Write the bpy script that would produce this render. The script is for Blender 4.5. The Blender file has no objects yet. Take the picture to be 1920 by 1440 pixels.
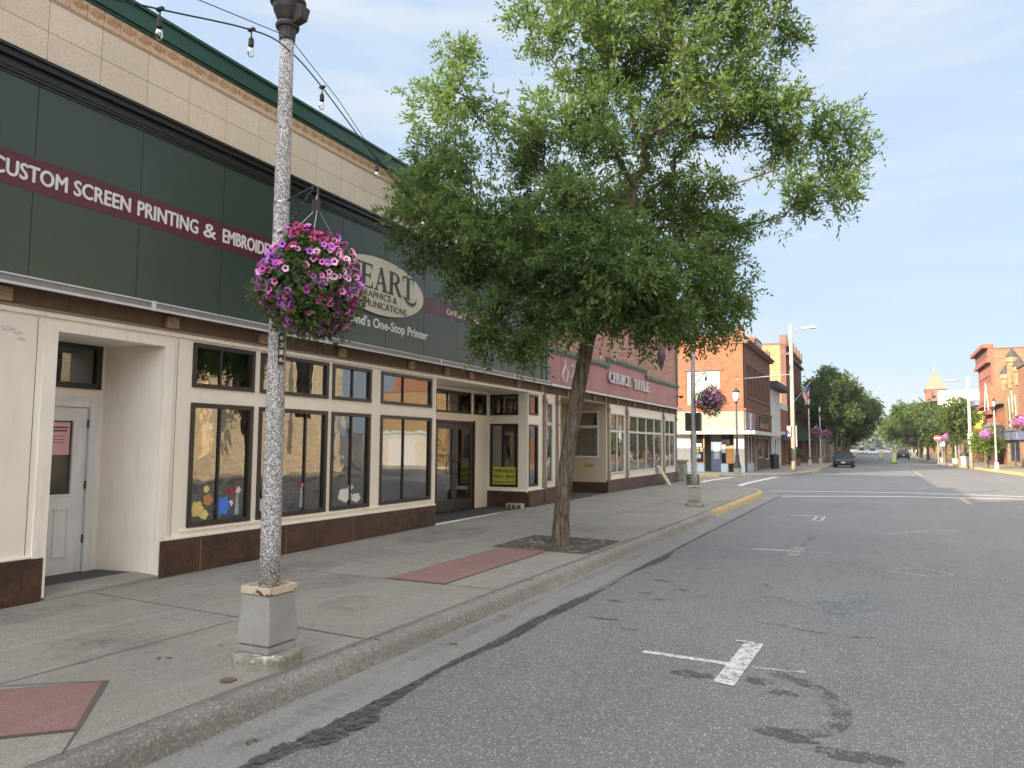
import bpy, math, random
import numpy as np
from math import sin, cos, pi, radians, sqrt, atan2, hypot
from mathutils import Vector, Matrix

random.seed(7)
SC = bpy.context.scene
COL = SC.collection

# ---------------------------------------------------------------- camera
H = 1.78
PITCH = math.atan(113.4 / 1387.0)
YAW = radians(26.15)
ROLL = .0067
fw = Vector((-sin(YAW) * cos(PITCH), cos(YAW) * cos(PITCH), sin(PITCH)))
rt0 = Vector((cos(YAW), sin(YAW), 0))
up0 = rt0.cross(fw)
rt = rt0 * cos(ROLL) + up0 * sin(ROLL)
up = -rt0 * sin(ROLL) + up0 * cos(ROLL)
cam = bpy.data.cameras.new('camera')
cam.sensor_width = 36.0
cam.lens = 1387.0 / 1920.0 * 36.0
cam.clip_start = .05
cam.clip_end = 6000
camo = bpy.data.objects.new('camera', cam)
COL.objects.link(camo)
mw = Matrix((rt, up, -fw)).transposed().to_4x4()
mw.translation = Vector((0, 0, H))
camo.matrix_world = mw
SC.camera = camo

# ---------------------------------------------------------------- light
SUN_EL = radians(17.0)
SUN_AZ = radians(28.0)          # shadows run this far to the right of the street direction
to_sun = Vector((-sin(SUN_AZ) * cos(SUN_EL), -cos(SUN_AZ) * cos(SUN_EL), sin(SUN_EL)))
sl = bpy.data.lights.new('sun', 'SUN')
sl.energy = 2.0
sl.angle = radians(.5)
sl.color = (1.0, .80, .58)
so = bpy.data.objects.new('sun', sl)
COL.objects.link(so)
so.rotation_euler = to_sun.to_track_quat('Z', 'Y').to_euler()

world = bpy.data.worlds.new('World')
SC.world = world
world.use_nodes = True
wn = world.node_tree
wn.nodes.clear()
wo = wn.nodes.new('ShaderNodeOutputWorld')
wb = wn.nodes.new('ShaderNodeBackground')
sky = wn.nodes.new('ShaderNodeTexSky')
sky.sky_type = 'NISHITA'
sky.sun_disc = False
sky.sun_elevation = SUN_EL
sky.sun_rotation = radians(180 + 28)
sky.altitude = 200
sky.air_density = 1.0
sky.dust_density = 1.2
sky.ozone_density = 2.5
wb.inputs['Strength'].default_value = .15
# thin cloud: streaky noise laid on the sky dome
tc = wn.nodes.new('ShaderNodeTexCoord')
mp = wn.nodes.new('ShaderNodeMapping')
mp.inputs['Scale'].default_value = (1.3, 1.3, 8.5)
mp.inputs['Rotation'].default_value = (.06, .03, 0)
nz = wn.nodes.new('ShaderNodeTexNoise')
nz.inputs['Scale'].default_value = 2.3
nz.inputs['Detail'].default_value = 7
nz.inputs['Roughness'].default_value = .58
cr = wn.nodes.new('ShaderNodeValToRGB')
cr.color_ramp.elements[0].position = .44
cr.color_ramp.elements[1].position = .66
cr.color_ramp.elements[1].color = (.68, .68, .68, 1)
mx = wn.nodes.new('ShaderNodeMix')
mx.data_type = 'RGBA'
hs = wn.nodes.new('ShaderNodeMix')
hs.data_type = 'RGBA'
hs.inputs[0].default_value = .965
hs.inputs[7].default_value = (.555, .705, .895, 1)
wn.links.new(tc.outputs['Generated'], mp.inputs['Vector'])
wn.links.new(mp.outputs['Vector'], nz.inputs['Vector'])
wn.links.new(nz.outputs['Fac'], cr.inputs['Fac'])
wn.links.new(sky.outputs['Color'], hs.inputs[6])
# wide pale glow added behind the viewer, round the sun, to fill shade
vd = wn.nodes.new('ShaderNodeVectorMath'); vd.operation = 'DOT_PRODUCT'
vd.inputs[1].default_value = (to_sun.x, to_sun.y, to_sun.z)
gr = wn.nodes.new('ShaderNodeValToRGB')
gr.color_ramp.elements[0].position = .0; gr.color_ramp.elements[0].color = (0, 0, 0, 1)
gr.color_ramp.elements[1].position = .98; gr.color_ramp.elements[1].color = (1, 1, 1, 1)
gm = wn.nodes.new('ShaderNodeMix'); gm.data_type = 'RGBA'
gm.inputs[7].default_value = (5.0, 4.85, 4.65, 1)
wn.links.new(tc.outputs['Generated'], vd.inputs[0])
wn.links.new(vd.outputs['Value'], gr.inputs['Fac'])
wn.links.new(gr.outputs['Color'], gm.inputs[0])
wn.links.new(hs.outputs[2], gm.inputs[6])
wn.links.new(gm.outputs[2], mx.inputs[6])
mx.inputs[7].default_value = (.84, .90, .965, 1)
wn.links.new(cr.outputs['Color'], mx.inputs[0])
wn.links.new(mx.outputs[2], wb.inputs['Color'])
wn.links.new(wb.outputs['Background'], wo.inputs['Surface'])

SC.view_settings.view_transform = 'Standard'
SC.view_settings.look = 'None'
SC.view_settings.gamma = 1
SC.view_settings.exposure = 2.7
SC.render.engine = 'CYCLES'
SC.cycles.max_bounces = 7
SC.cycles.transparent_max_bounces = 16
SC.cycles.caustics_reflective = False
SC.cycles.caustics_refractive = False

# ---------------------------------------------------------------- materials
class NT:
    def __init__(s, name):
        s.m = bpy.data.materials.new(name)
        s.m.use_nodes = True
        s.t = s.m.node_tree
        s.b = s.t.nodes['Principled BSDF']
        s.out = s.t.nodes['Material Output']
        s.tc = s.t.nodes.new('ShaderNodeTexCoord')
        s.obj = s.tc.outputs['Object']
    def put(s, sock, v):
        if hasattr(v, 'is_output') or isinstance(v, bpy.types.NodeSocket):
            s.t.links.new(v, sock)
        elif isinstance(v, (tuple, list)) and len(v) == 3 and sock.type == 'RGBA':
            sock.default_value = (*v, 1)
        else:
            sock.default_value = v
    def n(s, typ, out=0, props=None, **kw):
        nd = s.t.nodes.new(typ)
        for k, v in (props or {}).items():
            setattr(nd, k, v)
        for k, v in kw.items():
            key = int(k[1:]) if k[0] == 'i' and k[1:].isdigit() else k.replace('_', ' ')
            s.put(nd.inputs[key], v)
        return nd.outputs[out]
    def noise(s, scale, detail=4, rough=.55, dist=0, vec=None, out=0):
        return s.n('ShaderNodeTexNoise', out, Scale=scale, Detail=detail, Roughness=rough, Distortion=dist, Vector=vec or s.obj)
    def voro(s, scale, out=0, vec=None, feature='F1'):
        return s.n('ShaderNodeTexVoronoi', out, {'feature': feature}, Scale=scale, Vector=vec or s.obj)
    def ramp(s, fac, a, b, ca=(0, 0, 0), cb=(1, 1, 1)):
        nd = s.t.nodes.new('ShaderNodeValToRGB')
        nd.color_ramp.elements[0].position = a
        nd.color_ramp.elements[1].position = b
        nd.color_ramp.elements[0].color = (*ca, 1)
        nd.color_ramp.elements[1].color = (*cb, 1)
        s.t.links.new(fac, nd.inputs['Fac'])
        return nd.outputs['Color']
    def mix(s, fac, a, b, blend='MIX'):
        nd = s.t.nodes.new('ShaderNodeMix')
        nd.data_type = 'RGBA'
        nd.blend_type = blend
        s.put(nd.inputs[0], fac); s.put(nd.inputs[6], a); s.put(nd.inputs[7], b)
        return nd.outputs[2]
    def math(s, op, a, b=0.0, c=0.0):
        nd = s.t.nodes.new('ShaderNodeMath')
        nd.operation = op
        s.put(nd.inputs[0], a); s.put(nd.inputs[1], b); s.put(nd.inputs[2], c)
        return nd.outputs[0]
    def scale(s, sx, sy, sz, rot=(0, 0, 0)):
        return s.n('ShaderNodeMapping', 0, Vector=s.obj, Scale=(sx, sy, sz), Rotation=rot)
    def bump(s, h, strength=.3, dist=.01, normal=None):
        nd = s.t.nodes.new('ShaderNodeBump')
        nd.inputs['Strength'].default_value = strength
        nd.inputs['Distance'].default_value = dist
        s.t.links.new(h, nd.inputs['Height'])
        if normal is not None: s.t.links.new(normal, nd.inputs['Normal'])
        s.t.links.new(nd.outputs[0], s.b.inputs['Normal'])
        return nd.outputs[0]
    def done(s, col=None, rough=.8, metal=0, spec=.5):
        if col is not None: s.put(s.b.inputs['Base Color'], col)
        s.put(s.b.inputs['Roughness'], rough)
        s.put(s.b.inputs['Metallic'], metal)
        s.put(s.b.inputs['Specular IOR Level'], spec)
        return s.m

def paint(name, col, rough=.5, dirt=.25, dirtcol=(.10, .085, .065), scale=2.5, bumpk=.06, metal=0, streak=True):
    """painted or weathered solid: large soft variation, streaky grime, fine bump"""
    t = NT(name)
    big = t.noise(scale, 5, .6)
    v = t.mix(t.ramp(big, .35, .7), col, tuple(c * .91 for c in col))
    vec = t.scale(7, 7, .8) if streak else t.obj
    g = t.ramp(t.noise(1.6, 7, .68, .3, vec), .50, .82)
    v = t.mix(t.math('MULTIPLY', g, dirt), v, dirtcol)
    t.bump(t.noise(60, 3), bumpk, .004)
    return t.done(v, t.math('MULTIPLY_ADD', big, .25, rough - .1), metal)

def speckle(name, cols, scale, rough=.85, dirt=.2, bumpk=.3, island=0):
    """stone-like: base with cellular specks"""
    t = NT(name)
    a, b, c = cols
    vo = t.voro(scale, 1)
    r = t.n('ShaderNodeSeparateColor', 0, i0=vo)
    v = t.mix(t.ramp(r, .33, .36), a, b)
    r2 = t.n('ShaderNodeSeparateColor', 1, i0=vo)
    v = t.mix(t.ramp(r2, .80, .83), v, c)
    big = t.noise(1.5, 6, .62)
    v = t.mix(t.math('MULTIPLY', t.ramp(big, .4, .75), dirt), v, tuple(x * .35 for x in a))
    if island:
        g = t.n('ShaderNodeNewGeometry', 8)
        v = t.mix(t.math('MULTIPLY', g, island), v, tuple(x * .55 for x in a))
    t.bump(t.voro(scale), bumpk, .004)
    return t.done(v, rough)

def brick(name, c1, c2, mortar, bw=.21, bh=.07, grime=.3, warm=None, ms=.012):
    t = NT(name)
    sep = t.t.nodes.new('ShaderNodeSeparateXYZ')
    t.t.links.new(t.obj, sep.inputs[0])
    u = t.math('ADD', sep.outputs[0], sep.outputs[1])
    vec = t.n('ShaderNodeCombineXYZ', 0, i0=u, i1=sep.outputs[2], i2=0.0)
    nd = t.t.nodes.new('ShaderNodeTexBrick')
    t.t.links.new(vec, nd.inputs['Vector'])
    nd.inputs['Color1'].default_value = (*c1, 1)
    nd.inputs['Color2'].default_value = (*c2, 1)
    nd.inputs['Mortar'].default_value = (*mortar, 1)
    nd.inputs['Scale'].default_value = 1
    nd.inputs['Brick Width'].default_value = bw
    nd.inputs['Row Height'].default_value = bh
    nd.inputs['Mortar Size'].default_value = ms
    nd.inputs['Bias'].default_value = -.1
    v = nd.outputs['Color']
    g = t.ramp(t.noise(.9, 7, .7, .4), .42, .75)
    v = t.mix(t.math('MULTIPLY', g, grime), v, tuple(c * .4 for c in c1))
    vs = t.n('ShaderNodeCombineXYZ', 0, i0=t.math('MULTIPLY', u, 1.3), i1=t.math('MULTIPLY', sep.outputs[2], 9.0), i2=0.0)
    hs_ = t.ramp(t.noise(1.0, 5, .7, .3, vs), .46, .62)
    v = t.mix(t.math('MULTIPLY', hs_, .55), v, tuple(c * .45 for c in c1))
    g2 = t.ramp(t.noise(4.5, 4, .7), .45, .7)
    v = t.mix(t.math('MULTIPLY', g2, .35), v, warm or tuple(min(1, c * 1.35) for c in c2))
    t.bump(nd.outputs['Fac'], -.5, .01)
    return t.done(v, .9)

def glass(name, tint=(.86, .9, .9), wav=.02, ior=1.9, wscale=1.6):
    t = NT(name)
    t.t.nodes.remove(t.b)
    h = t.noise(wscale, 2, .4, .6)
    bp = t.t.nodes.new('ShaderNodeBump')
    bp.inputs['Strength'].default_value = 1.0
    bp.inputs['Distance'].default_value = wav
    t.t.links.new(h, bp.inputs['Height'])
    fr = t.t.nodes.new('ShaderNodeFresnel'); fr.inputs['IOR'].default_value = ior
    gl = t.t.nodes.new('ShaderNodeBsdfGlossy'); gl.inputs['Roughness'].default_value = 0.0
    gl.inputs['Color'].default_value = (.95, .95, .95, 1)
    t.t.links.new(bp.outputs[0], gl.inputs['Normal'])
    tr = t.t.nodes.new('ShaderNodeBsdfTransparent'); tr.inputs['Color'].default_value = (*tint, 1)
    mxs = t.t.nodes.new('ShaderNodeMixShader')
    t.t.links.new(fr.outputs[0], mxs.inputs[0])
    t.t.links.new(tr.outputs[0], mxs.inputs[1])
    t.t.links.new(gl.outputs[0], mxs.inputs[2])
    t.t.links.new(mxs.outputs[0], t.out.inputs['Surface'])
    return t.m

MT = {}
def asphalt():
    t = NT('asphalt')
    big = t.noise(.35, 6, .62)
    v = t.mix(t.ramp(big, .35, .7), (.155, .156, .158), (.20, .20, .20))
    blotch = t.ramp(t.noise(1.1, 7, .7, .8), .50, .72)
    v = t.mix(t.math('MULTIPLY', blotch, .28), v, (.115, .114, .112))
    lane = t.ramp(t.noise(1.0, 4, .6, 0, t.scale(.9, .05, 1)), .45, .7)
    v = t.mix(t.math('MULTIPLY', lane, .35), v, (.215, .215, .215))
    vo = t.voro(95, 1)
    r = t.n('ShaderNodeSeparateColor', 0, i0=vo)
    v = t.mix(t.ramp(r, .88, .92), v, (.30, .30, .30))
    r2 = t.n('ShaderNodeSeparateColor', 1, i0=vo)
    v = t.mix(t.math('MULTIPLY', t.ramp(r2, .72, .78), .5), v, (.07, .07, .07))
    vo3 = t.voro(52, 1)
    r3 = t.n('ShaderNodeSeparateColor', 0, i0=vo3)
    d3 = t.math('LESS_THAN', t.voro(52), .28)
    v = t.mix(t.math('MULTIPLY', t.math('GREATER_THAN', r3, .72), d3), v, (.50, .50, .49))
    # fine cracks
    cd = t.n('ShaderNodeTexVoronoi', 0, {'feature': 'DISTANCE_TO_EDGE'}, Scale=.42,
             Vector=t.mix(.24, t.obj, t.noise(1.3, 6, .7, out=1)))
    cmask = t.math('MULTIPLY', t.math('LESS_THAN', cd, .002), t.ramp(t.noise(.5, 3), .47, .56))
    v = t.mix(t.math('MULTIPLY', cmask, .35), v, (.06, .06, .06))
    t.bump(t.math('ADD', t.voro(95), t.noise(220, 2)), .55, .006)
    return t.done(v, .72, 0, .6)
MT['asphalt'] = asphalt()

def concrete(name, c1, c2, c3, streak=(9, .7, 1), rot=0.35, rough=.88, pit=.3, stain=.5, agg=.28):
    t = NT(name)
    v = t.mix(t.ramp(t.noise(.55, 7, .66), .35, .68), c1, c2)
    br = t.noise(1.2, 5, .6, .2, t.scale(*streak, rot=(0, 0, rot)))
    v = t.mix(t.math('MULTIPLY', t.ramp(br, .5, .75), .45), v, c3)
    sp = t.ramp(t.noise(2.7, 8, .75, .5), .54, .70)
    v = t.mix(t.math('MULTIPLY', sp, stain), v, tuple(x * .5 for x in c1))
    sp2 = t.ramp(t.noise(11, 6, .7), .62, .72)
    v = t.mix(t.math('MULTIPLY', sp2, .30), v, tuple(min(1, x * 1.6) for x in c1))
    dots = t.math('MULTIPLY', t.math('LESS_THAN', t.voro(3.1), .035), .75)
    v = t.mix(dots, v, (.07, .065, .06))
    av = t.voro(85, 1)
    ar = t.n('ShaderNodeSeparateColor', 0, i0=av); ag = t.n('ShaderNodeSeparateColor', 1, i0=av)
    v = t.mix(t.math('MULTIPLY', t.ramp(ar, .78, .86), agg), v, tuple(min(1, x * 1.75) for x in c1))
    v = t.mix(t.math('MULTIPLY', t.ramp(ag, .72, .80), agg), v, tuple(x * .42 for x in c1))
    fine = t.noise(110, 4, .75)
    v = t.mix(t.math('MULTIPLY', t.ramp(fine, .42, .62), .42), v, tuple(x * .55 for x in c1))
    v = t.mix(t.math('MULTIPLY', t.ramp(t.noise(75, 3, .7), .58, .66), .35), v, tuple(min(1, x * 1.5) for x in c1))
    wear = t.ramp(t.noise(.9, 9, .78, .3), .48, .62)
    v = t.mix(t.math('MULTIPLY', wear, .42), v, tuple(x * .66 for x in c1))
    t.bump(t.math('ADD', fine, t.noise(24, 4)), pit, .006)
    return t.done(v, rough, 0, .35)
MT['sidewalk'] = concrete('sidewalk_concrete', (.345, .318, .28), (.26, .24, .212), (.46, .43, .39), stain=.42)
MT['sidewalk_near'] = MT['sidewalk']
MT['red_concrete'] = concrete('red_concrete', (.315, .185, .175), (.26, .155, .145), (.37, .25, .235), stain=.3)
MT['curb'] = concrete('curb_concrete', (.36, .345, .315), (.25, .23, .20), (.55, .53, .49), (3, .6, 3), 0, .92, 1.8, .8, .5)
MT['gutter'] = concrete('gutter_concrete', (.285, .28, .27), (.23, .225, .215), (.35, .345, .33), (.8, 6, 1), 0, .9, .5, .35)
MT['curb_yellow'] = paint('yellow_curb_paint', (.50, .39, .18), .7, .6, (.22, .17, .10), 4, .3, streak=False)
MT['far_concrete'] = concrete('far_concrete', (.36, .32, .27), (.29, .26, .22), (.42, .38, .33), stain=.2)
MT['tar'] = worn_late = None
MT['chalk'] = worn_dummy = None
MT['joint'] = NT('joint_dirt').done((.115, .10, .08), .95)

def worn(name, col, cov=.5, sc=14, soft=.03, amax=1.0):
    t = NT(name)
    nb = t.math('ADD', t.math('MULTIPLY', t.noise(sc, 8, .75), .6), t.math('MULTIPLY', t.noise(sc * 6, 3, .7), .4))
    t.put(t.b.inputs['Alpha'], t.math('MULTIPLY', t.ramp(nb, cov - .015, cov + soft), amax))
    v = t.mix(t.ramp(t.noise(5, 5), .4, .7), col, tuple(c * .8 for c in col))
    return t.done(v, .7)
MT['tar'] = worn('ragged_tar_sealant', (.075, .077, .08), .48, 18)
MT['chalk'] = worn('chalky_bloom', (.50, .48, .45), .46, 3, .2, .5)
MT['grime'] = worn('dark_floor_grime', (.17, .155, .135), .46, 2.5, .25, .4)
MT['white_mark'] = worn('worn_white_road_paint', (.66, .66, .65), .455)
MT['white_faint'] = worn('faded_white_road_paint', (.50, .50, .49), .50, 9)
MT['white_crisp'] = worn('white_road_paint', (.70, .70, .69), .30)
MT['yellow_mark'] = worn('worn_yellow_road_paint', (.46, .36, .17), .40)
MT['tar_patch'] = worn('worn_tar_patch', (.095, .095, .097), .49, 12)
MT['tar_thin'] = worn('thin_tar_smear', (.115, .118, .122), .51, 8)
MT['spill'] = worn('pale_spill', (.24, .26, .30), .50, 5)

MT['cream'] = paint('cream_painted_panel', (.92, .87, .76), .42, .14, (.30, .25, .18), 1.2)
MT['cream_trim'] = paint('cream_trim', (.93, .90, .81), .45, .30, (.25, .20, .15), 2)
MT['cream_worn'] = paint('cream_recess_panel', (.90, .86, .77), .5, .18, (.28, .22, .16), 1.4)
MT['door_white'] = paint('weathered_white_door_paint', (.80, .81, .82), .45, .35, (.25, .2, .15), 3)
MT['green'] = paint('dark_green_sign_panel', (.040, .066, .052), .33, .10, (.09, .10, .08), .7, .02)
MT['green_far'] = MT['green']
MT['maroon'] = paint('maroon_band', (.105, .018, .036), .4, .08, (.05, .02, .03), 2, .02)
MT['white_letter'] = paint('white_letter_vinyl', (.78, .77, .74), .5, .1, (.4, .38, .34), 6, .02)
MT['black_letter'] = paint('black_letter_vinyl', (.02, .02, .02), .4, .05)
MT['oval_cream'] = paint('cream_oval_sign_face', (.72, .67, .52), .45, .15, (.4, .33, .2), 2, .02)
MT['dark_trim'] = paint('dark_bronze_frame', (.030, .026, .024), .38, .3, (.10, .085, .07), 6, .04)
MT['black_trim'] = paint('black_molding', (.012, .014, .013), .4, .2, (.05, .045, .04), 4, .03)
MT['green_cornice'] = paint('green_metal_cornice', (.018, .075, .048), .35, .1, (.04, .06, .05), 2, .03)
MT['gutter_metal'] = paint('white_metal_gutter', (.66, .66, .66), .4, .25, (.30, .28, .25), 3, .03, streak=False)
MT['gutter_under'] = paint('grey_metal_fascia', (.25, .25, .25), .5, .35, (.10, .09, .08), 3)
MT['beam'] = paint('stained_wood_beam', (.145, .095, .062), .7, .75, (.035, .028, .022), 2, .25)
MT['beam_tan'] = paint('tan_wood_strip', (.30, .235, .17), .7, .4, (.10, .08, .06), 3, .2)
MT['box_rust'] = paint('rusty_light_box', (.36, .27, .16), .6, .75, (.17, .07, .03), 14, .3, streak=False)
MT['tile'] = speckle('beige_terracotta_tile', ((.74, .62, .47), (.79, .67, .52), (.66, .55, .41)), 90, .55, .12, .08, .16)
MT['frieze'] = paint('terracotta_frieze', (.70, .50, .33), .6, .3, (.25, .14, .08), 3, .1)
MT['frieze_edge'] = paint('terracotta_strip', (.70, .55, .40), .6, .2, (.3, .2, .13), 3, .05)
MT['backing'] = NT('dark_backing').done((.02, .018, .015), .9)
def granite(name='brown_granite'):
    t = NT(name)
    v = t.mix(t.ramp(t.noise(2.6, 8, .72, 1.8), .42, .66), (.018, .011, .010), (.135, .058, .038))
    v = t.mix(t.math('MULTIPLY', t.ramp(t.noise(14, 6, .75, .8), .5, .7), .6), v, (.02, .013, .012))
    gi = t.n('ShaderNodeNewGeometry', 8)
    v = t.mix(t.math('MULTIPLY', gi, .4), v, (.10, .055, .045))
    dust = t.ramp(t.noise(3, 7, .75, .2, t.scale(4, 4, 1)), .5, .8)
    v = t.mix(t.math('MULTIPLY', dust, .12), v, (.24, .18, .15))
    return t.done(v, .30, 0, .5)
MT['granite'] = granite()
MT['glass'] = glass('window_glass', (.86, .88, .88), .0016, 2.8, 1.6)
MT['glass_wavy'] = glass('old_window_glass', (.86, .88, .88), .0040, 2.8, 2.2)
MT['glass_flat'] = glass('plain_glass', (.9, .92, .92), .002, 1.6, 1)
t_ = NT('dark_window_glass'); MT['darkglass'] = t_.done(t_.mix(t_.ramp(t_.noise(.9, 3), .4, .6), (.012, .015, .02), (.04, .04, .04)), .12, 0, .45)
MT['interior'] = paint('interior_wall', (.20, .19, .18), .9, .2)
MT['interior_floor'] = paint('interior_floor', (.10, .09, .08), .8, .2)
MT['shelf_white'] = paint('display_ledge', (.62, .60, .56), .7, .2)
MT['mat_dark'] = paint('entry_mat', (.075, .075, .075), .9, .3, (.14, .13, .12), 5, .5, streak=False)
MT['maroon_frame'] = paint('dark_red_door_frame', (.10, .02, .02), .4, .2)
MT['bronze'] = paint('bronze_door_metal', (.05, .045, .04), .35, .2, (.1, .09, .08), 4, .02)
MT['steel'] = paint('galvanised_steel', (.42, .42, .43), .35, .2, (.15, .14, .13), 8, .05, .8, False)
MT['pink_paper'] = paint('pink_paper', (.80, .46, .48), .9, .03)
MT['yellow_sign'] = paint('yellow_green_sign', (.50, .52, .06), .5, .08)
MT['white_paper'] = paint('white_paper', (.72, .72, .70), .9, .05)
MT['brass'] = paint('brass_slot', (.62, .42, .12), .3, .1, metal=.7)
MT['pole_stone'] = speckle('exposed_aggregate_pole', ((.56, .56, .56), (.19, .19, .21), (.78, .78, .77)), 135, .6, .12, .5)
def pedestal():
    t = NT('grey_pedestal_metal')
    v = t.mix(t.ramp(t.noise(2, 5, .6), .35, .7), (.36, .37, .375), (.27, .265, .255))
    g = t.ramp(t.noise(3, 6, .7, .4, t.scale(6, 6, 1.2)), .55, .8)
    v = t.mix(t.math('MULTIPLY', g, .45), v, (.22, .17, .14))
    v = t.mix(t.math('MULTIPLY', t.math('LESS_THAN', t.voro(14), .06), .7), v, (.1, .09, .08))
    return t.done(v, .55)
MT['pedestal'] = pedestal()
def rustcream():
    t = NT('chipped_cream_cap_paint')
    r = t.ramp(t.noise(6.5, 5, .62, .4), .60, .62)
    v = t.mix(r, t.mix(t.ramp(t.noise(9, 4), .4, .7), (.62, .55, .42), (.52, .45, .33)), t.mix(t.noise(40, 3), (.09, .025, .012), (.16, .06, .03)))
    return t.done(v, .6)
MT['cap_cream'] = rustcream()
def mossy():
    t = NT('mossy_concrete')
    v = t.mix(t.ramp(t.noise(5, 7, .7), .40, .66), (.38, .365, .33), (.17, .175, .11))
    v = t.mix(t.ramp(t.noise(17, 4, .6), .60, .66), v, (.09, .09, .045))
    m2 = t.math('MULTIPLY', t.ramp(t.noise(4, 3), .60, .64), t.ramp(t.voro(70), .3, .5))
    v = t.mix(m2, v, (.6, .6, .6))
    t.bump(t.noise(40, 4), .6, .01)
    return t.done(v, .95)
MT['mossy'] = mossy()
MT['lamp_iron'] = paint('dark_lamp_iron', (.035, .033, .034), .45, .2, (.12, .10, .09), 8, .15)
t_ = NT('frosted_lamp_glass'); t_.b.inputs['Transmission Weight'].default_value = .35; MT['lamp_glass'] = t_.done((.82, .84, .84), .3)
MT['wire'] = paint('black_cable', (.02, .02, .02), .5, .1)
MT['bulb'] = glass('clear_bulb_glass', (.93, .95, .95), .0005, 1.5, 1)
MT['wood_pole'] = paint('pale_utility_pole', (.44, .39, .31), .7, .35, (.25, .2, .15), 3, .2)
MT['signal_dark'] = paint('dark_signal_housing', (.03, .032, .03), .5, .2)
MT['plate_metal'] = paint('aluminium_sign_back', (.32, .32, .31), .45, .2, metal=.3)
MT['mulch'] = concrete('tree_pit_soil', (.10, .085, .065), (.06, .05, .04), (.16, .14, .11), (3, 3, 1), 0, .98, 1, .5)
MT['pebble'] = speckle('pebbles', ((.20, .17, .13), (.10, .085, .07), (.42, .38, .33)), 9, .9, .2, .2, .9)

def bark(name='ash_bark'):
    t = NT(name)
    vec = t.scale(42, 42, 9)
    vec = t.scale(22, 22, 3.0)
    h = t.ramp(t.noise(1.0, 6, .62, .9, vec), .38, .60)
    n2 = t.noise(3, 6, .7, .5, vec)
    v = t.mix(h, (.07, .058, .045), (.25, .215, .17))
    v = t.mix(t.math('MULTIPLY', t.ramp(n2, .5, .72), .5), v, (.38, .34, .28))
    v = t.mix(t.math('MULTIPLY', t.ramp(t.noise(1.3, 3), .5, .7), .35), v, (.10, .11, .06))
    t.bump(t.math('ADD', h, n2), .9, .02)
    return t.done(v, .95, 0, .2)
MT['bark'] = bark()
def leaf(name, ca, cb, cc, trans=.45):
    t = NT(name)
    g = t.n('ShaderNodeNewGeometry', 8)
    big = t.ramp(t.noise(.8, 3), .35, .65)
    v = t.mix(g, ca, cb)
    v = t.mix(t.math('MULTIPLY', big, .5), v, cc)
    t.put(t.b.inputs['Base Color'], v)
    t.b.inputs['Roughness'].default_value = .5
    t.b.inputs['Specular IOR Level'].default_value = .35
    tl = t.t.nodes.new('ShaderNodeBsdfTranslucent')
    t.t.links.new(t.mix(.5, v, (.27, .37, .07)), tl.inputs['Color'])
    ms = t.t.nodes.new('ShaderNodeMixShader')
    ms.inputs[0].default_value = trans
    t.t.links.new(t.b.outputs[0], ms.inputs[1])
    t.t.links.new(tl.outputs[0], ms.inputs[2])
    t.t.links.new(ms.outputs[0], t.out.inputs['Surface'])
    return t.m
MT['leaf'] = leaf('ash_leaf', (.082, .148, .058), (.20, .31, .09), (.052, .10, .052), .5)
MT['leaf_dark'] = leaf('street_tree_leaf', (.065, .11, .045), (.11, .17, .055), (.05, .085, .04))
MT['leaf_mid'] = leaf('mid_green_leaf', (.085, .14, .045), (.14, .20, .06), (.06, .11, .04))
MT['leaf_lime'] = leaf('lime_leaf', (.15, .23, .04), (.22, .29, .05), (.11, .19, .04))
MT['petunia_leaf'] = leaf('petunia_leaf', (.07, .13, .03), (.12, .20, .05), (.04, .08, .025), .3)
def petal(name, c):
    t = NT(name)
    g = t.n('ShaderNodeNewGeometry', 8)
    v = t.mix(g, c, tuple(min(1, x * 1.35 + .02) for x in c))
    t.b.inputs['Roughness'].default_value = .6
    t.b.inputs['Subsurface Weight'].default_value = 0
    return t.done(v, .6, 0, .2)
MT['pet_pink'] = petal('pink_petal', (.78, .24, .55))
MT['pet_mag'] = petal('magenta_petal', (.58, .09, .38))
MT['pet_purple'] = petal('purple_petal', (.46, .15, .60))
MT['pet_red'] = petal('crimson_petal', (.36, .03, .12))
MT['pet_pale'] = petal('pale_pink_petal', (.82, .48, .62))
MT['pet_throat'] = petal('dark_petal_throat', (.12, .02, .10))

MT['brick_choice'] = brick('pinkish_brown_brick', (.46, .19, .135), (.54, .27, .19), (.42, .36, .30), .205, .068, .15)
MT['sign_pink'] = paint('faded_maroon_metal', (.38, .165, .17), .42, .25, (.42, .25, .24), .9, .02)
MT['green_trim2'] = paint('faded_green_trim', (.10, .17, .125), .5, .25, (.04, .05, .04), 3)
MT['silver_letter'] = paint('silver_white_letters', (.62, .60, .62), .35, .1, (.3, .3, .3), 4, .02)
MT['letter_side'] = paint('grey_letter_side', (.16, .15, .16), .4, .1)
MT['tan'] = paint('tan_painted_panel', (.50, .44, .33), .55, .15, (.3, .25, .18), 1.5)
MT['taupe'] = paint('taupe_pilaster', (.27, .215, .165), .5, .25, (.1, .08, .06), 3)
MT['win_white'] = paint('white_window_frame', (.66, .68, .70), .45, .1, (.4, .38, .35), 4, .02)
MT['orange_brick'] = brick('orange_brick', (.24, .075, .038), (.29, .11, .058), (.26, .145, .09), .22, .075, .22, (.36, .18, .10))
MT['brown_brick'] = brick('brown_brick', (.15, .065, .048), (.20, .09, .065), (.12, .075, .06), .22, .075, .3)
MT['yellow_brick'] = brick('yellow_brick', (.31, .21, .105), (.37, .26, .135), (.32, .235, .14), .22, .075, .25, (.50, .33, .14))
MT['stone_brown'] = brick('brownstone_block', (.30, .20, .105), (.37, .25, .14), (.24, .15, .09), .6, .3, .2, None, .02)
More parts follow.
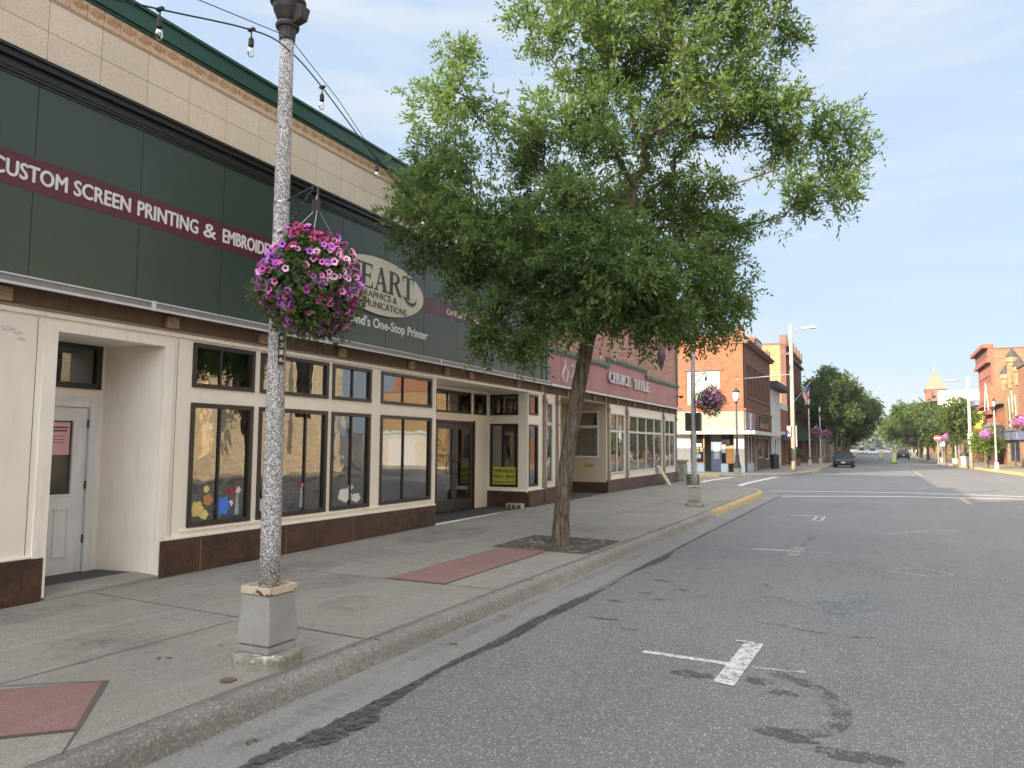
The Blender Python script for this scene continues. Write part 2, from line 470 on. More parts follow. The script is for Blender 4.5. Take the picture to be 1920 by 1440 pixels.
MT['red_brick'] = brick('red_brick', (.26, .085, .055), (.32, .12, .08), (.30, .14, .10), .22, .075, .22)
MT['red_side'] = brick('weathered_orange_red_brick', (.27, .105, .06), (.33, .145, .09), (.33, .20, .13), .22, .075, .25, (.42, .24, .14))
MT['pale_stone'] = brick('pale_limestone', (.62, .53, .36), (.68, .58, .41), (.42, .36, .26), .9, .4, .2, None, .015)
MT['dark_stone'] = paint('dark_sandstone_trim', (.17, .10, .08), .8, .4)
MT['beige_stucco'] = paint('beige_stucco', (.29, .265, .22), .8, .12, (.4, .33, .22), 1.5)
MT['grey_panel'] = paint('grey_sign_panel', (.23, .21, .21), .6, .15)
MT['white_stucco'] = paint('white_stucco', (.60, .58, .51), .7, .08, (.5, .45, .35), 1.5)
MT['pale_blue'] = paint('pale_blue_paint', (.46, .58, .66), .6, .12)
MT['blue_grey'] = paint('blue_grey_paint', (.16, .20, .30), .5, .15)
MT['siding'] = paint('white_siding', (.60, .62, .60), .6, .15)
MT['orange_wood'] = paint('orange_wood', (.52, .26, .09), .6, .2)
MT['roof_dark'] = paint('dark_roof', (.06, .06, .062), .9, .2)
MT['shingle'] = brick('grey_shingles', (.13, .14, .12), (.18, .19, .15), (.07, .07, .06), .35, .2, .2)
MT['tower_roof'] = brick('green_grey_slate', (.17, .18, .14), (.22, .23, .17), (.13, .14, .12), .6, .35, .3)
MT['copper'] = paint('green_copper', (.20, .34, .28), .6, .2)
MT['awning_green'] = paint('dark_green_awning', (.025, .045, .035), .8, .2)
MT['awning_blue'] = paint('blue_awning', (.07, .09, .14), .8, .2)
MT['flag_red'] = paint('flag_red', (.50, .06, .07), .8, .05)
MT['flag_white'] = paint('flag_white', (.72, .70, .68), .8, .05)
MT['flag_blue'] = paint('flag_blue', (.05, .07, .20), .8, .05)
MT['car_black'] = NT('black_car_paint').done((.012, .014, .022), .18, .1, .6)
MT['car_white'] = NT('white_car_paint').done((.70, .72, .75), .25, 0, .6)
MT['tyre'] = NT('tyre_rubber').done((.02, .02, .02), .85)
MT['chrome'] = NT('headlight_chrome').done((.8, .8, .82), .15, .8)
MT['tail_red'] = NT('tail_lens').done((.35, .01, .01), .2)
MT['hivis'] = paint('fluorescent_yellow_green', (.62, .78, .08), .6, .05)
MT['red_sign'] = paint('red_sign_face', (.42, .06, .06), .45, .05)
MT['cloth_red'] = paint('dark_red_cloth', (.42, .03, .06), .9, .1)
MT['cloth_blue'] = paint('navy_cloth', (.07, .12, .30), .9, .1)
MT['cushion_blue'] = paint('bright_blue_cover', (.08, .25, .85), .8, .05)
MT['board_yellow'] = paint('pale_yellow_board', (.80, .66, .22), .6, .1)
MT['ornament'] = paint('dark_ornament', (.07, .04, .06), .5, .2)
MT['leaning_board'] = paint('cream_yellow_board', (.60, .55, .33), .6, .1)
MT['cap_rust'] = paint('rusted_cap', (.15, .10, .075), .8, .5, (.05, .035, .03), 20)
MT['added_curtain'] = paint('added_pale_curtain', (.62, .58, .48), .9, .1)
MT['pale_green_panel'] = paint('pale_green_panel', (.36, .40, .35), .8, .1)
MT['cloth_grey'] = paint('grey_cloth', (.40, .43, .47), .9, .1)
MT['earth'] = concrete('far_ground', (.10, .12, .06), (.14, .13, .08), (.16, .18, .09), (1, 1, 1), 0, .95, .3, .3)
MT['hill'] = leaf('hill_forest', (.07, .11, .06), (.10, .15, .07), (.09, .13, .09), .1)
MT['white_blown'] = paint('white_painted_brick', (.74, .73, .66), .7, .05, (.6, .55, .45), 2)

# ---------------------------------------------------------------- mesh helpers
def wloc(o):
    v = Vector((0, 0, 0))
    while o is not None:
        v += o.location
        o = o.parent
    return v

class Fr:
    """a wall frame: u to the viewer's right, v up, w out of the wall"""
    def __init__(s, O, U, N): s.O, s.U, s.N = Vector(O), Vector(U).normalized(), Vector(N).normalized()
    def p(s, u, v, w=0): return s.O + s.U * u + Vector((0, 0, v)) + s.N * w

class MB:
    def __init__(s): s.v = []; s.f = []; s.mi = []
    def add(s, vs, fs, mi=0):
        k = len(s.v)
        s.v.extend(tuple(p) for p in vs)
        s.f.extend(tuple(i + k for i in f) for f in fs)
        s.mi.extend([mi] * len(fs))
        return s
    def hexa(s, P, mi=0):
        return s.add(P, [(0, 3, 2, 1), (4, 5, 6, 7), (0, 1, 5, 4), (1, 2, 6, 5), (2, 3, 7, 6), (3, 0, 4, 7)], mi)
    def box(s, x0, y0, z0, x1, y1, z1, mi=0):
        return s.hexa([(x0, y0, z0), (x1, y0, z0), (x1, y1, z0), (x0, y1, z0), (x0, y0, z1), (x1, y0, z1), (x1, y1, z1), (x0, y1, z1)], mi)
    def fbox(s, fr, u0, u1, v0, v1, w0, w1, mi=0):
        return s.hexa([fr.p(u0, v0, w1), fr.p(u1, v0, w1), fr.p(u1, v0, w0), fr.p(u0, v0, w0),
                       fr.p(u0, v1, w1), fr.p(u1, v1, w1), fr.p(u1, v1, w0), fr.p(u0, v1, w0)], mi)
    def taper(s, cx, cy, z0, z1, ax, ay, bx, by, mi=0):
        return s.hexa([(cx - ax, cy - ay, z0), (cx + ax, cy - ay, z0), (cx + ax, cy + ay, z0), (cx - ax, cy + ay, z0),
                       (cx - bx, cy - by, z1), (cx + bx, cy - by, z1), (cx + bx, cy + by, z1), (cx - bx, cy + by, z1)], mi)
    def quad(s, a, b, c, d, mi=0): return s.add([a, b, c, d], [(0, 1, 2, 3)], mi)
    def poly(s, pts, mi=0): return s.add(pts, [tuple(range(len(pts)))], mi)
    def fprism(s, fr, poly, w0, w1, mi=0):
        n = len(poly)
        vs = [fr.p(u, v, w1) for u, v in poly] + [fr.p(u, v, w0) for u, v in poly]
        fs = [tuple(range(n)), tuple(range(2 * n - 1, n - 1, -1))] + [(i, i + n, (i + 1) % n + n, (i + 1) % n) for i in range(n)]
        return s.add(vs, fs, mi)
    def zprism(s, poly, z0, z1, mi=0):
        n = len(poly)
        vs = [(x, y, z1) for x, y in poly] + [(x, y, z0) for x, y in poly]
        fs = [tuple(range(n)), tuple(range(2 * n - 1, n - 1, -1))] + [(i, i + n, (i + 1) % n + n, (i + 1) % n) for i in range(n)]
        return s.add(vs, fs, mi)
    def fwall(s, fr, u0, u1, v0, v1, holes, w, t, mi=0):
        us = sorted({u0, u1} | {a for h in holes for a in h[:2] if u0 < a < u1})
        vs = sorted({v0, v1} | {a for h in holes for a in h[2:] if v0 < a < v1})
        def solid(i, j):
            if not (0 <= i < len(us) - 1 and 0 <= j < len(vs) - 1): return False
            cu, cv = (us[i] + us[i + 1]) / 2, (vs[j] + vs[j + 1]) / 2
            return not any(h[0] < cu < h[1] and h[2] < cv < h[3] for h in holes)
        for i in range(len(us) - 1):
            for j in range(len(vs) - 1):
                if not solid(i, j): continue
                a, b, c, d = us[i], us[i + 1], vs[j], vs[j + 1]
                s.quad(fr.p(a, c, w), fr.p(b, c, w), fr.p(b, d, w), fr.p(a, d, w), mi)
                s.quad(fr.p(b, c, w - t), fr.p(a, c, w - t), fr.p(a, d, w - t), fr.p(b, d, w - t), mi)
                if not solid(i - 1, j): s.quad(fr.p(a, c, w - t), fr.p(a, c, w), fr.p(a, d, w), fr.p(a, d, w - t), mi)
                if not solid(i + 1, j): s.quad(fr.p(b, c, w), fr.p(b, c, w - t), fr.p(b, d, w - t), fr.p(b, d, w), mi)
                if not solid(i, j - 1): s.quad(fr.p(a, c, w - t), fr.p(b, c, w - t), fr.p(b, c, w), fr.p(a, c, w), mi)
                if not solid(i, j + 1): s.quad(fr.p(a, d, w), fr.p(b, d, w), fr.p(b, d, w - t), fr.p(a, d, w - t), mi)
        return s
    def tube(s, path, r, n=8, mi=0, cap=True):
        path = [Vector(p) for p in path]
        rs = r if isinstance(r, (list, tuple)) else [r] * len(path)
        k = len(s.v)
        prev = None
        for i, p in enumerate(path):
            d = (path[min(i + 1, len(path) - 1)] - path[max(i - 1, 0)])
            if d.length < 1e-9: d = Vector((0, 0, 1))
            d.normalize()
            if prev is None:
                a = d.orthogonal().normalized()
            else:
                a = prev - d * prev.dot(d)
                a = a.normalized() if a.length > 1e-6 else d.orthogonal().normalized()
            prev = a
            b = d.cross(a)
            for j in range(n):
                an = 2 * pi * j / n
                s.v.append(tuple(p + (a * cos(an) + b * sin(an)) * rs[i]))
        fs = []
        for i in range(len(path) - 1):
            for j in range(n):
                fs.append((k + i * n + j, k + i * n + (j + 1) % n, k + (i + 1) * n + (j + 1) % n, k + (i + 1) * n + j))
        if cap:
            fs.append(tuple(k + j for j in range(n - 1, -1, -1)))
            fs.append(tuple(k + (len(path) - 1) * n + j for j in range(n)))
        s.f.extend(fs); s.mi.extend([mi] * len(fs))
        return s
    def lathe(s, prof, c=(0, 0, 0), n=24, mi=0, flute=0, cap=True):
        k = len(s.v)
        for r, z in prof:
            for j in range(n):
                an = 2 * pi * j / n
                rr = r * (1 + (flute if j % 2 else 0))
                s.v.append((c[0] + rr * cos(an), c[1] + rr * sin(an), c[2] + z))
        fs = []
        for i in range(len(prof) - 1):
            for j in range(n):
                fs.append((k + i * n + j, k + i * n + (j + 1) % n, k + (i + 1) * n + (j + 1) % n, k + (i + 1) * n + j))
        if cap:
            fs.append(tuple(k + j for j in range(n - 1, -1, -1)))
            fs.append(tuple(k + (len(prof) - 1) * n + j for j in range(n)))
        s.f.extend(fs); s.mi.extend([mi] * len(fs))
        return s
    def ball(s, c, r, n=10, m=7, sx=1, sy=1, sz=1, mi=0):
        prof = [(max(1e-4, r * sin(pi * i / m)), -r * cos(pi * i / m) * sz) for i in range(m + 1)]
        k = len(s.v)
        s.lathe(prof, c, n, mi)
        for i in range(k, len(s.v)):
            x, y, z = s.v[i]
            s.v[i] = (c[0] + (x - c[0]) * sx, c[1] + (y - c[1]) * sy, z)
        return s
    def build(s, name, mats, parent=None, smooth=False, bevel=0, autosm=False):
        if isinstance(mats, str): mats = [mats]
        o0 = wloc(parent)
        me = bpy.data.meshes.new(name)
        me.from_pydata([(x - o0.x, y - o0.y, z - o0.z) for x, y, z in s.v], [], s.f)
        for m in mats: me.materials.append(MT[m])
        if len(mats) > 1: me.polygons.foreach_set('material_index', s.mi)
        if smooth: me.polygons.foreach_set('use_smooth', [True] * len(me.polygons))
        me.update()
        ob = bpy.data.objects.new(name, me)
        COL.objects.link(ob)
        if parent is not None: ob.parent = parent
        if bevel:
            b = ob.modifiers.new('bevel', 'BEVEL'); b.width = bevel; b.segments = 2; b.limit_method = 'ANGLE'; b.angle_limit = radians(40)
        return ob

def raw_mesh(name, V, quads, matname, parent=None, mats=None, mi=None, smooth=False):
    """big numpy mesh: V (n,3) world, quads (m,4)"""
    o0 = np.array(wloc(parent)) if parent is not None else np.zeros(3)
    me = bpy.data.meshes.new(name)
    V = np.asarray(V, np.float32) - o0.astype(np.float32)
    quads = np.asarray(quads, np.int32)
    me.vertices.add(len(V)); me.vertices.foreach_set('co', V.ravel())
    k = quads.shape[1]
    me.loops.add(quads.size); me.loops.foreach_set('vertex_index', quads.ravel())
    me.polygons.add(len(quads)); me.polygons.foreach_set('loop_start', np.arange(0, quads.size, k, dtype=np.int32))
    for m in (mats or [matname]): me.materials.append(MT[m])
    if mi is not None: me.polygons.foreach_set('material_index', np.asarray(mi, np.int32))
    if smooth: me.polygons.foreach_set('use_smooth', np.ones(len(quads), bool))
    me.update(calc_edges=True); me.validate()
    ob = bpy.data.objects.new(name, me)
    COL.objects.link(ob)
    if parent is not None: ob.parent = parent
    return ob

def thing(name, label, cat, loc=(0, 0, 0), group=None):
    o = bpy.data.objects.new(name, None)
    o.empty_display_size = .3
    COL.objects.link(o)
    o.location = loc
    return tag(o, label, cat, group)
def tag(o, label=None, cat=None, group=None, kind=None):
    if label: o['label'] = label
    if cat: o['category'] = cat
    if group: o['group'] = group
    if kind: o['kind'] = kind
    return o
def struct(mb, name, mats, **k):
    o = mb.build(name, mats, None, **k); o['kind'] = 'structure'; return o
def dup(root, loc=None, rz=0, label=None, group=None, skip=()):
    r = root.copy(); COL.objects.link(r)
    if loc is not None: r.location = loc
    r.rotation_euler = (0, 0, rz)
    if label: r['label'] = label
    if group: r['group'] = group
    def rec(src, dst):
        for ch in list(src.children):
            if ch.name.split('.')[0] in skip: continue
            c = ch.copy(); COL.objects.link(c); c.parent = dst
            rec(ch, c)
    rec(root, r)
    return r

def text(fr, s, u0, u1, v0, v1, w, mat, parent, name='lettering', depth=.004, bold=0.0, side=None):
    """flat letters cut to fill the box u0..u1, v0..v1 on the wall frame"""
    cu = bpy.data.curves.new('t', 'FONT')
    cu.body = s; cu.extrude = .5; cu.resolution_u = 3
    ob = bpy.data.objects.new('t', cu)
    me = bpy.data.meshes.new_from_object(ob)
    V = np.empty(len(me.vertices) * 3); me.vertices.foreach_get('co', V); V = V.reshape(-1, 3)
    lo, hi = V.min(0), V.max(0)
    V = (V - lo) / (hi - lo)
    me.name = name
    o0 = wloc(parent)
    out = []
    for a, b, c in V: out.extend(fr.p(u0 + a * (u1 - u0), v0 + b * (v1 - v0), w + c * depth) - o0)
    me.vertices.foreach_set('co', out)
    bpy.data.objects.remove(ob)
    if bold:
        bs = bold * (v1 - v0) * 1.55
        A = [tuple(v.co) for v in me.vertices]; Fc = [tuple(p.vertices) for p in me.polygons]
        VV, FF = [], []
        for q, (du, dv) in enumerate(((-1, 0), (1, 0), (0, .8), (0, -.8))):
            dlt = fr.U * (du * bs) + Vector((0, 0, dv * bs)) + fr.N * (.00035 * q)
            k = len(VV)
            VV += [(a[0] + dlt.x, a[1] + dlt.y, a[2] + dlt.z) for a in A]
            FF += [tuple(i + k for i in f) for f in Fc]
        me = bpy.data.meshes.new(name); me.from_pydata(VV, [], FF)
    me.materials.clear(); me.materials.append(MT[mat])
    me.update()
    o = bpy.data.objects.new(name, me)
    COL.objects.link(o); o.parent = parent
    return o

def ring(cx, cy, rx, ry, tx, ty, a0, a1, n=14):
    o = [(cx + rx * cos(a0 + (a1 - a0) * i / n), cy + ry * sin(a0 + (a1 - a0) * i / n)) for i in range(n + 1)]
    q = [(cx + (rx - tx) * cos(a0 + (a1 - a0) * i / n), cy + (ry - ty) * sin(a0 + (a1 - a0) * i / n)) for i in range(n + 1)]
    return [[o[i], o[i + 1], q[i + 1], q[i]] for i in range(n)]
def R_(a, b, c, d): return [(a, c), (b, c), (b, d), (a, d)]
def glyph(ch):
    T = .17; s = .07
    def stem(x): return [R_(x, x + T, 0, 1), R_(x - .05, x + T + .05, 0, s), R_(x - .05, x + T + .05, 1 - s, 1)]
    if ch == 'H': return .78, stem(.06) + stem(.55) + [R_(.23, .55, .47, .54)]
    if ch == 'E': return .66, stem(.06) + [R_(.23, .60, 0, s), R_(.23, .58, 1 - s, 1), R_(.23, .48, .47, .54), [(.60, 0), (.60, .28), (.52, .07)], [(.58, 1), (.58, .74), (.5, .93)], R_(.44, .49, .38, .63)]
    if ch == 'A': return .80, [[(.10, .04), (.16, .04), (.42, 1), (.36, 1)], [(.52, .04), (.70, .04), (.44, 1), (.30, 1)], R_(.2, .56, .30, .37), R_(.02, .24, 0, s), R_(.46, .78, 0, s)]
    if ch == 'R': return .76, stem(.06) + ring(.28, .74, .34, .26, .16, .07, -pi / 2, pi / 2) + [R_(.2, .30, .48, .55), R_(.2, .30, .93, 1), [(.30, .50), (.46, .50), (.76, 0), (.56, 0)]]
    if ch == 'T': return .72, stem(.27) + [R_(.02, .69, .93, 1), [(.02, 1), (.02, .70), (.10, .93)], [(.69, 1), (.69, .70), (.61, .93)]]
    if ch == 'C': return .74, ring(.40, .5, .36, .5, .17, .07, .55, 2 * pi - .55, 20) + [[(.70, .76), (.66, .76), (.60, .95), (.70, .95)]]
    if ch == 'O': return .80, ring(.40, .5, .36, .5, .17, .07, 0, 2 * pi, 26)
    if ch == 'I': return .34, stem(.08)
    if ch == 'L': return .64, stem(.06) + [R_(.23, .60, 0, s), [(.60, 0), (.60, .32), (.50, .07)]]
    if ch == 'N': return .80, stem(.06) + stem(.57) + [[(.06, 1), (.25, 1), (.74, 0), (.56, 0)]]
    return .35, []
def serif_text(fr, s, u0, u1, v0, v1, w, depth, mat, parent, name='lettering'):
    tot = sum(glyph(c)[0] for c in s)
    k = (u1 - u0) / tot
    mb = MB(); x = 0; q = 0
    for c in s:
        wd, polys = glyph(c)
        for p in polys:
            q += 1
            mb.fprism(fr, [(u0 + (x + a) * k, v0 + b * (v1 - v0)) for a, b in p], w, w + depth + (q % 5) * .0004)
        x += wd
    return mb.build(name, mat, parent)

def window(fr, u0, u1, v0, v1, parent, frame='dark_trim', pane='glass', fw=.05, mull=(), hm=(), w=.0, d=.07, name='window', mw=.02):
    mb = MB()
    a = w - d; b = w
    mb.fbox(fr, u0, u1, v0, v0 + fw, a, b); mb.fbox(fr, u0, u1, v1 - fw, v1, a, b)
    mb.fbox(fr, u0, u0 + fw, v0 + fw, v1 - fw, a, b - .002); mb.fbox(fr, u1 - fw, u1, v0 + fw, v1 - fw, a, b - .002)
    for m in mull: mb.fbox(fr, m - mw / 2, m + mw / 2, v0 + fw, v1 - fw, a + .01, b - .02)
    for m in hm: mb.fbox(fr, u0 + fw, u1 - fw, m - mw / 2, m + mw / 2, a + .012, b - .022)
    f = mb.build(name, frame, parent)
    g = MB()
    xs = [u0 + fw] + list(mull) + [u1 - fw]
    m = (a + b) / 2 - .005
    for i in range(len(xs) - 1):
        g.fbox(fr, xs[i], xs[i + 1], v0 + fw, v1 - fw, m - .004, m)
        break_ = None
    if pane in ('glass', 'glass_wavy'):
        g = MB()
        for i in range(len(xs) - 1): g.quad(fr.p(xs[i], v0 + fw, m), fr.p(xs[i + 1], v0 + fw, m), fr.p(xs[i + 1], v1 - fw, m), fr.p(xs[i], v1 - fw, m))
    g.build('pane', pane, f)
    return f
# ================================================================ SETTING
F = -7.88
FS = Fr((F, 0, 0), (0, 1, 0), (1, 0, 0))         # left facades, seen from the street
def zf(y):
    for (a, za), (b, zb) in zip([(-30, .10), (4.3, .115), (12, .18), (17, .21), (23, .23), (32, .20)], [(4.3, .115), (12, .18), (17, .21), (23, .23), (32, .20), (60, .17)]):
        if a <= y <= b: return za + (zb - za) * (y - a) / (b - a)
    return .17
def zs(x, y):
    t = min(1, max(0, (-3.8 - x) / 4.08))
    return .16 + (zf(y) - .16) * t

mb = MB(); mb.poly([(-3000, -3000, -.06), (3000, -3000, -.06), (3000, 3000, -.06), (-3000, 3000, -.06)])
struct(mb, 'ground', 'earth')
mb = MB()
mb.poly([(-60, -60, 0), (45, -60, 0), (45, 520, 0), (-60, 520, 0)])
struct(mb, 'road', 'asphalt')

# near kerb line, street side, turning into the cross street
def arc(pts, n=6):
    out = []
    for i in range(len(pts) - 1):
        p0 = pts[max(i - 1, 0)]; p1 = pts[i]; p2 = pts[i + 1]; p3 = pts[min(i + 2, len(pts) - 1)]
        for k in range(n):
            t = k / n
            out.append(tuple(.5 * (2 * p1[j] + (p2[j] - p0[j]) * t + (2 * p0[j] - 5 * p1[j] + 4 * p2[j] - p3[j]) * t * t + (3 * p1[j] - p0[j] - 3 * p2[j] + p3[j]) * t ** 3) for j in range(len(p1))))
    out.append(tuple(pts[-1]))
    return out
rk = random.Random(3)
KP = [(-3.66, y) for y in np.arange(-8, 26.6, .5)] + arc([(-3.66, 27.0), (-3.72, 28.2), (-4.1, 29.9), (-4.85, 31.3), (-5.9, 32.5), (-7.2, 33.4), (-8.7, 33.95), (-10.3, 34.1)], 3) + [(-x, 34.12) for x in (14, 20, 45)]
def offset(path, d):
    out = []
    for i, p in enumerate(path):
        a = path[max(i - 1, 0)]; b = path[min(i + 1, len(path) - 1)]
        tx, ty = b[0] - a[0], b[1] - a[1]; L = hypot(tx, ty)
        out.append((p[0] - ty / L * d, p[1] + tx / L * d))
    return out
def sweep(path, prof, jit=0.0, zadd=0.0):
    """prof: (offset to the left of the path, z)"""
    m = MB(); n = len(prof)
    cols = [offset(path, o) for o, z in prof]
    for i in range(len(path)):
        for j in range(n):
            jx = rk.uniform(-jit, jit) if jit and 0 < j < n - 1 else 0
            m.v.append((cols[j][i][0] + jx, cols[j][i][1], prof[j][1] + jx * .6 + zadd))
    for i in range(len(path) - 1):
        for j in range(n - 1):
            m.f.append((i * n + j, (i + 1) * n + j, (i + 1) * n + j + 1, i * n + j + 1)); m.mi.append(0)
    return m
def dense(path, step):
    out = []
    for a, b in zip(path[:-1], path[1:]):
        k = max(1, int(hypot(b[0] - a[0], b[1] - a[1]) / step))
        out += [(a[0] + (b[0] - a[0]) * i / k, a[1] + (b[1] - a[1]) * i / k) for i in range(k)]
    return out + [path[-1]]
prof = [(-.02, -.01), (.0, .04), (.014, .10), (.03, .132), (.06, .152), (.10, .16), (.17, .162), (.172, .14)]
ki = next(i for i, p in enumerate(KP) if p[1] >= 18.7)
kj = next(i for i, p in enumerate(KP) if p[0] < -4.6)
c = sweep(dense(KP[:ki + 1], .06), prof, .004); struct(c, 'kerb', 'curb', smooth=True)
c = sweep(dense(KP[ki:kj + 1], .12), prof, .004); struct(c, 'kerb', 'curb_yellow', smooth=True)
c = sweep(dense(KP[kj:], .3), prof, .003); struct(c, 'kerb', 'curb', smooth=True)
# kerb joints
mb = MB()
for y in (1.9, 5.15, 8.2, 11.3, 14.4, 17.5, 20.6, 23.7):
    mb.hexa([(-3.67, y, .0), (-3.645, y, .0), (-3.645, y + .012, .0), (-3.67, y + .012, .0), (-3.84, y, .166), (-3.74, y, .163), (-3.74, y + .012, .163), (-3.84, y + .012, .166)])
struct(mb, 'kerb_joints', 'joint')
# gutter pan with irregular asphalt edge beyond it
g = MB()
GP = offset(KP, -.50); G0 = offset(KP, .01)
for i in range(len(KP) - 1):
    g.quad((*G0[i], .010), (*GP[i], .006), (*GP[i + 1], .006), (*G0[i + 1], .010))
struct(g, 'gutter', 'gutter')
def blob_strip(x_of, w_of, y0, y1, step, z, mb, seed):
    r = random.Random(seed); n = int((y1 - y0) / step)
    L = []; Rr = []
    for i in range(n + 1):
        y = y0 + i * step; c0 = x_of(y); w0 = max(.004, w_of(y) * r.uniform(.75, 1.2))
        L.append((c0 - w0 * r.uniform(.7, 1.1), y, z)); Rr.append((c0 + w0, y, z))
    for i in range(n): mb.quad(L[i], Rr[i], Rr[i + 1], L[i + 1])
mb = MB()
def sealw(y):
    return .055 + .02 * sin(y * 2.1) + (.05 if 3.55 < y < 4.1 else 0) + (.03 if 8.8 < y < 10.0 else 0)
blob_strip(lambda y: -3.12 + .02 * sin(y * 3.3) + (.06 if 3.5 < y < 4.2 else 0), sealw, .2, 7.2, .045, .0125, mb, 5)
blob_strip(lambda y: -3.10 + .02 * sin(y * 2.3), lambda y: max(.01, .03 + .05 * sin(y * 1.7 + 1)), 7.2, 12.6, .05, .0125, mb, 6)
blob_strip(lambda y: -3.14, lambda y: .012 + .012 * (sin(y * 3) > 0), 12.6, 27, .08, .0125, mb, 8)
struct(mb, 'gutter_edge_sealant', 'tar')

# sidewalk, graded from kerb to building
def kerb_x(y):
    if y < 27: return -3.83
    P = offset(KP, .17)
    best = -45
    for a, b in zip(P[:-1], P[1:]):
        if a[1] <= y <= b[1] and b[1] > a[1] and a[1] > 26:
            return a[0] + (b[0] - a[0]) * (y - a[1]) / (b[1] - a[1])
    return best
def sheet(mb, x0, x1, y0, y1, dz=0.0, nx=4, step=.5, zfun=zs):
    ny = max(1, int(math.ceil((y1 - y0) / step)))
    k = len(mb.v)
    for i in range(ny + 1):
        y = y0 + (y1 - y0) * i / ny
        xa = x0(y) if callable(x0) else x0; xb = x1(y) if callable(x1) else x1
        for j in range(nx + 1):
            x = xa + (xb - xa) * j / nx
            mb.v.append((x, y, zfun(x, y) + dz))
    for i in range(ny):
        for j in range(nx):
            a = k + i * (nx + 1) + j
            mb.f.append((a, a + 1, a + nx + 2, a + nx + 1)); mb.mi.append(0)
    return mb
mb = MB()
sheet(mb, -7.90, kerb_x, -8, 27, 0, 6)
sheet(mb, -7.90, kerb_x, 27, 33.9, 0, 6, .3)
sheet(mb, -45, -7.90, 32.6, 33.9, 0, 2, .4)
struct(mb, 'sidewalk', 'sidewalk')
# joints tooled in the walk
mb = MB()
for y in (-1.6, 1.75, 5.12, 7.5, 10.52, 12.25, 14.9, 17.6, 20.3, 23.0, 25.7, 28.4, 30.8):
    sl_ = .035 if y in (5.12, 7.5) else 0
    xa, xb = -7.86, kerb_x(min(y, 26)) + .02 if y < 27 else kerb_x(y)
    pa, pb = (xa, y + .3 if y == 5.12 else y), (xb, y)
    for k in range(8):
        x0, x1 = pa[0] + (pb[0] - pa[0]) * k / 8, pa[0] + (pb[0] - pa[0]) * (k + 1) / 8
        y0, y1 = pa[1] + (pb[1] - pa[1]) * k / 8, pa[1] + (pb[1] - pa[1]) * (k + 1) / 8
        w = rk.uniform(.004, .008)
        mb.quad((x0, y0 - w, zs(x0, y0) + .004), (x1, y1 - w, zs(x1, y1) + .004), (x1, y1 + w, zs(x1, y1) + .004), (x0, y0 + w, zs(x0, y0) + .004))
def ljoint(x, y0, y1, w=.005):
    n = max(1, int((y1 - y0) / .5))
    for k in range(n):
        a, b = y0 + (y1 - y0) * k / n, y0 + (y1 - y0) * (k + 1) / n
        mb.quad((x - w, a, zs(x, a) + .004), (x + w, a, zs(x, a) + .004), (x + w, b, zs(x, b) + .004), (x - w, b, zs(x, b) + .004))
ljoint(-5.35, -6, 5.1); ljoint(-5.42, 12.3, 28.3); ljoint(-3.85, -8, 27, .004); ljoint(-7.86, -8, 4.85, .012); ljoint(-7.83, 6.3, 12.55, .01); ljoint(-7.84, 17, 32.6, .01)
ljoint(-5.35, 7.5, 10.5, .012); ljoint(-4.54, 7.5, 10.5, .009)
struct(mb, 'sidewalk_joints', 'joint')
mb = MB(); sheet(mb, -5.34, -4.55, 7.52, 10.5, .007, 2)
struct(mb, 'red_paving_panel', 'red_concrete')
def flat_poly(pts, dz, name, mat_, **k):
    m = MB(); m.poly([(x, y, zs(x, y) + dz) for x, y in pts]); return struct(m, name, mat_, **k)
flat_poly([(-4.755, 3.47), (-4.075, 2.80), (-4.95, 1.95), (-5.65, 2.62)], .0045, 'red_panel_edge', 'joint')
flat_poly([(-4.77, 3.43), (-4.11, 2.80), (-4.95, 1.99), (-5.61, 2.62)], .0075, 'red_paving_panel', 'red_concrete')
mb = MB()
for a, b in (((-4.09, 2.80), (-3.84, 2.55)), ((-4.77, 3.46), (-5.34, 3.05))):
    dx, dy = b[0] - a[0], b[1] - a[1]; L = hypot(dx, dy); nx_, ny_ = -dy / L * .005, dx / L * .005
    mb.quad(*[(p[0] + s_ * nx_, p[1] + s_ * ny_, zs(*p) + .005) for p, s_ in ((a, -1), (b, -1), (b, 1), (a, 1))])
mb.build('joint_cracks', 'joint')['kind'] = 'structure'
# tree pit
mb = MB(); sheet(mb, -5.52, -3.92, 10.53, 12.22, .005, 4); struct(mb, 'tree_pit', 'mulch')
V = []; Q = []
for i in range(2600):
    x, y = rk.uniform(-5.5, -3.94), rk.uniform(10.55, 12.2)
    r = rk.uniform(.006, .017); z = zs(x, y) + .004
    a = rk.uniform(0, 6.28); k = len(V)
    for (dx, dy, dz) in ((1, 0, 0), (0, 1, 0), (-1, 0, 0), (0, -1, 0), (0, 0, .9)):
        V.append((x + r * (dx * cos(a) - dy * sin(a)), y + r * (dx * sin(a) + dy * cos(a)), z + r * dz))
    Q += [(k, k + 1, k + 4), (k + 1, k + 2, k + 4), (k + 2, k + 3, k + 4), (k + 3, k, k + 4)]
tag(raw_mesh('gravel', V, Q, 'pebble'), 'loose brown gravel and bark covering the square tree pit', 'gravel', kind='stuff')
mb = MB(); mb.lathe([(.045, 0), (.055, .004), (.045, .007), (.02, .003)], (-4.02, 3.82, .162), 20)
tag(mb.build('drain_cap', 'cap_rust'), 'small rusty round metal cap set into the sidewalk near the kerb', 'drain cap')
# pale chalky stains and grit near the pole
def irregular(cx, cy, rx, ry, n, r, z, mb, ang=0):
    pts = []
    for i in range(n):
        a = 2 * pi * i / n; k = r.uniform(.65, 1.15)
        x, y = rx * k * cos(a), ry * k * sin(a)
        pts.append((cx + x * cos(ang) - y * sin(ang), cy + x * sin(ang) + y * cos(ang), z))
    mb.poly(pts)

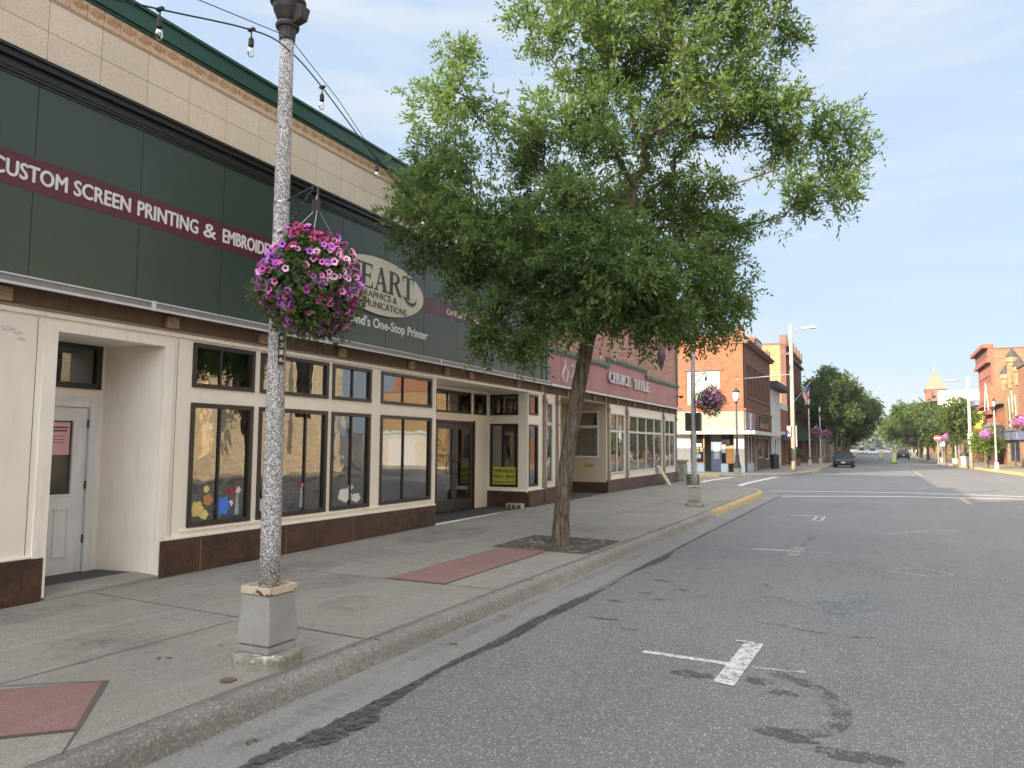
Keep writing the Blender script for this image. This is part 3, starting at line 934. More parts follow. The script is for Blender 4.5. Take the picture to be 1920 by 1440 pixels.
# road markings
ZR = .005
def strip(mb, pts, w, z=ZR, jw=0):
    P = [(p[0], p[1]) for p in pts]
    a = offset(P, w / 2); b = offset(P, -w / 2)
    for i in range(len(P) - 1):
        mb.quad((*b[i], z), (*b[i + 1], z), (*a[i + 1], z), (*a[i], z))
mb = MB(); strip(mb, [(-1.86, 6.40), (-1.05, 6.36)], .085); mb.quad((-1.16, 5.84, ZR + .002), (-1.00, 5.80, ZR + .002), (-.96, 7.12, ZR + .002), (-1.12, 7.16, ZR + .002)); strip(mb, [(-1.2, 7.14), (-1.05, 7.13)], .05, ZR + .004)
struct(mb, 'parking_mark', 'white_mark')
mb = MB(); strip(mb, [(-.95, 6.36), (-.55, 6.42)], .07); struct(mb, 'parking_mark', 'white_faint')
mb = MB(); strip(mb, [(-1.98, 13.55), (-1.35, 13.6)], .10); struct(mb, 'parking_mark', 'white_mark')
mb = MB(); strip(mb, [(-1.35, 13.6), (-.75, 13.7)], .09); mb.quad((-1.36, 13.0, ZR + .002), (-1.20, 12.98, ZR + .002), (-1.18, 14.1, ZR + .002), (-1.34, 14.12, ZR + .002)); struct(mb, 'parking_mark', 'white_faint')
mb = MB(); strip(mb, [(-2.05, 20.6), (-1.3, 20.7)], .11); strip(mb, [(-1.42, 19.5), (-1.40, 20.6)], .06); strip(mb, [(-1.24, 19.5), (-1.22, 20.6)], .06); strip(mb, [(-1.45, 19.5), (-1.2, 19.5)], .1); struct(mb, 'parking_mark', 'white_mark')
mb = MB()
strip(mb, [(-3.1, 28.2), (-.5, 29.7), (1.2, 30.4), (4.6, 31.1), (9, 31.6)], .28)
strip(mb, [(-3.9, 31.2), (-1.5, 32.2), (1.0, 33.0), (4.8, 32.7), (9, 32.9)], .24)
struct(mb, 'crosswalk_line', 'white_crisp')
mb = MB()
strip(mb, arc([(-5.5, 33.2), (-5.6, 36.5), (-5.45, 41), (-5.2, 46.2)], 5), .26)
strip(mb, arc([(-7.6, 35.0), (-7.75, 38), (-7.6, 41.5), (-7.3, 44.6)], 5), .26)
struct(mb, 'crosswalk_line', 'white_crisp')
mb = MB()
strip(mb, [(-4.0, 48.2), (2.1, 50.0), (7.6, 46.8)], .35); strip(mb, [(-4.0, 51), (1, 51.8), (7.4, 51)], .3)
strip(mb, [(1.5, 36), (2.2, 38.2)], .2); strip(mb, [(-.3, 42), (1.2, 42.4)], .5)
strip(mb, [(4.6, 27), (7.4, 29.5)], .3); strip(mb, [(3.6, 24), (4.6, 29.6)], .15); strip(mb, [(4.5, 22.5), (6.4, 25)], .15)
struct(mb, 'road_marking', 'white_faint')
mb = MB(); strip(mb, [(2.62, 27.6), (2.62, 30.6)], .17); struct(mb, 'centre_line', 'yellow_mark')
mb = MB(); strip(mb, [(2.5, 52), (2.5, 62)], .14); strip(mb, [(2.5, 72), (2.5, 83)], .14); struct(mb, 'centre_line', 'yellow_mark')
mb = MB()
strip(mb, [(.1, 17.1), (.9, 18.2), (1.5, 18.6)], .12); strip(mb, arc([(.1, 12.2), (.5, 12.6), (.9, 12.2), (.6, 11.9), (.15, 12.1)], 5), .06)
strip(mb, [(-1.0, 27), (4.5, 26.7)], .08)
struct(mb, 'road_marking', 'white_faint')
# tar patches and cracks
mb = MB()
strip(mb, arc([(-.78, 6.30), (-.45, 6.05), (-.26, 5.62), (-.32, 5.20), (-.60, 5.02)], 6), .13, .0035)
struct(mb, 'tar_patch', 'tar_thin')
mb = MB()
r_ = random.Random(4)
for (cx, cy, rx, ry) in ((-.56, 5.0, .22, .10), (-.15, 4.85, .28, .09), (-.86, 6.02, .12, .10), (-.66, 5.82, .12, .08), (-1.35, 5.95, .16, .10)):
    irregular(cx, cy, rx, ry, 18, r_, .0032 + .0002 * r_.random(), mb)
for (cx, cy, rx, ry) in ((-2.55, 7.4, .22, .05), (-2.2, 7.1, .12, .03), (-2.75, 8.3, .12, .05), (-2.55, 8.9, .10, .05), (-2.3, 8.6, .08, .04), (-2.2, 9.3, .12, .05), (-2.6, 9.8, .15, .06), (-2.3, 11.0, .15, .05), (-1.9, 9.0, .07, .03), (-2.05, 13.8, .18, .05)):
    irregular(cx, cy, rx, ry, 14, r_, .0032 + .0002 * r_.random(), mb)
struct(mb, 'tar_patch', 'tar_patch')
mb = MB()
for path in ([(-1.30, 9.3), (-1.05, 9.35), (-.9, 9.1), (-.7, 8.9), (-.35, 8.75)], [(-1.15, 8.0), (-.8, 7.9), (-.4, 7.8), (-.05, 7.85)], [(-1.35, 10.2), (-1.22, 9.9)], [(-1.25, 14.3), (-1.2, 15.2), (-1.1, 16.2)], [(-1.0, 15.4), (-1.25, 15.7), (-.95, 16.3)], [(-1.2, 11.2), (-1.05, 11.1)]):
    P = arc(path, 4); P = [(x + rk.uniform(-.02, .02), y + rk.uniform(-.02, .02)) for x, y in P]
    strip(mb, P, .045, .0036)
struct(mb, 'road_crack_seal', 'tar_thin')
mb = MB(); strip(mb, arc([(-.45, 8.6), (-.3, 9.4), (-.25, 10.2)], 5), .28, .003); irregular(-.28, 9.3, .4, .35, 20, r_, .0028, mb)
struct(mb, 'pale_spill', 'spill')
mb = MB()
for (cx, cy, rx, ry) in ((-4.6, 3.9, .55, .35), (-4.2, 4.5, .5, .3), (-4.7, 2.6, .4, .3), (-3.95, 6.2, .25, .9), (-6.0, 5.2, .7, .3), (-4.4, 8.9, .5, .6), (-6.6, 9.0, .5, 1.2), (-4.3, 14, .4, 1.2), (-6.2, 17, .8, 1.5)):
    pts = [(cx + rx * cos(a_) * rk.uniform(.8, 1.1), cy + ry * sin(a_) * rk.uniform(.8, 1.1)) for a_ in np.linspace(0, 6.1, 20)]
    mb.poly([(x, min(y, 40), zs(x, y) + .0032) for x, y in pts])
struct(mb, 'sidewalk_bloom', 'chalk')
mb = MB()
for (cx, cy, rx, ry) in ((-5.6, 4.1, .6, .5), (-6.8, 7.4, .5, .9), (-5.9, 7.0, .4, .6), (-4.9, 6.2, .3, .4), (-6.9, 11.5, .5, 1.5), (-5.2, 13.6, .5, .8), (-7.3, 4.5, .3, .5), (-3.5, 6.5, .09, 1.6), (-3.5, 10.5, .08, 2.0), (-3.4, 3.9, .1, .7)):
    pts = [(cx + rx * cos(a_) * rk.uniform(.8, 1.1), cy + ry * sin(a_) * rk.uniform(.8, 1.1)) for a_ in np.linspace(0, 6.1, 20)]
    mb.poly([(x, y, (zs(x, y) if x < -3.7 else .0105) + .0026) for x, y in pts])
struct(mb, 'pavement_grime', 'grime')
# litter on the walk
lit = MB()
for (x, y, n) in ((-4.85, 4.0, 3), (-4.9, 3.95, 2), (-3.35, 3.4, 3), (-4.75, 4.45, 1), (-5.9, 9.6, 2), (-3.4, 5.8, 3), (-6.3, 14.0, 2)):
    for k in range(n):
        a = rk.uniform(0, 6.28); L = rk.uniform(.02, .04); cx, cy = x + rk.uniform(-.03, .03), y + rk.uniform(-.03, .03)
        z = (zs(cx, cy) if cx < -3.66 else .012) + .006
        dx, dy = cos(a), sin(a)
        lit.add([(cx - dx * L, cy - dy * L, z), (cx + dy * L * .35, cy - dx * L * .35, z + .006), (cx + dx * L, cy + dy * L, z + .004), (cx - dy * L * .35, cy + dx * L * .35, z + .008)], [(0, 1, 2, 3)])
for i in range(90):
    x, y = rk.uniform(-7.6, -3.9), rk.uniform(2.5, 26); a = rk.uniform(0, 6.28); L = rk.uniform(.006, .014)
    z = zs(x, y) + .006
    lit.add([(x - cos(a) * L, y - sin(a) * L, z), (x + sin(a) * L * .5, y - cos(a) * L * .5, z + .003), (x + cos(a) * L, y + sin(a) * L, z), (x - sin(a) * L * .5, y + cos(a) * L * .5, z + .003)], [(0, 1, 2, 3)])
for i in range(420):
    y = rk.uniform(1.5, 26); x = -3.64 + abs(rk.gauss(0, .05)); L = rk.uniform(.003, .010)
    lit.add([(x - L, y, .013), (x, y - L * .7, .014), (x + L, y, .016), (x, y + L, .013)], [(0, 1, 2, 3)], rk.choice((0, 1, 1, 2)))
tag(lit.build('leaf_litter', ['leaf_mid', 'mulch', 'curb']), 'small fallen green leaves and bits scattered on the sidewalk', 'leaves', kind='stuff')

# far corner across the cross street: kerb and walk
FK = [(-45, 42.9), (-20, 42.9), (-12, 42.8)] + arc([(-10.5, 42.7), (-8.6, 43.0), (-7.0, 43.9), (-5.6, 45.3), (-4.6, 47.2), (-4.1, 49.6), (-3.8, 53), (-3.6, 60)], 3) + [(-3.6, 80), (-3.6, 140), (-3.6, 420)]
fprof = [(-.01, -.01), (.02, .14), (.05, .165), (.16, .165)]
c = sweep(FK, fprof)
struct(c, 'far_kerb', 'curb')
c = sweep([(-16, 42.9), (-12, 42.8)] + arc([(-10.5, 42.7), (-8.6, 43.0), (-7.3, 43.7)], 3), [(-.02, .0), (.012, .145), (.045, .172), (.17, .172)]); struct(c, 'far_kerb', 'curb_yellow')
c = sweep(arc([(-4.2, 49.0), (-3.8, 53), (-3.63, 58)], 3), [(-.02, .0), (.012, .145), (.045, .172), (.17, .172)]); struct(c, 'far_kerb', 'curb_yellow')
P = offset(FK, .14)
mb = MB(); mb.poly([(x, y, .16) for x, y in P] + [(-9, 420, .16), (-45, 420, .16)])
struct(mb, 'far_sidewalk', 'far_concrete')
# right side: kerb and walk
RK = [(8.35, -40), (8.35, 30)] + arc([(8.35, 32), (9.2, 34), (12, 34.6)], 4) + [(40, 34.6)]
RK2 = [(40, 44.5), (14, 44.5)] + arc([(12, 44.6), (9.4, 47), (8.5, 53), (8.2, 60), (7.4, 70), (6.6, 80), (5.9, 92), (5.2, 105), (5.0, 125)], 4) + [(5.0, 160), (5.0, 420)]
def rsweep(path): return sweep(path, [(.01, -.01), (-.02, .14), (-.05, .165), (-.16, .165)])
struct(rsweep(RK), 'right_kerb', 'curb'); struct(rsweep(RK2), 'right_kerb', 'curb')
struct(sweep(RK2[2:24], [(.02, 0), (-.012, .145), (-.045, .172), (-.17, .172)]), 'right_kerb', 'curb_yellow')
mb = MB(); mb.poly([(x, y, .16) for x, y in offset(RK, -.14)] + [(40, -40, .16)]); struct(mb, 'right_sidewalk', 'far_concrete')
mb = MB(); mb.poly([(x, y, .16) for x, y in offset(RK2, -.14)] + [(45, 420, .16)]); struct(mb, 'right_sidewalk', 'far_concrete')
# ================================================================ PRINT SHOP
shop = thing('shop_building', 'long print shop with dark green sign panels, beige tile parapet and cream shopfront', 'shop', (F, .6, 0))
S0, S1 = .6, 17.93
# body behind the front
mb = MB()
mb.box(-26, S0, 0, F - 2.6, S0 + .2, 6.3); mb.box(-26, S1 - .1, 3.2, F - .3, S1, 6.3); mb.box(-26, S0 + .2, 0, -25.8, S1 - .1, 6.3)
mb.box(F - 2.6, S0, 0, F - .32, S0 + .2, 6.3)
mb.build('wall', 'beam_tan', shop)
mb = MB(); mb.box(-26, S0, 6.32, F - .06, S1, 6.55); mb.build('roof', 'roof_dark', shop)
# granite base slabs
def slabs(mb, fr, u0, u1, z1f, w0, w1, step=1.18, first=None, gap=.006):
    u = u0
    k = 0
    while u < u1 - .02:
        e = min(u1, u + (first if (k == 0 and first) else step))
        if u1 - e < .25: e = u1
        mb.hexa([fr.p(u + gap, 0, w1), fr.p(e - gap, 0, w1), fr.p(e - gap, 0, w0), fr.p(u + gap, 0, w0),
                 fr.p(u + gap, z1f(u), w1), fr.p(e - gap, z1f(e), w1), fr.p(e - gap, z1f(e), w0), fr.p(u + gap, z1f(u), w0)])
        u = e; k += 1
zg = lambda u: .565 + .004 * (u - 4)
mb = MB()
slabs(mb, FS, S0, 4.90, zg, -.2, .035, 1.0, 3.75); mb.build('granite_base', 'granite', shop); mb = MB()
slabs(mb, FS, 6.30, 12.60, zg, -.2, .035, 1.55, .62); mb.build('granite_base', 'granite', shop); mb = MB()
slabs(mb, FS, 17.01, S1, zg, -.2, .035, .95); mb.build('granite_base', 'granite', shop); mb = MB()
SP = Fr((-7.90, 16.99, 0), (1, 0, 0), (0, -1, 0))      # side wall of the entry, facing the camera
slabs(mb, SP, -1.25, -.02, lambda u: .62, -.15, .03, .80)
mb.build('granite_base', 'granite', shop)
for a_, b_, c_ in ((S0, 4.9, .56), (6.3, 12.6, .57), (17.03, S1, .6)): MB().fbox(FS, a_, b_, .0, c_, -.22, .03).build('mortar', 'tan', shop)

# cream front wall
AW = [(6.70, 7.76), (7.87, 9.34), (9.44, 10.47), (10.76, 12.44)]
holes = [(4.93, 6.27, 0, 2.96), (12.58, 17.0, 0, 3.12)]
for a, b in AW: holes += [(a, b, .70, 2.29), (a, b, 2.49, 3.07)]
holes += [(17.04, 17.60, .72, 2.29), (17.04, 17.60, 2.53, 3.06)]
mb = MB()
mb.fwall(FS, S0, S1, .568, 3.16, holes, 0, .14)
mb.build('cream_panel_front', 'cream', shop)
mb = MB()
mb.fbox(FS, 4.78, 4.93, .15, 3.06, 0, .028); mb.fbox(FS, 6.27, 6.40, .15, 3.06, 0, .028); mb.fbox(FS, 4.93, 6.27, 2.96, 3.06, 0, .026)
mb.fbox(FS, 6.40, 12.58, .575, .605, 0, .045); mb.fbox(FS, S0, 4.78, .575, .60, 0, .04)
mb.fbox(FS, S0, S1, 3.10, 3.155, .002, .03)
mb.fbox(FS, 17.0, S1, .62, .65, 0, .04)
mb.fbox(FS, 6.62, 12.55, .655, .688, 0, .03)
mb.fbox(FS, 12.54, 12.58, .6, 3.1, 0, .02)
mb.build('trim', 'cream_trim', shop, bevel=.004)
# thin seams in the cladding
mb = MB()
for u in (2.4, 3.6, 4.72, 6.47): mb.fbox(FS, u, u + .006, .61, 3.08, .0, .0022)
mb.build('seam_lines', 'joint', shop)
# peeling patch high on the left panel
mb = MB()
r_ = random.Random(2)
for (cu, cv, s) in ((4.42, 2.93, .045), (4.52, 2.90, .035), (4.56, 2.84, .025)):
    P = [(cu + s * 1.6 * r_.uniform(.6, 1.2) * cos(a), cv + s * .55 * r_.uniform(.5, 1.2) * sin(a)) for a in np.linspace(0, 6.0, 11)]
    mb.fprism(FS, P, .002, .010)
mb.build('peeling_film', 'white_paper', shop)
WN = []
for i, (a, b) in enumerate(AW):
    m = [7.19, 8.86, 9.97, 11.5][i]
    WN.append(window(FS, a, b, .70, 2.29, shop, 'dark_trim', 'glass_wavy' if i % 2 == 0 else 'glass', .06, (m,), w=.022, d=.08, mw=.028))
    window(FS, a, b, 2.49, 3.07, shop, 'dark_trim', 'glass', .055, (m + (-.02, .05, 0, -.04)[i],), w=.022, d=.08, mw=.024)
window(FS, 17.04, 17.60, .72, 2.29, shop, 'dark_trim', 'glass_wavy', .055, w=.015, d=.08)
window(FS, 17.04, 17.60, 2.53, 3.06, shop, 'dark_trim', 'glass', .05, w=.015, d=.08)

# plain coloured flower and cloud stickers on the glass
def sticker(u, v, r, mat_, n=5, cloud=False):
    m = MB(); P = []
    for k in range(40):
        a = 2 * pi * k / 40
        q = r * ((.72 + .28 * abs(cos(a * n / 2))) if not cloud else (.78 + .22 * abs(cos(a * 2.5 + .6)) ))
        P.append((u + q * cos(a) * (1.25 if cloud else 1), v + q * sin(a) * (.8 if cloud else 1)))
    m.fprism(FS, P, -.0215, -.0205); m.build('window_sticker', mat_, shop)
for q_ in ((6.88, .92, .11, 'board_yellow', 6), (7.00, .84, .07, 'board_yellow', 5), (7.05, 1.03, .085, 'orange_wood', 5), (7.02, 1.17, .05, 'board_yellow', 5), (7.30, .93, .135, 'cushion_blue', 6), (7.44, .96, .045, 'pet_pale', 5), (7.42, 1.12, .05, 'cloth_red', 5), (7.56, 1.13, .05, 'white_letter', 5), (7.50, 1.15, .035, 'cloth_red', 5), (8.78, 1.15, .05, 'cloth_red', 5), (8.86, 1.14, .045, 'white_letter', 5)): sticker(*q_)
sticker(8.02, .90, .12, 'white_letter', cloud=True); sticker(9.86, .93, .15, 'white_letter', cloud=True); sticker(10.15, .87, .10, 'white_letter', cloud=True); sticker(10.0, 1.05, .06, 'white_letter', cloud=True)
for u_, z_ in ((7.55, 1.08), (8.82, 1.1)): MB().fprism(FS, [(u_ - .035, .80), (u_ + .035, .80), (u_ + .02, z_), (u_ - .02, z_)], -.0235, -.0225).build('window_sticker', 'cloth_grey', shop)
# left recess with the side door
RB = -8.76
mb = MB()
for y, s in ((4.93, 1), (6.20, -1)): pass
mb.box(RB - .05, 4.86, .10, F - .14, 4.925, 3.0)
mb.hexa([(RB, 6.12, .1), (F - .0, 6.275, .1), (F - .14, 6.36, .1), (RB, 6.20, .1), (RB, 6.12, 2.98), (F - .0, 6.275, 2.98), (F - .14, 6.36, 2.98), (RB, 6.20, 2.98)])
fb = Fr((RB, 0, 0), (0, 1, 0), (1, 0, 0))
mb.fwall(fb, 4.9, 6.14, .1, 3.0, [(5.0, 5.96, 0, 2.25), (5.0, 6.06, 2.43, 2.99)], 0, .1)
mb.fbox(fb, 4.9, 6.2, 2.975, 3.04, -.05, .90)
mb.build('recess_panel', 'cream_worn', shop)
mb = MB(); mb.box(RB - .05, 4.9, .02, F - .30, 6.3, .20); mb.build('recess_mat', 'mat_dark', shop)
mb = MB(); mb.hexa([(F - .30, 4.93, .02), (F + .06, 4.93, .02), (F + .06, 6.27, .02), (F - .30, 6.27, .02), (F - .30, 4.93, .205), (F + .06, 4.93, .135), (F + .06, 6.27, .175), (F - .30, 6.27, .205)])
mb.build('threshold', 'sidewalk_near', shop)
mb = MB()
mb.fbox(fb, 5.0, 5.05, .2, 2.25, -.06, .02); mb.fbox(fb, 5.93, 6.0, .2, 2.28, -.06, .035); mb.fbox(fb, 5.05, 5.93, 2.20, 2.28, -.06, .03)
mb.fbox(fb, 6.0, 6.04, .2, 2.32, 0, .02); mb.fbox(fb, 5.0, 6.04, 2.28, 2.32, 0, .022)
mb.build('door_casing', 'door_white', shop, bevel=.004)
window(fb, 5.0, 6.06, 2.43, 2.99, shop, 'black_trim', 'glass_flat', .07, w=.03, d=.08)
sd = MB()
sd.fwall(fb, 5.055, 5.925, .205, 2.195, [(5.20, 5.74, 1.15, 2.03)], -.005, .045)
for (a, b, c, d) in ((5.19, 5.75, 1.12, 1.15), (5.19, 5.75, 2.03, 2.06), (5.17, 5.20, 1.12, 2.06), (5.74, 5.77, 1.12, 2.06), (5.19, 5.52, .40, .42), (5.19, 5.52, .96, .98), (5.19, 5.21, .42, .96), (5.50, 5.52, .42, .96), (5.56, 5.58, .42, .96), (5.72, 5.74, .42, .96), (5.56, 5.74, .40, .42), (5.56, 5.74, .96, .98)):
    sd.fbox(fb, a, b, c, d, -.006, .008)
sdo = sd.build('side_door', 'door_white', shop, bevel=.003)
MB().fbox(fb, 5.20, 5.74, 1.15, 2.03, -.03, -.025).build('pane', 'darkglass', sdo)
pp = MB().fbox(fb, 5.40, 5.715, 1.62, 2.01, -.022, -.018).build('paper_notice', 'pink_paper', sdo)
for i, (a, b, v) in enumerate(((5.44, 5.69, 1.94), (5.44, 5.68, 1.90), (5.46, 5.66, 1.84), (5.46, 5.64, 1.80), (5.46, 5.66, 1.76))):
    m_ = MB().fbox(fb, a, b, v, v + (.018 if i < 2 else .007), -.017, -.0165); m_.build('printed_line', 'maroon', pp)
for v in (.55, 1.2, 1.95): MB().fbox(fb, 5.915, 5.935, v, v + .10, 0, .02).build('hinge', 'bronze', sdo)
h_ = MB(); h_.ball(fb.p(5.12, 1.1, .05), .03); h_.build('door_knob', 'steel', sdo)

# entry recess
EX = -9.02
fe = Fr((EX, 0, 0), (0, 1, 0), (1, 0, 0))
mb = MB()
mb.fwall(fe, 12.5, 17.1, .18, 3.14, [(14.38, 16.22, 0, 2.30), (14.38, 16.05, 2.52, 3.05), (16.20, 16.86, 2.52, 3.05)], 0, .1)
mb.fbox(Fr((0, 12.58, 0), (-1, 0, 0), (0, 1, 0)), -F + .14, -EX, .2, 3.14, -.08, 0)
mb.fwall(SP, -1.12, 0, .60, 3.14, [(-1.06, -.26, .70, 2.31), (-1.06, -.26, 2.53, 3.06)], 0, .08)
mb.fbox(fe, 12.5, 17.1, 3.12, 3.2, -.1, 1.0)
mb.build('entry_panel', 'cream', shop)
mb = MB(); mb.fbox(SP, -1.12, .02, .60, .632, 0, .045); mb.build('entry_sill', 'cream_trim', shop)
mb = MB(); mb.box(EX - .1, 12.5, .02, F - .05, 17.0, .192); mb.build('entry_floor', 'mat_dark', shop)
mb = MB(); mb.box(F - .05, 12.6, .02, F + .03, 17.0, .200); mb.build('entry_edge_strip', 'cream_trim', shop)
window(fe, 14.38, 16.05, 2.52, 3.05, shop, 'dark_trim', 'glass', .05, (14.95, 15.5), w=.02)
window(fe, 16.20, 16.86, 2.52, 3.05, shop, 'dark_trim', 'glass', .05, w=.02)
ws = window(SP, -1.06, -.26, .70, 2.31, shop, 'black_trim', 'glass', .055, w=.015, d=.06)
window(SP, -1.06, -.26, 2.53, 3.06, shop, 'black_trim', 'glass', .055, w=.015, d=.06)
mb = MB(); mb.fbox(fe, 14.34, 14.40, .2, 2.36, -.06, .03); mb.fbox(fe, 16.18, 16.25, .2, 2.36, -.06, .03); mb.fbox(fe, 14.40, 16.18, 2.28, 2.34, -.06, .03)
mb.build('door_frame', 'maroon_frame', shop)
for k, (a, b) in enumerate(((14.41, 15.285), (15.295, 16.17))):
    d = MB()
    d.fwall(fe, a, b, .21, 2.27, [(a + .11, b - .11, .48, 2.14)], .0, .045)
    do = d.build('entry_door', 'bronze', shop, bevel=.003)
    MB().quad(fe.p(a + .11, .48, -.02), fe.p(b - .11, .48, -.02), fe.p(b - .11, 2.14, -.02), fe.p(a + .11, 2.14, -.02)).build('pane', 'glass', do)
    hx = 15.22 if k == 0 else 15.36
    e = hx + (-.14 if k == 0 else .14)
    MB().tube([fe.p(hx, 1.08, 0), fe.p(hx, 1.08, .05), fe.p(e, 1.08, .05), fe.p(e, 1.36, .05), fe.p(hx, 1.36, .05), fe.p(hx, 1.36, 0)], .011, 6).build('pull_handle', 'black_trim', do)
# hours sign
oh = MB().fbox(SP, -.985, -.335, .765, 1.21, -.02, -.012).build('opening_hours_sign', 'yellow_sign', shop)
text(SP, 'OPEN HOURS', -.96, -.37, 1.06, 1.145, -.011, 'black_letter', oh, bold=.012)
text(SP, '9am - 4pm', -.965, -.365, .905, 1.015, -.011, 'black_letter', oh, bold=.012)
text(SP, 'MONDAY-FRIDAY', -.975, -.345, .80, .845, -.011, 'black_letter', oh, bold=.012)
# concrete block holding the door
mb = MB(); bx, by = -8.12, 16.78
for (a, b) in ((0, .03), (.13, .16), (.27, .30), (.40, .43)): mb.box(bx - .14 + a - .08, by - .09, .195, bx - .14 + b - .08, by + .09, .285)
mb.box(bx - .22, by - .09, .285, bx + .21, by + .09, .315); mb.box(bx - .22, by + .06, .2, bx + .21, by + .09, .285)
bl = mb.build('concrete_block', 'tan'); tag(bl, 'small hollow concrete block on the shop entry step by the granite base', 'block')

# beam with light boxes under the gutter
mb = MB(); mb.fbox(FS, S0, S1, 3.158, 3.37, -.02, .012); mb.build('wood_beam', 'beam', shop)
mb = MB(); mb.fbox(FS, S0, S1, 3.152, 3.182, .012, .045); mb.build('beam_ledge', 'beam_tan', shop, bevel=.004)
def light_box(u, v, parent, s=1):
    m = MB(); m.fbox(FS, u - .085, u + .085, v - .075, v + .07, .012, .075)
    o = m.build('light_box', 'box_rust', parent, bevel=.008)
    q = MB()
    for k in range(8):
        a = k * pi / 4
        q.fprism(FS, [(u + .05 * cos(a), v + .04 * sin(a)), (u + .02 * cos(a + .5), v + .02 * sin(a + .5)), (u, v), (u + .02 * cos(a - .5), v + .02 * sin(a - .5))], .075, .083 + k * .0006)
    q.build('rosette', 'beam_tan', o)
for u in (2.2, 4.33, 6.33, 7.87, 9.61, 11.64, 12.92, 13.94, 16.29, 17.75): light_box(u, 3.265, shop)
# gutter / canopy edge
mb = MB()
mb.fbox(FS, S0, S1 + .02, 3.372, 3.392, -.02, .20)
mb.fbox(FS, S0, S1 + .02, 3.352, 3.44, .20, .212)
mb.build('gutter_fascia', 'gutter_under', shop)
mb = MB(); mb.fbox(FS, S0, S1 + .02, 3.34, 3.365, .19, .228); mb.fbox(FS, S0, S1 + .02, 3.432, 3.448, .03, .222)
mb.build('gutter_lip', 'gutter_metal', shop)
mb = MB()
for u in (5.9, 9.0, 12.4, 15.7): mb.fbox(FS, u, u + .05, 3.335, 3.452, .20, .231)
mb.build('gutter_bracket', 'gutter_metal', shop)
# green sign panels
mb = MB(); us = [S0, 2.07, 3.32, 4.57, 5.82, 7.07, 8.32, 9.57, 10.82, 12.07, 13.32, 14.57, 15.82, 17.07, S1 - .16]
for a, b in zip(us[:-1], us[1:]): mb.fbox(FS, a + .004, b - .004, 3.45, 5.60, -.01, .03)
mb.build('sign_panel', 'green', shop)
MB().fbox(FS, S0, S1, 3.44, 5.62, -.1, .024).build('panel_backing', 'backing', shop)
mb = MB()
for u in us[1:-1]:
    for v in (3.6, 4.1, 4.9, 5.3): mb.fbox(FS, u - .035, u - .025, v, v + .010, .03, .034)
mb.build('screw', 'black_trim', shop)
MB().fbox(FS, S1 - .155, S1, 3.45, 5.8, -.02, .06).build('end_board', 'green_trim2', shop)
bd = MB().fbox(FS, S0, 9.4, 4.385, 4.745, .03, .033); bd.fbox(FS, 11.9, S1 - .16, 4.36, 4.66, .03, .033)
bd = bd.build('maroon_band', 'maroon', shop)
WT = .0332
for s_, a, b, c_, d_ in (('CUSTOM', 4.155, 4.925, 4.483, 4.652), ('SCREEN', 5.005, 5.690, 4.485, 4.655), ('PRINTING', 5.79, 6.665, 4.482, 4.66), ('&', 6.76, 6.96, 4.482, 4.66), ('EMBROIDERY', 7.08, 8.14, 4.482, 4.665)):
    text(FS, s_, a, b, c_, d_, WT, 'white_letter', shop, bold=.022)
    
for s_, a, b in (('OFFSET', 12.90, 13.72), ('PRINTING', 13.95, 15.05)):
    text(FS, s_, a, b, 4.44, 4.555, WT, 'white_letter', shop, bold=.02)
# oval sign
ov = MB(); n = 64; CU, CV, RA, RB_ = 10.63, 4.56, 1.39, .53
ov.fprism(FS, [(CU + RA * cos(2 * pi * i / n), CV + RB_ * sin(2 * pi * i / n)) for i in range(n)], .03, .055)
ovs = ov.build('oval_sign', 'black_trim', shop)
ov = MB(); ov.fprism(FS, [(CU + (RA - .03) * cos(2 * pi * i / n), CV + (RB_ - .025) * sin(2 * pi * i / n)) for i in range(n)], .055, .062)
ov.build('sign_face', 'oval_cream', ovs)
# heavy serif word with an outline drawn around it
serif_text(FS, 'HEART', 9.60, 11.66, 4.475, 4.90, .063, .003, 'black_letter', ovs)
mb = MB(); P = arc([(11.30, 4.52), (11.45, 4.42), (11.62, 4.40), (11.72, 4.47), (11.72, 4.56)], 5)
for i in range(len(P) - 1):
    a, b = P[i], P[i + 1]; w0 = .012 + .02 * sin(pi * i / len(P))
    mb.fprism(FS, [(a[0], a[1] - w0), (b[0], b[1] - w0), (b[0], b[1] + w0), (a[0], a[1] + w0)], .0705, .0725 + .0003 * (i % 3))
mb.build('letter_swash', 'black_letter', ovs)
text(FS, 'GRAPHICS &', 9.98, 11.10, 4.325, 4.44, .063, 'black_letter', ovs, bold=.006)
text(FS, 'COMMUNICATIONS', 9.72, 11.42, 4.155, 4.275, .063, 'black_letter', ovs, bold=.006)
text(FS, "Ashland's One-Stop Printer", 9.42, 12.20, 3.76, 3.98, WT, 'white_letter', shop, bold=.022)
# dark molding
mb = MB()
mb.fbox(FS, S0, S1, 5.60, 5.66, -.02, .06); mb.fbox(FS, S0, S1, 5.66, 5.70, -.02, .045); mb.fbox(FS, S0, S1, 5.70, 5.765, -.02, .10); mb.fbox(FS, S0, S1, 5.765, 5.80, -.02, .13)
mb.fbox(FS, S0, S1, 5.53, 5.545, .03, .042); mb.fbox(FS, S0, S1, 5.565, 5.60, .03, .05)
mb.build('dark_molding', 'black_trim', shop)
# terracotta tiles
mb = MB(); u = S1
us = []
while u > S0: us.append(u); u -= .605
us.append(S0)
us = [x + .0 for x in us]
for i in range(len(us) - 1):
    a, b = us[i + 1], us[i]
    for c_, d_ in ((5.80, 6.155), (6.155, 6.505)):
        mb.fbox(FS, a + .003, b - .003, c_ + .003, d_ - .003, -.1, .05)
mb.build('parapet_tile', 'tile', shop)
MB().fbox(FS, S0, S1, 5.8, 6.78, -.2, .045).build('parapet_backing', 'backing', shop)
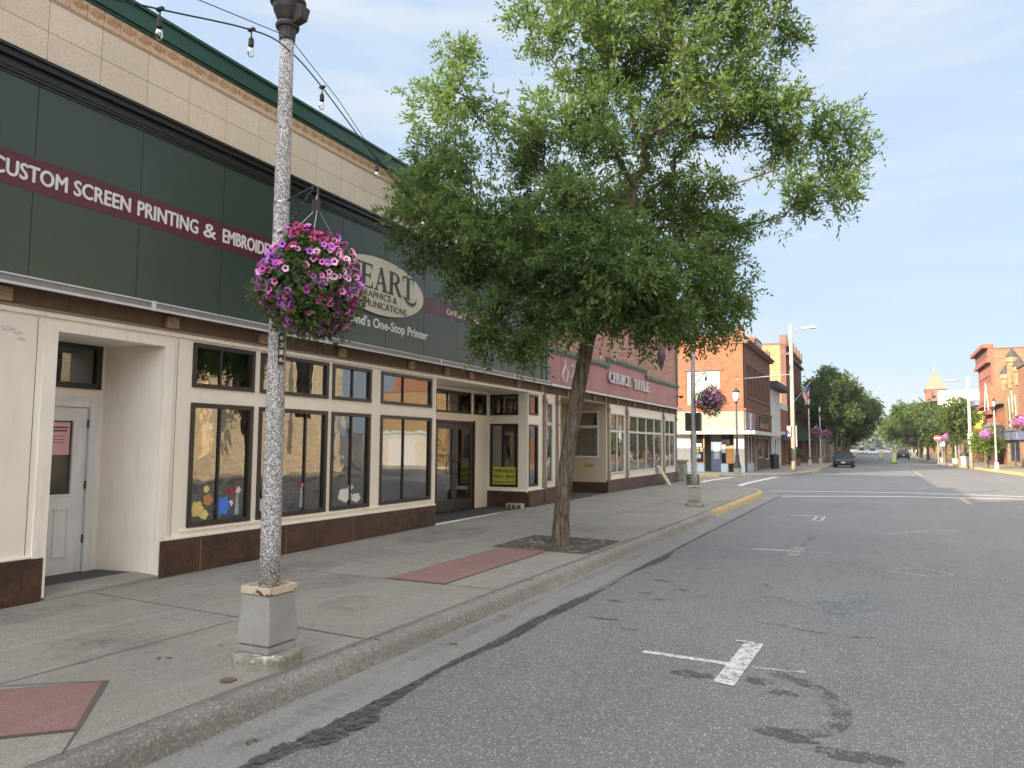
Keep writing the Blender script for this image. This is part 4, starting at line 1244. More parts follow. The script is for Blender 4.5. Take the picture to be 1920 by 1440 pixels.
# shell frieze in relief
V = []; Q = []; nu, nv = 26, 20; sw = .605 / 3
for i in range(len(us) - 1):
    for t3 in range(3):
        a = us[i] - (t3 + 1) * sw
        if a < 3.2: continue
        k = len(V)
        for iv in range(nv + 1):
            for iu in range(nu + 1):
                x = iu / nu; v = iv / nv
                r = hypot((x - .5) * 1.0, (1.0 - v) * .86)
                inside = r < .50
                h = .030 * (.5 + .5 * cos(r * 2 * pi / .125)) ** .7 + .012 * (1 - r) if inside else .004 + .022 * abs(sin((x if x < .5 else 1 - x) * 22 + v * 3)) * (1 - v * .5)
                e = .004 if (iu in (0, nu) or iv in (0, nv)) else 0
                p = FS.p(a + .002 + x * (sw - .004), 6.525 + v * .165, .048 + h - e)
                V.append(tuple(p))
        for iv in range(nv):
            for iu in range(nu):
                q = k + iv * (nu + 1) + iu
                Q.append((q, q + 1, q + nu + 2, q + nu + 1))
raw_mesh('shell_frieze', V, Q, 'frieze', shop)
mb = MB()
for i in range(len(us) - 1):
    mb.fbox(FS, us[i + 1] + .003, us[i] - .003, 6.508, 6.527, -.1, .056); mb.fbox(FS, us[i + 1] + .003, us[i] - .003, 6.688, 6.72, -.1, .058)
mb.fbox(FS, S0, 3.4, 6.53, 6.685, -.1, .058)
mb.build('frieze_edge', 'frieze_edge', shop)
mb = MB(); mb.fbox(FS, S0 - .02, S1 + .03, 6.72, 6.755, -.2, .085); mb.fbox(FS, S0 - .02, S1 + .03, 6.755, 6.79, -.2, .11)
mb.fprism(FS, [(S0 - .02, 6.79), (S1 + .03, 6.79), (S1 + .03, 7.02), (S0 - .02, 7.02)], -.25, .075)
mb.fbox(FS, S0 - .02, S1 + .03, 6.99, 7.03, -.28, .105)
mb.build('green_cornice', 'green_cornice', shop)

# inside, seen through the glass
mb = MB()
mb.box(-12.6, .9, .15, -12.5, 17.8, 3.16); mb.box(-12.5, .9, 3.20, EX - .12, 17.8, 3.26)
mb.box(-8.9, 6.45, 3.18, -8.05, 12.4, 3.24); mb.box(EX - .12, 6.30, .2, EX - .05, 6.40, 3.2)
mb.build('interior_wall', 'interior', shop)
MB().box(-12.5, .9, .15, EX - .1, 17.8, .18).build('interior_floor', 'interior_floor', shop)
MB().box(-8.95, 6.42, .40, F - .16, 12.50, .66).build('display_ledge', 'shelf_white', shop)
MB().box(-9.9, 17.1, .40, F - .16, 17.75, .66).build('display_ledge', 'shelf_white', shop)

def vase(x, y, z, label, cols, seed):
    t = thing('flower_vase', label, 'vase', (x, y, z))
    MB().lathe([(.028, 0), (.045, .02), (.05, .09), (.03, .16), (.036, .20)], (x, y, z), 14).build('vase', 'lamp_glass', t, smooth=True)
    r = random.Random(seed); st = MB(); bl_ = [MB() for _ in cols]
    for k in range(12):
        a = r.uniform(0, 6.28); d = r.uniform(.03, .14); h = r.uniform(.30, .42)
        e = (x + d * cos(a), y + d * sin(a), z + h)
        st.tube([(x, y, z + .15), (x + d * .4 * cos(a), y + d * .4 * sin(a), z + h * .7), e], .004, 5)
        bl_[k % len(cols)].ball(e, r.uniform(.025, .04), 7, 5)
    st.build('stem', 'petunia_leaf', t)
    for b_, c_ in zip(bl_, cols): b_.build('blossom', c_, t)
    return t
vase(-8.15, 7.60, .66, 'glass vase of red and white flowers behind the leftmost large window', ('pet_red', 'white_paper'), 1)
vase(-8.15, 8.72, .66, 'glass vase of red and white flowers right of the lamp post in the window', ('pet_red', 'white_paper'), 2)
vase(-8.15, 9.62, .66, 'glass vase with a single pink spray in the third large window', ('pet_pink',), 3)
def cushion(x, y, z, mat_, label, r=.14, tilt=0, sz=.8):
    t = thing('cushion', label, 'cushion', (x, y, z))
    MB().ball((x, y, z + r * sz), r, 18, 12, .55, 1, sz).build('cover', mat_, t, smooth=True)
    MB().ball((x + r * .55, y, z + r * sz), .012, 8, 6).build('button', 'white_letter', t)
cushion(-8.06, 6.93, .66, 'board_yellow', 'yellow round cushion at the left end of the first large window', .15, sz=1.25)
cushion(-8.04, 7.15, .66, 'orange_wood', 'orange cushion between the yellow and the blue one in the first large window', .13, sz=1.3)
cushion(-8.06, 7.42, .66, 'cushion_blue', 'bright blue cushion at the right of the first large window', .19, sz=.9)
cushion(-8.06, 8.06, .66, 'white_letter', 'white cushion in the second large window, half behind the lamp post', .15, sz=1.0)
cushion(-8.06, 9.98, .66, 'white_letter', 'large white cushion in the third large window', .21, sz=.8)
cushion(-8.06, 10.28, .66, 'white_paper', 'small white cushion beside the large one in the third window', .11, sz=.7)
def shirt(x, y, z, mat_, label, s=1.0):
    fr_ = Fr((x, y, 0), (0, 1, 0), (1, 0, 0))
    t = thing('hanging_garment', label, 'garment', (x, y, z))
    g_ = MB(); P = [(-.20 * s, 0), (.20 * s, 0), (.21 * s, .45 * s), (.36 * s, .12 * s), (.45 * s, .18 * s), (.27 * s, .62 * s), (.08 * s, .70 * s), (-.08 * s, .70 * s), (-.27 * s, .62 * s), (-.45 * s, .18 * s), (-.36 * s, .12 * s), (-.21 * s, .45 * s)]
    g_.fprism(fr_, [(a, z + b) for a, b in P], -.04, .04); g_.build('cloth', mat_, t, bevel=.015)
    MB().tube([(x, y - .1 * s, z + .69 * s), (x, y, z + .76 * s), (x, y + .1 * s, z + .69 * s)], .006, 5).build('hanger', 'wire', t)
    return t
shirt(-8.30, 9.02, 1.42, 'cloth_red', 'dark red sweatshirt hanging inside the window right of the lamp post')
shirt(-8.60, 8.05, 1.35, 'cloth_grey', 'grey sweatshirt hanging inside the second large window, left of the lamp post', .9)
shirt(-8.35, 9.75, 1.35, 'cloth_blue', 'navy shirt hanging in the left half of the third large window', .85)
shirt(-8.35, 10.22, 1.35, 'cloth_grey', 'light grey shirt hanging in the right half of the third large window', .85)
shirt(-8.35, 6.98, 1.15, 'cloth_red', 'dark red shirt hanging at the left edge of the first large window', .6)
gp = MB()
for k in range(9): gp.tube([(-8.5, 8.95 + k * .06, .68), (-8.5, 8.95 + k * .06, 1.55)], .003, 4)
for k in range(13): gp.tube([(-8.5, 8.95, .70 + k * .07), (-8.5, 9.43, .70 + k * .07)], .003, 4)
tag(gp.build('wire_grid', 'white_letter'), 'white wire display grid standing behind the flowers in the window', 'wire rack')

# ================================================================ TITLE COMPANY BUILDING
tb = thing('office_building', 'brick office building with faded maroon sign and white framed windows', 'office', (F, S1, 0))
T0, T1 = S1 + .005, 32.66
mb = MB()
mb.fbox(FS, T0, T1, 3.3, 6.55, -.3, -.02)
mb.box(-26, T1 - .25, 0, F - .3, T1, 6.5); mb.box(-26, T0 + .2, 0, -25.7, T1 - .25, 6.5)
mb.box(F - .3, T1 - .25, 0, F - .02, T1, 3.3)
mb.build('brick_wall', 'brick_choice', tb)
MB().box(-26, T0, 6.55, F + .02, T1 + .03, 6.68).build('roof', 'green_cornice', tb)
MB().fbox(FS, T1 - .14, T1 - .02, 3.5, 6.5, -.02, .07).build('downpipe', 'green_trim2', tb)
mb = MB(); mb.fbox(FS, T0, T1 + .05, 3.158, 3.36, -.04, .0); mb.build('wood_beam', 'beam', tb)
mb = MB(); mb.fbox(FS, T0, T1 + .05, 3.15, 3.18, .0, .035); mb.build('beam_ledge', 'beam', tb)
for u in (19.57, 21.8, 22.86, 24.07, 26.04, 27.79, 29.6, 31.5):
    m = MB(); m.fbox(FS, u - .07, u + .07, 3.17, 3.32, .0, .07); m.build('bracket_block', 'beam_tan', tb)
mb = MB(); mb.fbox(FS, T0 + .03, T1 + .55, 3.372, 3.40, -.02, .22); mb.fbox(FS, T0 + .03, T1 + .55, 3.40, 3.45, .0, .10); mb.build('canopy_top', 'green_trim2', tb)
mb = MB(); mb.fbox(FS, T0 + .03, T1 + .55, 3.335, 3.40, .22, .235); mb.build('gutter_lip', 'gutter_metal', tb)
# sign board with a raised middle
mb = MB()
for a, b in ((18.10, 19.02), (19.04, 21.4), (21.42, 23.12)): mb.fbox(FS, a, b, 3.45, 4.27, -.02, .05)
mb.fbox(FS, 23.14, 25.3, 3.45, 4.51, -.02, .05); mb.fbox(FS, 25.31, 27.5, 3.45, 4.51, -.02, .05)
for a in (27.52, 29.2, 30.9): mb.fbox(FS, a, min(a + 1.67, T1 - .15), 3.45, 4.27, -.02, .05)
sg = mb.build('sign_board', 'sign_pink', tb)
mb = MB()
for a, b, z in ((18.0, 23.14, 4.27), (27.5, T1, 4.27), (23.04, 27.6, 4.51)):
    mb.fbox(FS, a, b, z, z + .06, .0, .085); mb.fbox(FS, a, b, z + .06, z + .16, .0, .13)
mb.fbox(FS, 23.04, 23.14, 4.33, 4.51, .0, .085); mb.fbox(FS, 27.5, 27.6, 4.33, 4.51, .0, .085)
mb.fbox(FS, 18.0, 18.10, 3.45, 4.27, .0, .08)
mb.build('sign_trim', 'green_trim2', tb)
serif_text(FS, 'CHOICE', 23.02, 25.42, 3.83, 4.20, .08, .05, 'silver_letter', sg)
serif_text(FS, 'TITLE', 25.80, 27.86, 3.80, 4.17, .08, .05, 'silver_letter', sg)
serif_text(FS, 'CHOICE', 22.98, 25.38, 3.82, 4.19, .052, .027, 'letter_side', sg)
serif_text(FS, 'TITLE', 25.76, 27.82, 3.79, 4.16, .052, .027, 'letter_side', sg)
def ribbon(fr, pts, ws, w, mat_, parent, name):
    m = MB()
    for i in range(len(pts) - 1):
        a, b = pts[i], pts[i + 1]
        m.fprism(fr, [(a[0] - ws[i], a[1]), (a[0] + ws[i], a[1]), (b[0] + ws[i + 1], b[1]), (b[0] - ws[i + 1], b[1])], w, w + .01 + .0003 * (i % 2))
    return m.build(name, mat_, parent)
P = arc([(19.30, 4.24), (19.36, 4.08), (19.28, 3.92), (19.16, 3.78), (19.22, 3.62), (19.33, 3.52)], 4)
ribbon(FS, P, [.01 + .055 * sin(pi * i / (len(P) - 1)) for i in range(len(P))], .051, 'silver_letter', sg, 'flame_logo')
P = arc([(19.36, 4.06), (19.52, 3.92), (19.56, 3.80), (19.50, 3.66), (19.42, 3.52)], 4)
ribbon(FS, P, [.006 + .045 * sin(pi * min(1, (i / (len(P) - 1)) ** 1.6)) for i in range(len(P))], .052, 'silver_letter', sg, 'flame_logo')
serif_text(FS, 'NO', 19.78, 20.22, 4.02, 4.10, .051, .02, 'silver_letter', sg)
serif_text(FS, 'A', 19.74, 20.30, 3.70, 3.96, .051, .02, 'silver_letter', sg)
m = MB(); m.lathe([(.09, 0), (.12, -.02), (.05, -.10)], tuple(FS.p(32.3, 3.95, .28)), 12); m.tube([FS.p(32.3, 3.93, 0), FS.p(32.3, 3.93, .28)], .02); m.build('flood_light', 'signal_dark', tb)
# shopfront
mb = MB()
holes = [(18.06, 18.60, .76, 2.92), (19.12, 23.1, 0, 3.14)] + [(23.33, 24.97, .82, 2.86), (25.43, 30.02, .84, 2.86), (30.42, 32.18, .90, 2.86)]
mb.fwall(FS, T0, T1 - .26, .64, 3.156, holes, 0, .12)
mb.build('tan_panel_front', 'cream', tb)
mb = MB()
slabs(mb, FS, T0 + .01, 19.10, lambda u: .63, -.2, .035, 1.2); mb.build('granite_base', 'granite', tb); mb = MB()
slabs(mb, FS, 23.1, T1 - .02, lambda u: .63, -.2, .035, 1.5); mb.build('granite_base', 'granite', tb); mb = MB()
ST = Fr((-7.90, 23.088, 0), (1, 0, 0), (0, -1, 0))
slabs(mb, ST, -1.4, -.02, lambda u: .57, -.15, .03, 1.4)
mb.build('granite_base', 'granite', tb)
def pilaster(u, w=.11):
    m = MB(); m.fbox(FS, u - w / 2, u + w / 2, .62, 3.15, 0, .055); m.fbox(FS, u - w / 2 - .02, u + w / 2 + .02, .62, .92, .0, .075); m.fbox(FS, u - w / 2 - .02, u + w / 2 + .02, 2.86, 3.0, .0, .085)
    m.fbox(FS, u - w / 2 - .012, u + w / 2 + .012, 2.3, 2.36, .0, .07)
    m.build('pilaster', 'taupe', tb, bevel=.005)
for u in (17.97, 18.85, 23.2, 25.2, 30.22, 32.35): pilaster(u, .14)
window(FS, 18.10, 18.56, .76, 2.92, tb, 'win_white', 'glass_wavy', .05, (), (2.34,), w=.02, mw=.09)
def wbay(a, b, n):
    st = (b - a) / n
    ms = tuple(a + st * k for k in range(1, n))
    window(FS, a, b, .84, 2.86, tb, 'win_white', 'glass_wavy', .05, ms, (2.25,), w=.03, d=.09, mw=.075)
wbay(23.36, 24.94, 2); wbay(25.46, 29.98, 4); wbay(30.46, 32.14, 2)
for a_, b_ in ((23.4, 24.9), (25.5, 29.9), (30.5, 32.1)):
    m = MB(); n_ = int((b_ - a_) / .06)
    for k in range(n_):
        y0_, y1_ = a_ + (b_ - a_) * k / n_, a_ + (b_ - a_) * (k + 1) / n_
        d0, d1 = .03 * (k % 2), .03 * ((k + 1) % 2)
        m.quad(FS.p(y0_, .85, -.30 + d0), FS.p(y1_, .85, -.30 + d1), FS.p(y1_, 2.84, -.30 + d1), FS.p(y0_, 2.84, -.30 + d0))
    m.build('added_curtain', 'added_curtain', tb)  # pleated pale sheets added behind the panes to lighten them
# its entry recess
mb = MB()
mb.fwall(ST, -1.35, 0, .565, 3.14, [(-1.20, -.24, 1.36, 2.90)], 0, .08)
mb.fbox(FS, 19.1, 23.1, 3.12, 3.16, -1.5, -.01)
mb.build('entry_side_panel', 'tan', tb)
window(ST, -1.20, -.24, 1.36, 2.90, tb, 'win_white', 'glass', .06, (), (2.38,), w=.02, mw=.09)
m = MB(); m.fbox(ST, -.74, -.44, 1.07, 1.16, .0, .02); m.fbox(ST, -.71, -.47, 1.10, 1.13, .02, .03); m.build('mail_slot', 'brass', tb)
ft = Fr((-9.25, 0, 0), (0, 1, 0), (1, 0, 0))
mb = MB(); mb.fwall(ft, 19.0, 23.1, .2, 3.14, [(19.3, 19.9, 2.3, 2.85), (20.1, 20.7, 2.3, 2.85), (19.4, 20.4, .2, 2.2)], 0, .1); mb.box(-9.25, 19.0, .2, F - .13, 19.1, 3.14); mb.build('entry_back_panel', 'tan', tb)
window(ft, 19.3, 19.9, 2.3, 2.85, tb, 'win_white', 'glass', .05, w=.02); window(ft, 20.1, 20.7, 2.3, 2.85, tb, 'win_white', 'glass', .05, w=.02)
d = MB().fwall(ft, 19.4, 20.4, .21, 2.19, [(19.55, 20.25, .4, 2.05)], .0, .05).build('front_door', 'cream_trim', tb)
MB().quad(ft.p(19.55, .4, -.02), ft.p(20.25, .4, -.02), ft.p(20.25, 2.05, -.02), ft.p(19.55, 2.05, -.02)).build('pane', 'glass', d)
mb = MB(); mb.box(-9.3, 19.1, .02, F + .02, 23.08, .225); mb.build('entry_floor', 'mat_dark', tb)
mb = MB(); mb.box(-12.6, T0 + .3, .2, -12.5, T1 - .3, 3.16); mb.box(-12.5, T0 + .3, 3.22, -8.1, T1 - .3, 3.28); mb.build('interior_wall', 'interior', tb)
MB().box(-12.5, T0 + .3, .15, -9.35, T1 - .3, .18).build('interior_floor', 'interior_floor', tb)
CX0, CY0 = -6.95, 30.3
# yellow board leaning on the granite, grey plinth and black crate at the corner
t = thing('leaning_sign', 'small pale yellow board leaning against the granite by the corner windows', 'sign', (-7.5, 29.2, .2))
m = MB(); m.hexa([(-7.42, 29.3, .21), (-7.42, 29.75, .21), (-7.45, 29.75, .21), (-7.45, 29.3, .21), (-7.80, 28.95, .98), (-7.80, 29.40, .98), (-7.83, 29.40, .98), (-7.83, 28.95, .98)]); m.build('board', 'leaning_board', t)
m = MB(); m.taper(-8.0, 33.3, 0, 1.05, .35, .38, .32, .35); m.taper(-8.0, 33.3, 1.05, 1.15, .38, .41, .38, .41)
tag(m.build('corner_plinth', 'mossy', bevel=.02), 'short grey stone plinth at the corner of the brick office', 'plinth')
m = MB(); 
for z in (.18, .30, .42, .54): m.box(CX0, CY0, z, CX0 + .42, CY0 + .4, z + .07)
for (x, y) in ((CX0, CY0), (CX0 + .39, CY0), (CX0, CY0 + .36), (CX0 + .39, CY0 + .36)): m.box(x, y, .17, x + .03, y + .04, .62)
tag(m.build('black_crate', 'signal_dark'), 'black slatted crate standing on the corner behind the second lamp post', 'crate')
# neighbour further back along the block (out of the picture, shades the street)
nb = thing('brick_block', 'taller brick building next to the print shop, behind the viewer', 'building', (F, -30, 0))
MB().box(-26, -30, 0, F, -5, 11.6).build('wall', 'red_brick', nb)
MB().box(-26.1, -30.1, 11.6, F + .1, -4.9, 11.8).build('roof', 'roof_dark', nb)
# ================================================================ LAMP POSTS AND BASKETS
PX, PY = -4.11, 4.27
lamp = thing('street_lamp', 'nearest speckled stone lamp post on a grey box pedestal, number plate W316', 'street lamp', (PX, PY, .16), 'speckled lamp posts along the street')
c = (PX, PY, .16)
MB().lathe([(.246, -.02), (.247, .065), (.240, .085), (.225, .095), (.0001, .097)], c, 40).build('foot', 'mossy', lamp, smooth=False)
m = MB(); m.taper(PX, PY, .254, .31, .150, .150, .147, .147); m.taper(PX, PY, .316, .67, .160, .160, .131, .131); m.build('pedestal', 'pedestal', lamp, bevel=.012)
m = MB(); m.box(PX - .142, PY - .142, .672, PX + .142, PY - .13, .728); m.box(PX - .142, PY + .13, .672, PX + .142, PY + .142, .728)
m.box(PX - .142, PY - .13, .672, PX - .13, PY + .13, .728); m.box(PX + .13, PY - .13, .672, PX + .142, PY + .13, .728); m.box(PX - .13, PY - .13, .672, PX + .13, PY + .13, .704)
m.build('pedestal_cap', 'cap_cream', lamp, bevel=.004)
m = MB(); m.lathe([(.0765 - .0236 * k / 12, .54 + 4.28 * k / 12) for k in range(13)], c, 28); m.build('shaft', 'pole_stone', lamp, smooth=True)
m = MB(); m.lathe([(.054, 4.80), (.060, 4.81), (.062, 4.86), (.070, 4.90)], c, 32, flute=.05); m.lathe([(.070, 4.90), (.088, 4.905), (.094, 4.925), (.088, 4.945), (.066, 4.95)], c, 28)
m.lathe([(.066, 4.95), (.080, 4.97), (.112, 5.05), (.122, 5.10)], c, 28); m.lathe([(.128, 5.10), (.140, 5.115), (.140, 5.135), (.118, 5.15), (.10, 5.155)], c, 28)
m.build('capital', 'lamp_iron', lamp, smooth=False)
m = MB(); m.hexa([(PX + .07, PY - .03, 5.07), (PX + .17, PY - .04, 5.10), (PX + .17, PY + .04, 5.10), (PX + .07, PY + .03, 5.07), (PX + .09, PY - .045, 5.24), (PX + .19, PY - .05, 5.20), (PX + .19, PY + .05, 5.20), (PX + .09, PY + .045, 5.24)]); m.build('outlet_box', 'lamp_iron', lamp, bevel=.008)
g_ = MB(); g_.lathe([(.085, 5.16), (.125, 5.55), (.132, 5.60)], c, 8); lg = g_.build('lantern_glass', 'lamp_glass', lamp)
m = MB()
for k in range(8):
    a = 2 * pi * k / 8
    m.tube([(PX + .088 * cos(a), PY + .088 * sin(a), 5.31), (PX + .136 * cos(a), PY + .136 * sin(a), 5.76)], .008, 5)
m.lathe([(.145, 5.60), (.150, 5.62), (.12, 5.68), (.06, 5.76), (.03, 5.80), (.035, 5.83), (.01, 5.90)], c, 20)
m.build('lantern_frame', 'lamp_iron', lamp)
# bracket arm toward the street
def arm(parent, px, py, s=1):
    m = MB()
    m.tube([(px + .05 * s, py, 3.655), (px + .2 * s, py, 3.70), (px + .33 * s, py, 3.735), (px + .36 * s, py, 3.72), (px + .36 * s, py, 3.60)], .009, 6)
    m.tube([(px + .06 * s, py, 3.42), (px + .14 * s, py, 3.53), (px + .32 * s, py, 3.725)], .009, 6)
    for k in range(9):
        q = k / 8; m.ball((px + (.07 + .24 * q) * s, py, 3.43 + .28 * q), .0125, 6, 4)
    m.box(px + .34 * s - .02, py - .02, 3.52, px + .34 * s + .03, py + .02, 3.62)
    m.build('bracket_arm', 'lamp_iron', parent)
arm(lamp, PX, PY)
m = MB()
for z in (3.65, 3.42): MB().lathe([(.0625, z - .178), (.0635, z - .176), (.0635, z - .16), (.0625, z - .158)], c, 24).build('steel_band', 'steel', lamp)
NP_ = Fr((PX, PY, 0), (cos(radians(20)), sin(radians(20)), 0), (sin(radians(20)), -cos(radians(20)), 0))
NP_ = Fr((PX, PY, 0), (cos(radians(62)), sin(radians(62)), 0), (sin(radians(62)), -cos(radians(62)), 0))
pl = MB().fbox(NP_, -.012, .028, 2.37, 2.61, .062, .072).build('number_plate', 'signal_dark', lamp)
for i, ch in enumerate('W316'): text(NP_, ch, -.005, .022, 2.56 - i * .055, 2.595 - i * .055, .0725, 'white_letter', pl, bold=.01)

def flower_basket(cx, cy, cz, R, label, seed=1, nf=430, nl=6500):
    t = thing('hanging_flower_basket', label, 'flower basket', (cx, cy, cz), 'flower baskets hung from the lamp posts')
    rn = np.random.default_rng(seed)
    # leaves
    d = rn.normal(size=(nl, 3)); d /= np.linalg.norm(d, axis=1)[:, None]
    low = d[:, 2] < -.1
    rad = R * rn.uniform(.55, 1.0, nl) ** .45
    rad = rad * (1 + .10 * np.sin(d[:, 0] * 5 + 1) + .09 * np.cos(d[:, 1] * 7 + d[:, 2] * 4))
    rad[low] *= rn.uniform(.88, 1.22, low.sum()) ** 1.3
    P = d * rad[:, None] * np.array([1.0, 1.0, .95])
    P[:, 2] = np.where(P[:, 2] > 0, P[:, 2] * .92, P[:, 2])
    tt = rn.normal(size=(nl, 3)); tt += d * .6; tt[:, 2] -= .4; tt /= np.linalg.norm(tt, axis=1)[:, None]
    nn = np.cross(tt, rn.normal(size=(nl, 3))); nn /= np.linalg.norm(nn, axis=1)[:, None]
    L = rn.uniform(.014, .03, nl)[:, None]; W = L * .42
    o = np.array([cx, cy, cz])
    V = np.stack([P - tt * L, P + nn * W, P + tt * L, P - nn * W], 1).reshape(-1, 3) + o
    Q = np.arange(nl * 4).reshape(-1, 4)
    raw_mesh('foliage', V, Q, 'petunia_leaf', t)
    MB().ball((cx, cy, cz), R * .60, 16, 12).build('pot', 'roof_dark', t)
    # petunias, five-lobed funnels facing outwards
    pals = ['pet_pink', 'pet_mag', 'pet_purple', 'pet_red', 'pet_pale', 'pet_throat']
    V = []; Q = []; MI = []
    ctr = [Vector(rn.normal(size=3)).normalized() for _ in range(30)]
    cch = []
    for v in ctr:
        sx = v.x * .6 + v.y * .2
        r0 = rn.random()
        if v.z > .45: ch = 0 if r0 < .6 else (4 if r0 < .75 else 3)
        elif sx < -.05: ch = 2 if r0 < .6 else (1 if r0 < .8 else 3)
        elif sx > .25: ch = 0 if r0 < .55 else (4 if r0 < .75 else 2)
        else: ch = 2 if r0 < .45 else (0 if r0 < .6 else (3 if r0 < .85 else 1))
        cch.append(ch)
    for i in range(nf):
        k = int(rn.integers(0, len(ctr)))
        v = (ctr[k] + Vector(rn.normal(size=3)) * .27).normalized() if rn.random() < .80 else Vector(rn.normal(size=3)).normalized()
        ch = cch[k] if rn.random() < .85 else int(rn.integers(0, 5))
        rr = R * (1 + .10 * sin(v.x * 5 + 1) + .09 * cos(v.y * 7 + v.z * 4)) * rn.uniform(.90, 1.07)
        p = o + np.array([v.x * rr, v.y * rr, v.z * rr * .93])
        nrm = (v + Vector(rn.normal(size=3)) * .35 + Vector((.1, -.15, -.05))).normalized()
        a = nrm.orthogonal().normalized(); b = nrm.cross(a); rs = rn.uniform(.022, .035) * R / .40
        kk = len(V); V.append(tuple(Vector(p) - nrm * rs * .5))
        n10 = 10; ph = rn.random() * 6.28
        for lv, sc_, dz in ((0, .38, -.05), (1, 1.0, .12)):
            for j in range(n10):
                an = ph + 2 * pi * j / n10
                q = rs * sc_ * ((1.0 if j % 2 == 0 else .80) if lv else 1.0)
                V.append(tuple(Vector(p) + (a * cos(an) + b * sin(an)) * q + nrm * rs * (dz + (.10 * (j % 2) if lv else 0))))
        for j in range(n10):
            j2 = (j + 1) % n10
            Q.append((kk, kk + 1 + j, kk + 1 + j2, kk)); MI.append(5)
            Q.append((kk + 1 + j, kk + 11 + j, kk + 11 + j2, kk + 1 + j2)); MI.append(ch)
    Q = [q for q in Q]
    me_ = bpy.data.meshes.new('petals')
    me_.from_pydata([(x - cx, y - cy, z - cz) for x, y, z in V], [], [q[:3] if q[0] == q[3] else q for q in Q])
    for p_ in pals: me_.materials.append(MT[p_])
    me_.polygons.foreach_set('material_index', MI); me_.update()
    ob = bpy.data.objects.new('blossoms', me_); COL.objects.link(ob); ob.parent = t; ob['kind'] = 'stuff'
    m = MB()
    hk = (cx + .05, cy, cz + .72)
    for k in range(4):
        a = pi / 4 + k * pi / 2
        m.tube([(cx + .05, cy, cz + .57), (cx + R * .5 * cos(a), cy + R * .5 * sin(a), cz + R * .80)], .0028, 4)
    m.tube([(cx + .055, cy, cz + .62), (cx + .035, cy, cz + .60), (cx + .05, cy, cz + .56)], .004, 5); m.tube([(cx + .05, cy, cz + .56), (cx + .03, cy, cz + .62), (cx + .045, cy, cz + .68)], .005, 5)
    m.build('wire_hanger', 'steel', t)
    return t
bk = flower_basket(PX + .31, PY, 2.99, .385, 'big ball of pink and purple petunias hanging from the nearest lamp post', 3, 1150, 9500)
bk_far = flower_basket(-3.93, 20.04, 2.99, .40, 'purple and magenta petunia basket on the second lamp post, by the corner', 5, 300, 3500)

def lamp_at(x, y, label, s=1, rz=0, z=.16):
    o = dup(lamp, (x, y, z), rz, label, skip=('number_plate',))
    o.scale = (s, s, s); return o
def basket_at(x, y, label, rz=0, z=3.0, s=1, src=None):
    o = dup(src or bk_far, (x, y, z), rz, label); o.scale = (s, s, s); return o
l2 = lamp_at(-4.39, 20.04, 'second speckled lamp post, with dark signal boxes, at the end of the near sidewalk')
tg = thing('signal_box_pair', 'two dark flat boxes strapped to either side of the second lamp post', 'signal box', (-4.39, 20.04, 2.2))
for dx, dy in ((.13, .05), (-.13, -.05)): MB().box(-4.39 + dx - .05, 20.04 + dy - .16, 2.17, -4.39 + dx + .05, 20.04 + dy + .16, 2.66).build('housing', 'signal_dark', tg, bevel=.01)
MB().box(-4.50, 20.0, 2.28, -4.28, 20.08, 2.33).build('strap', 'steel', tg)
FL = [(-4.78, 64, .97), (-4.78, 77, .96), (-4.6, 97, .95), (-4.6, 122, .95), (-4.6, 150, .95)]
lab = ['speckled lamp post nearest the far corner on the left sidewalk, flower basket on it', 'lamp post just left of the dark parked car, second on the far left walk', 'third lamp post along the far left walk, under the big trees', 'fourth lamp post along the far left walk, thin and distant', 'most distant lamp post visible on the left walk']
lb = ['petunia basket nearest the far corner on the left sidewalk', 'petunia basket above the dark parked car, second along the far left walk', 'third petunia basket along the far left walk, under the trees', 'fourth petunia basket along the far left walk', 'smallest, most distant petunia basket on the left walk']
for (x, y, s), a, b in zip(FL, lab, lb):
    lamp_at(x, y, a, s); basket_at(x + .55, y, b, .5 * y, 2.95, 1.1)
FR_ = [(8.11, 66.34, .92), (7.03, 84.85, .86), (5.9, 102, .88), (5.6, 124, .9), (5.5, 150, .9)]
lab = ['lamp post before the brick front with the pointed roof, on the right walk', 'lamp post left of the tall pale light pole on the right walk', 'lamp post by the outdoor signs on the right walk', 'fourth lamp post along the right walk, beyond the signs', 'most distant lamp post on the right walk']
lb = ['pink petunia basket beside the small lime tree on the right', 'pink petunia basket left of the tall pale light pole', 'pink petunia basket over the red round sign', 'fourth pink petunia basket along the right walk', 'smallest, most distant pink basket on the right walk']
for (x, y, s), a, b in zip(FR_, lab, lb):
    lamp_at(x, y, a, s, pi); basket_at(x - .55 - .15 * (y > 80), y, b, 3 + y, 2.75, 1.08, bk)
basket_at(8.5, 57.5, 'pink petunia basket at the right edge of the view', 2, 3.4, 1.3, bk)
lamp_at(9.05, 57.5, 'lamp post at the right edge of the view carrying a flower basket', .95, pi)

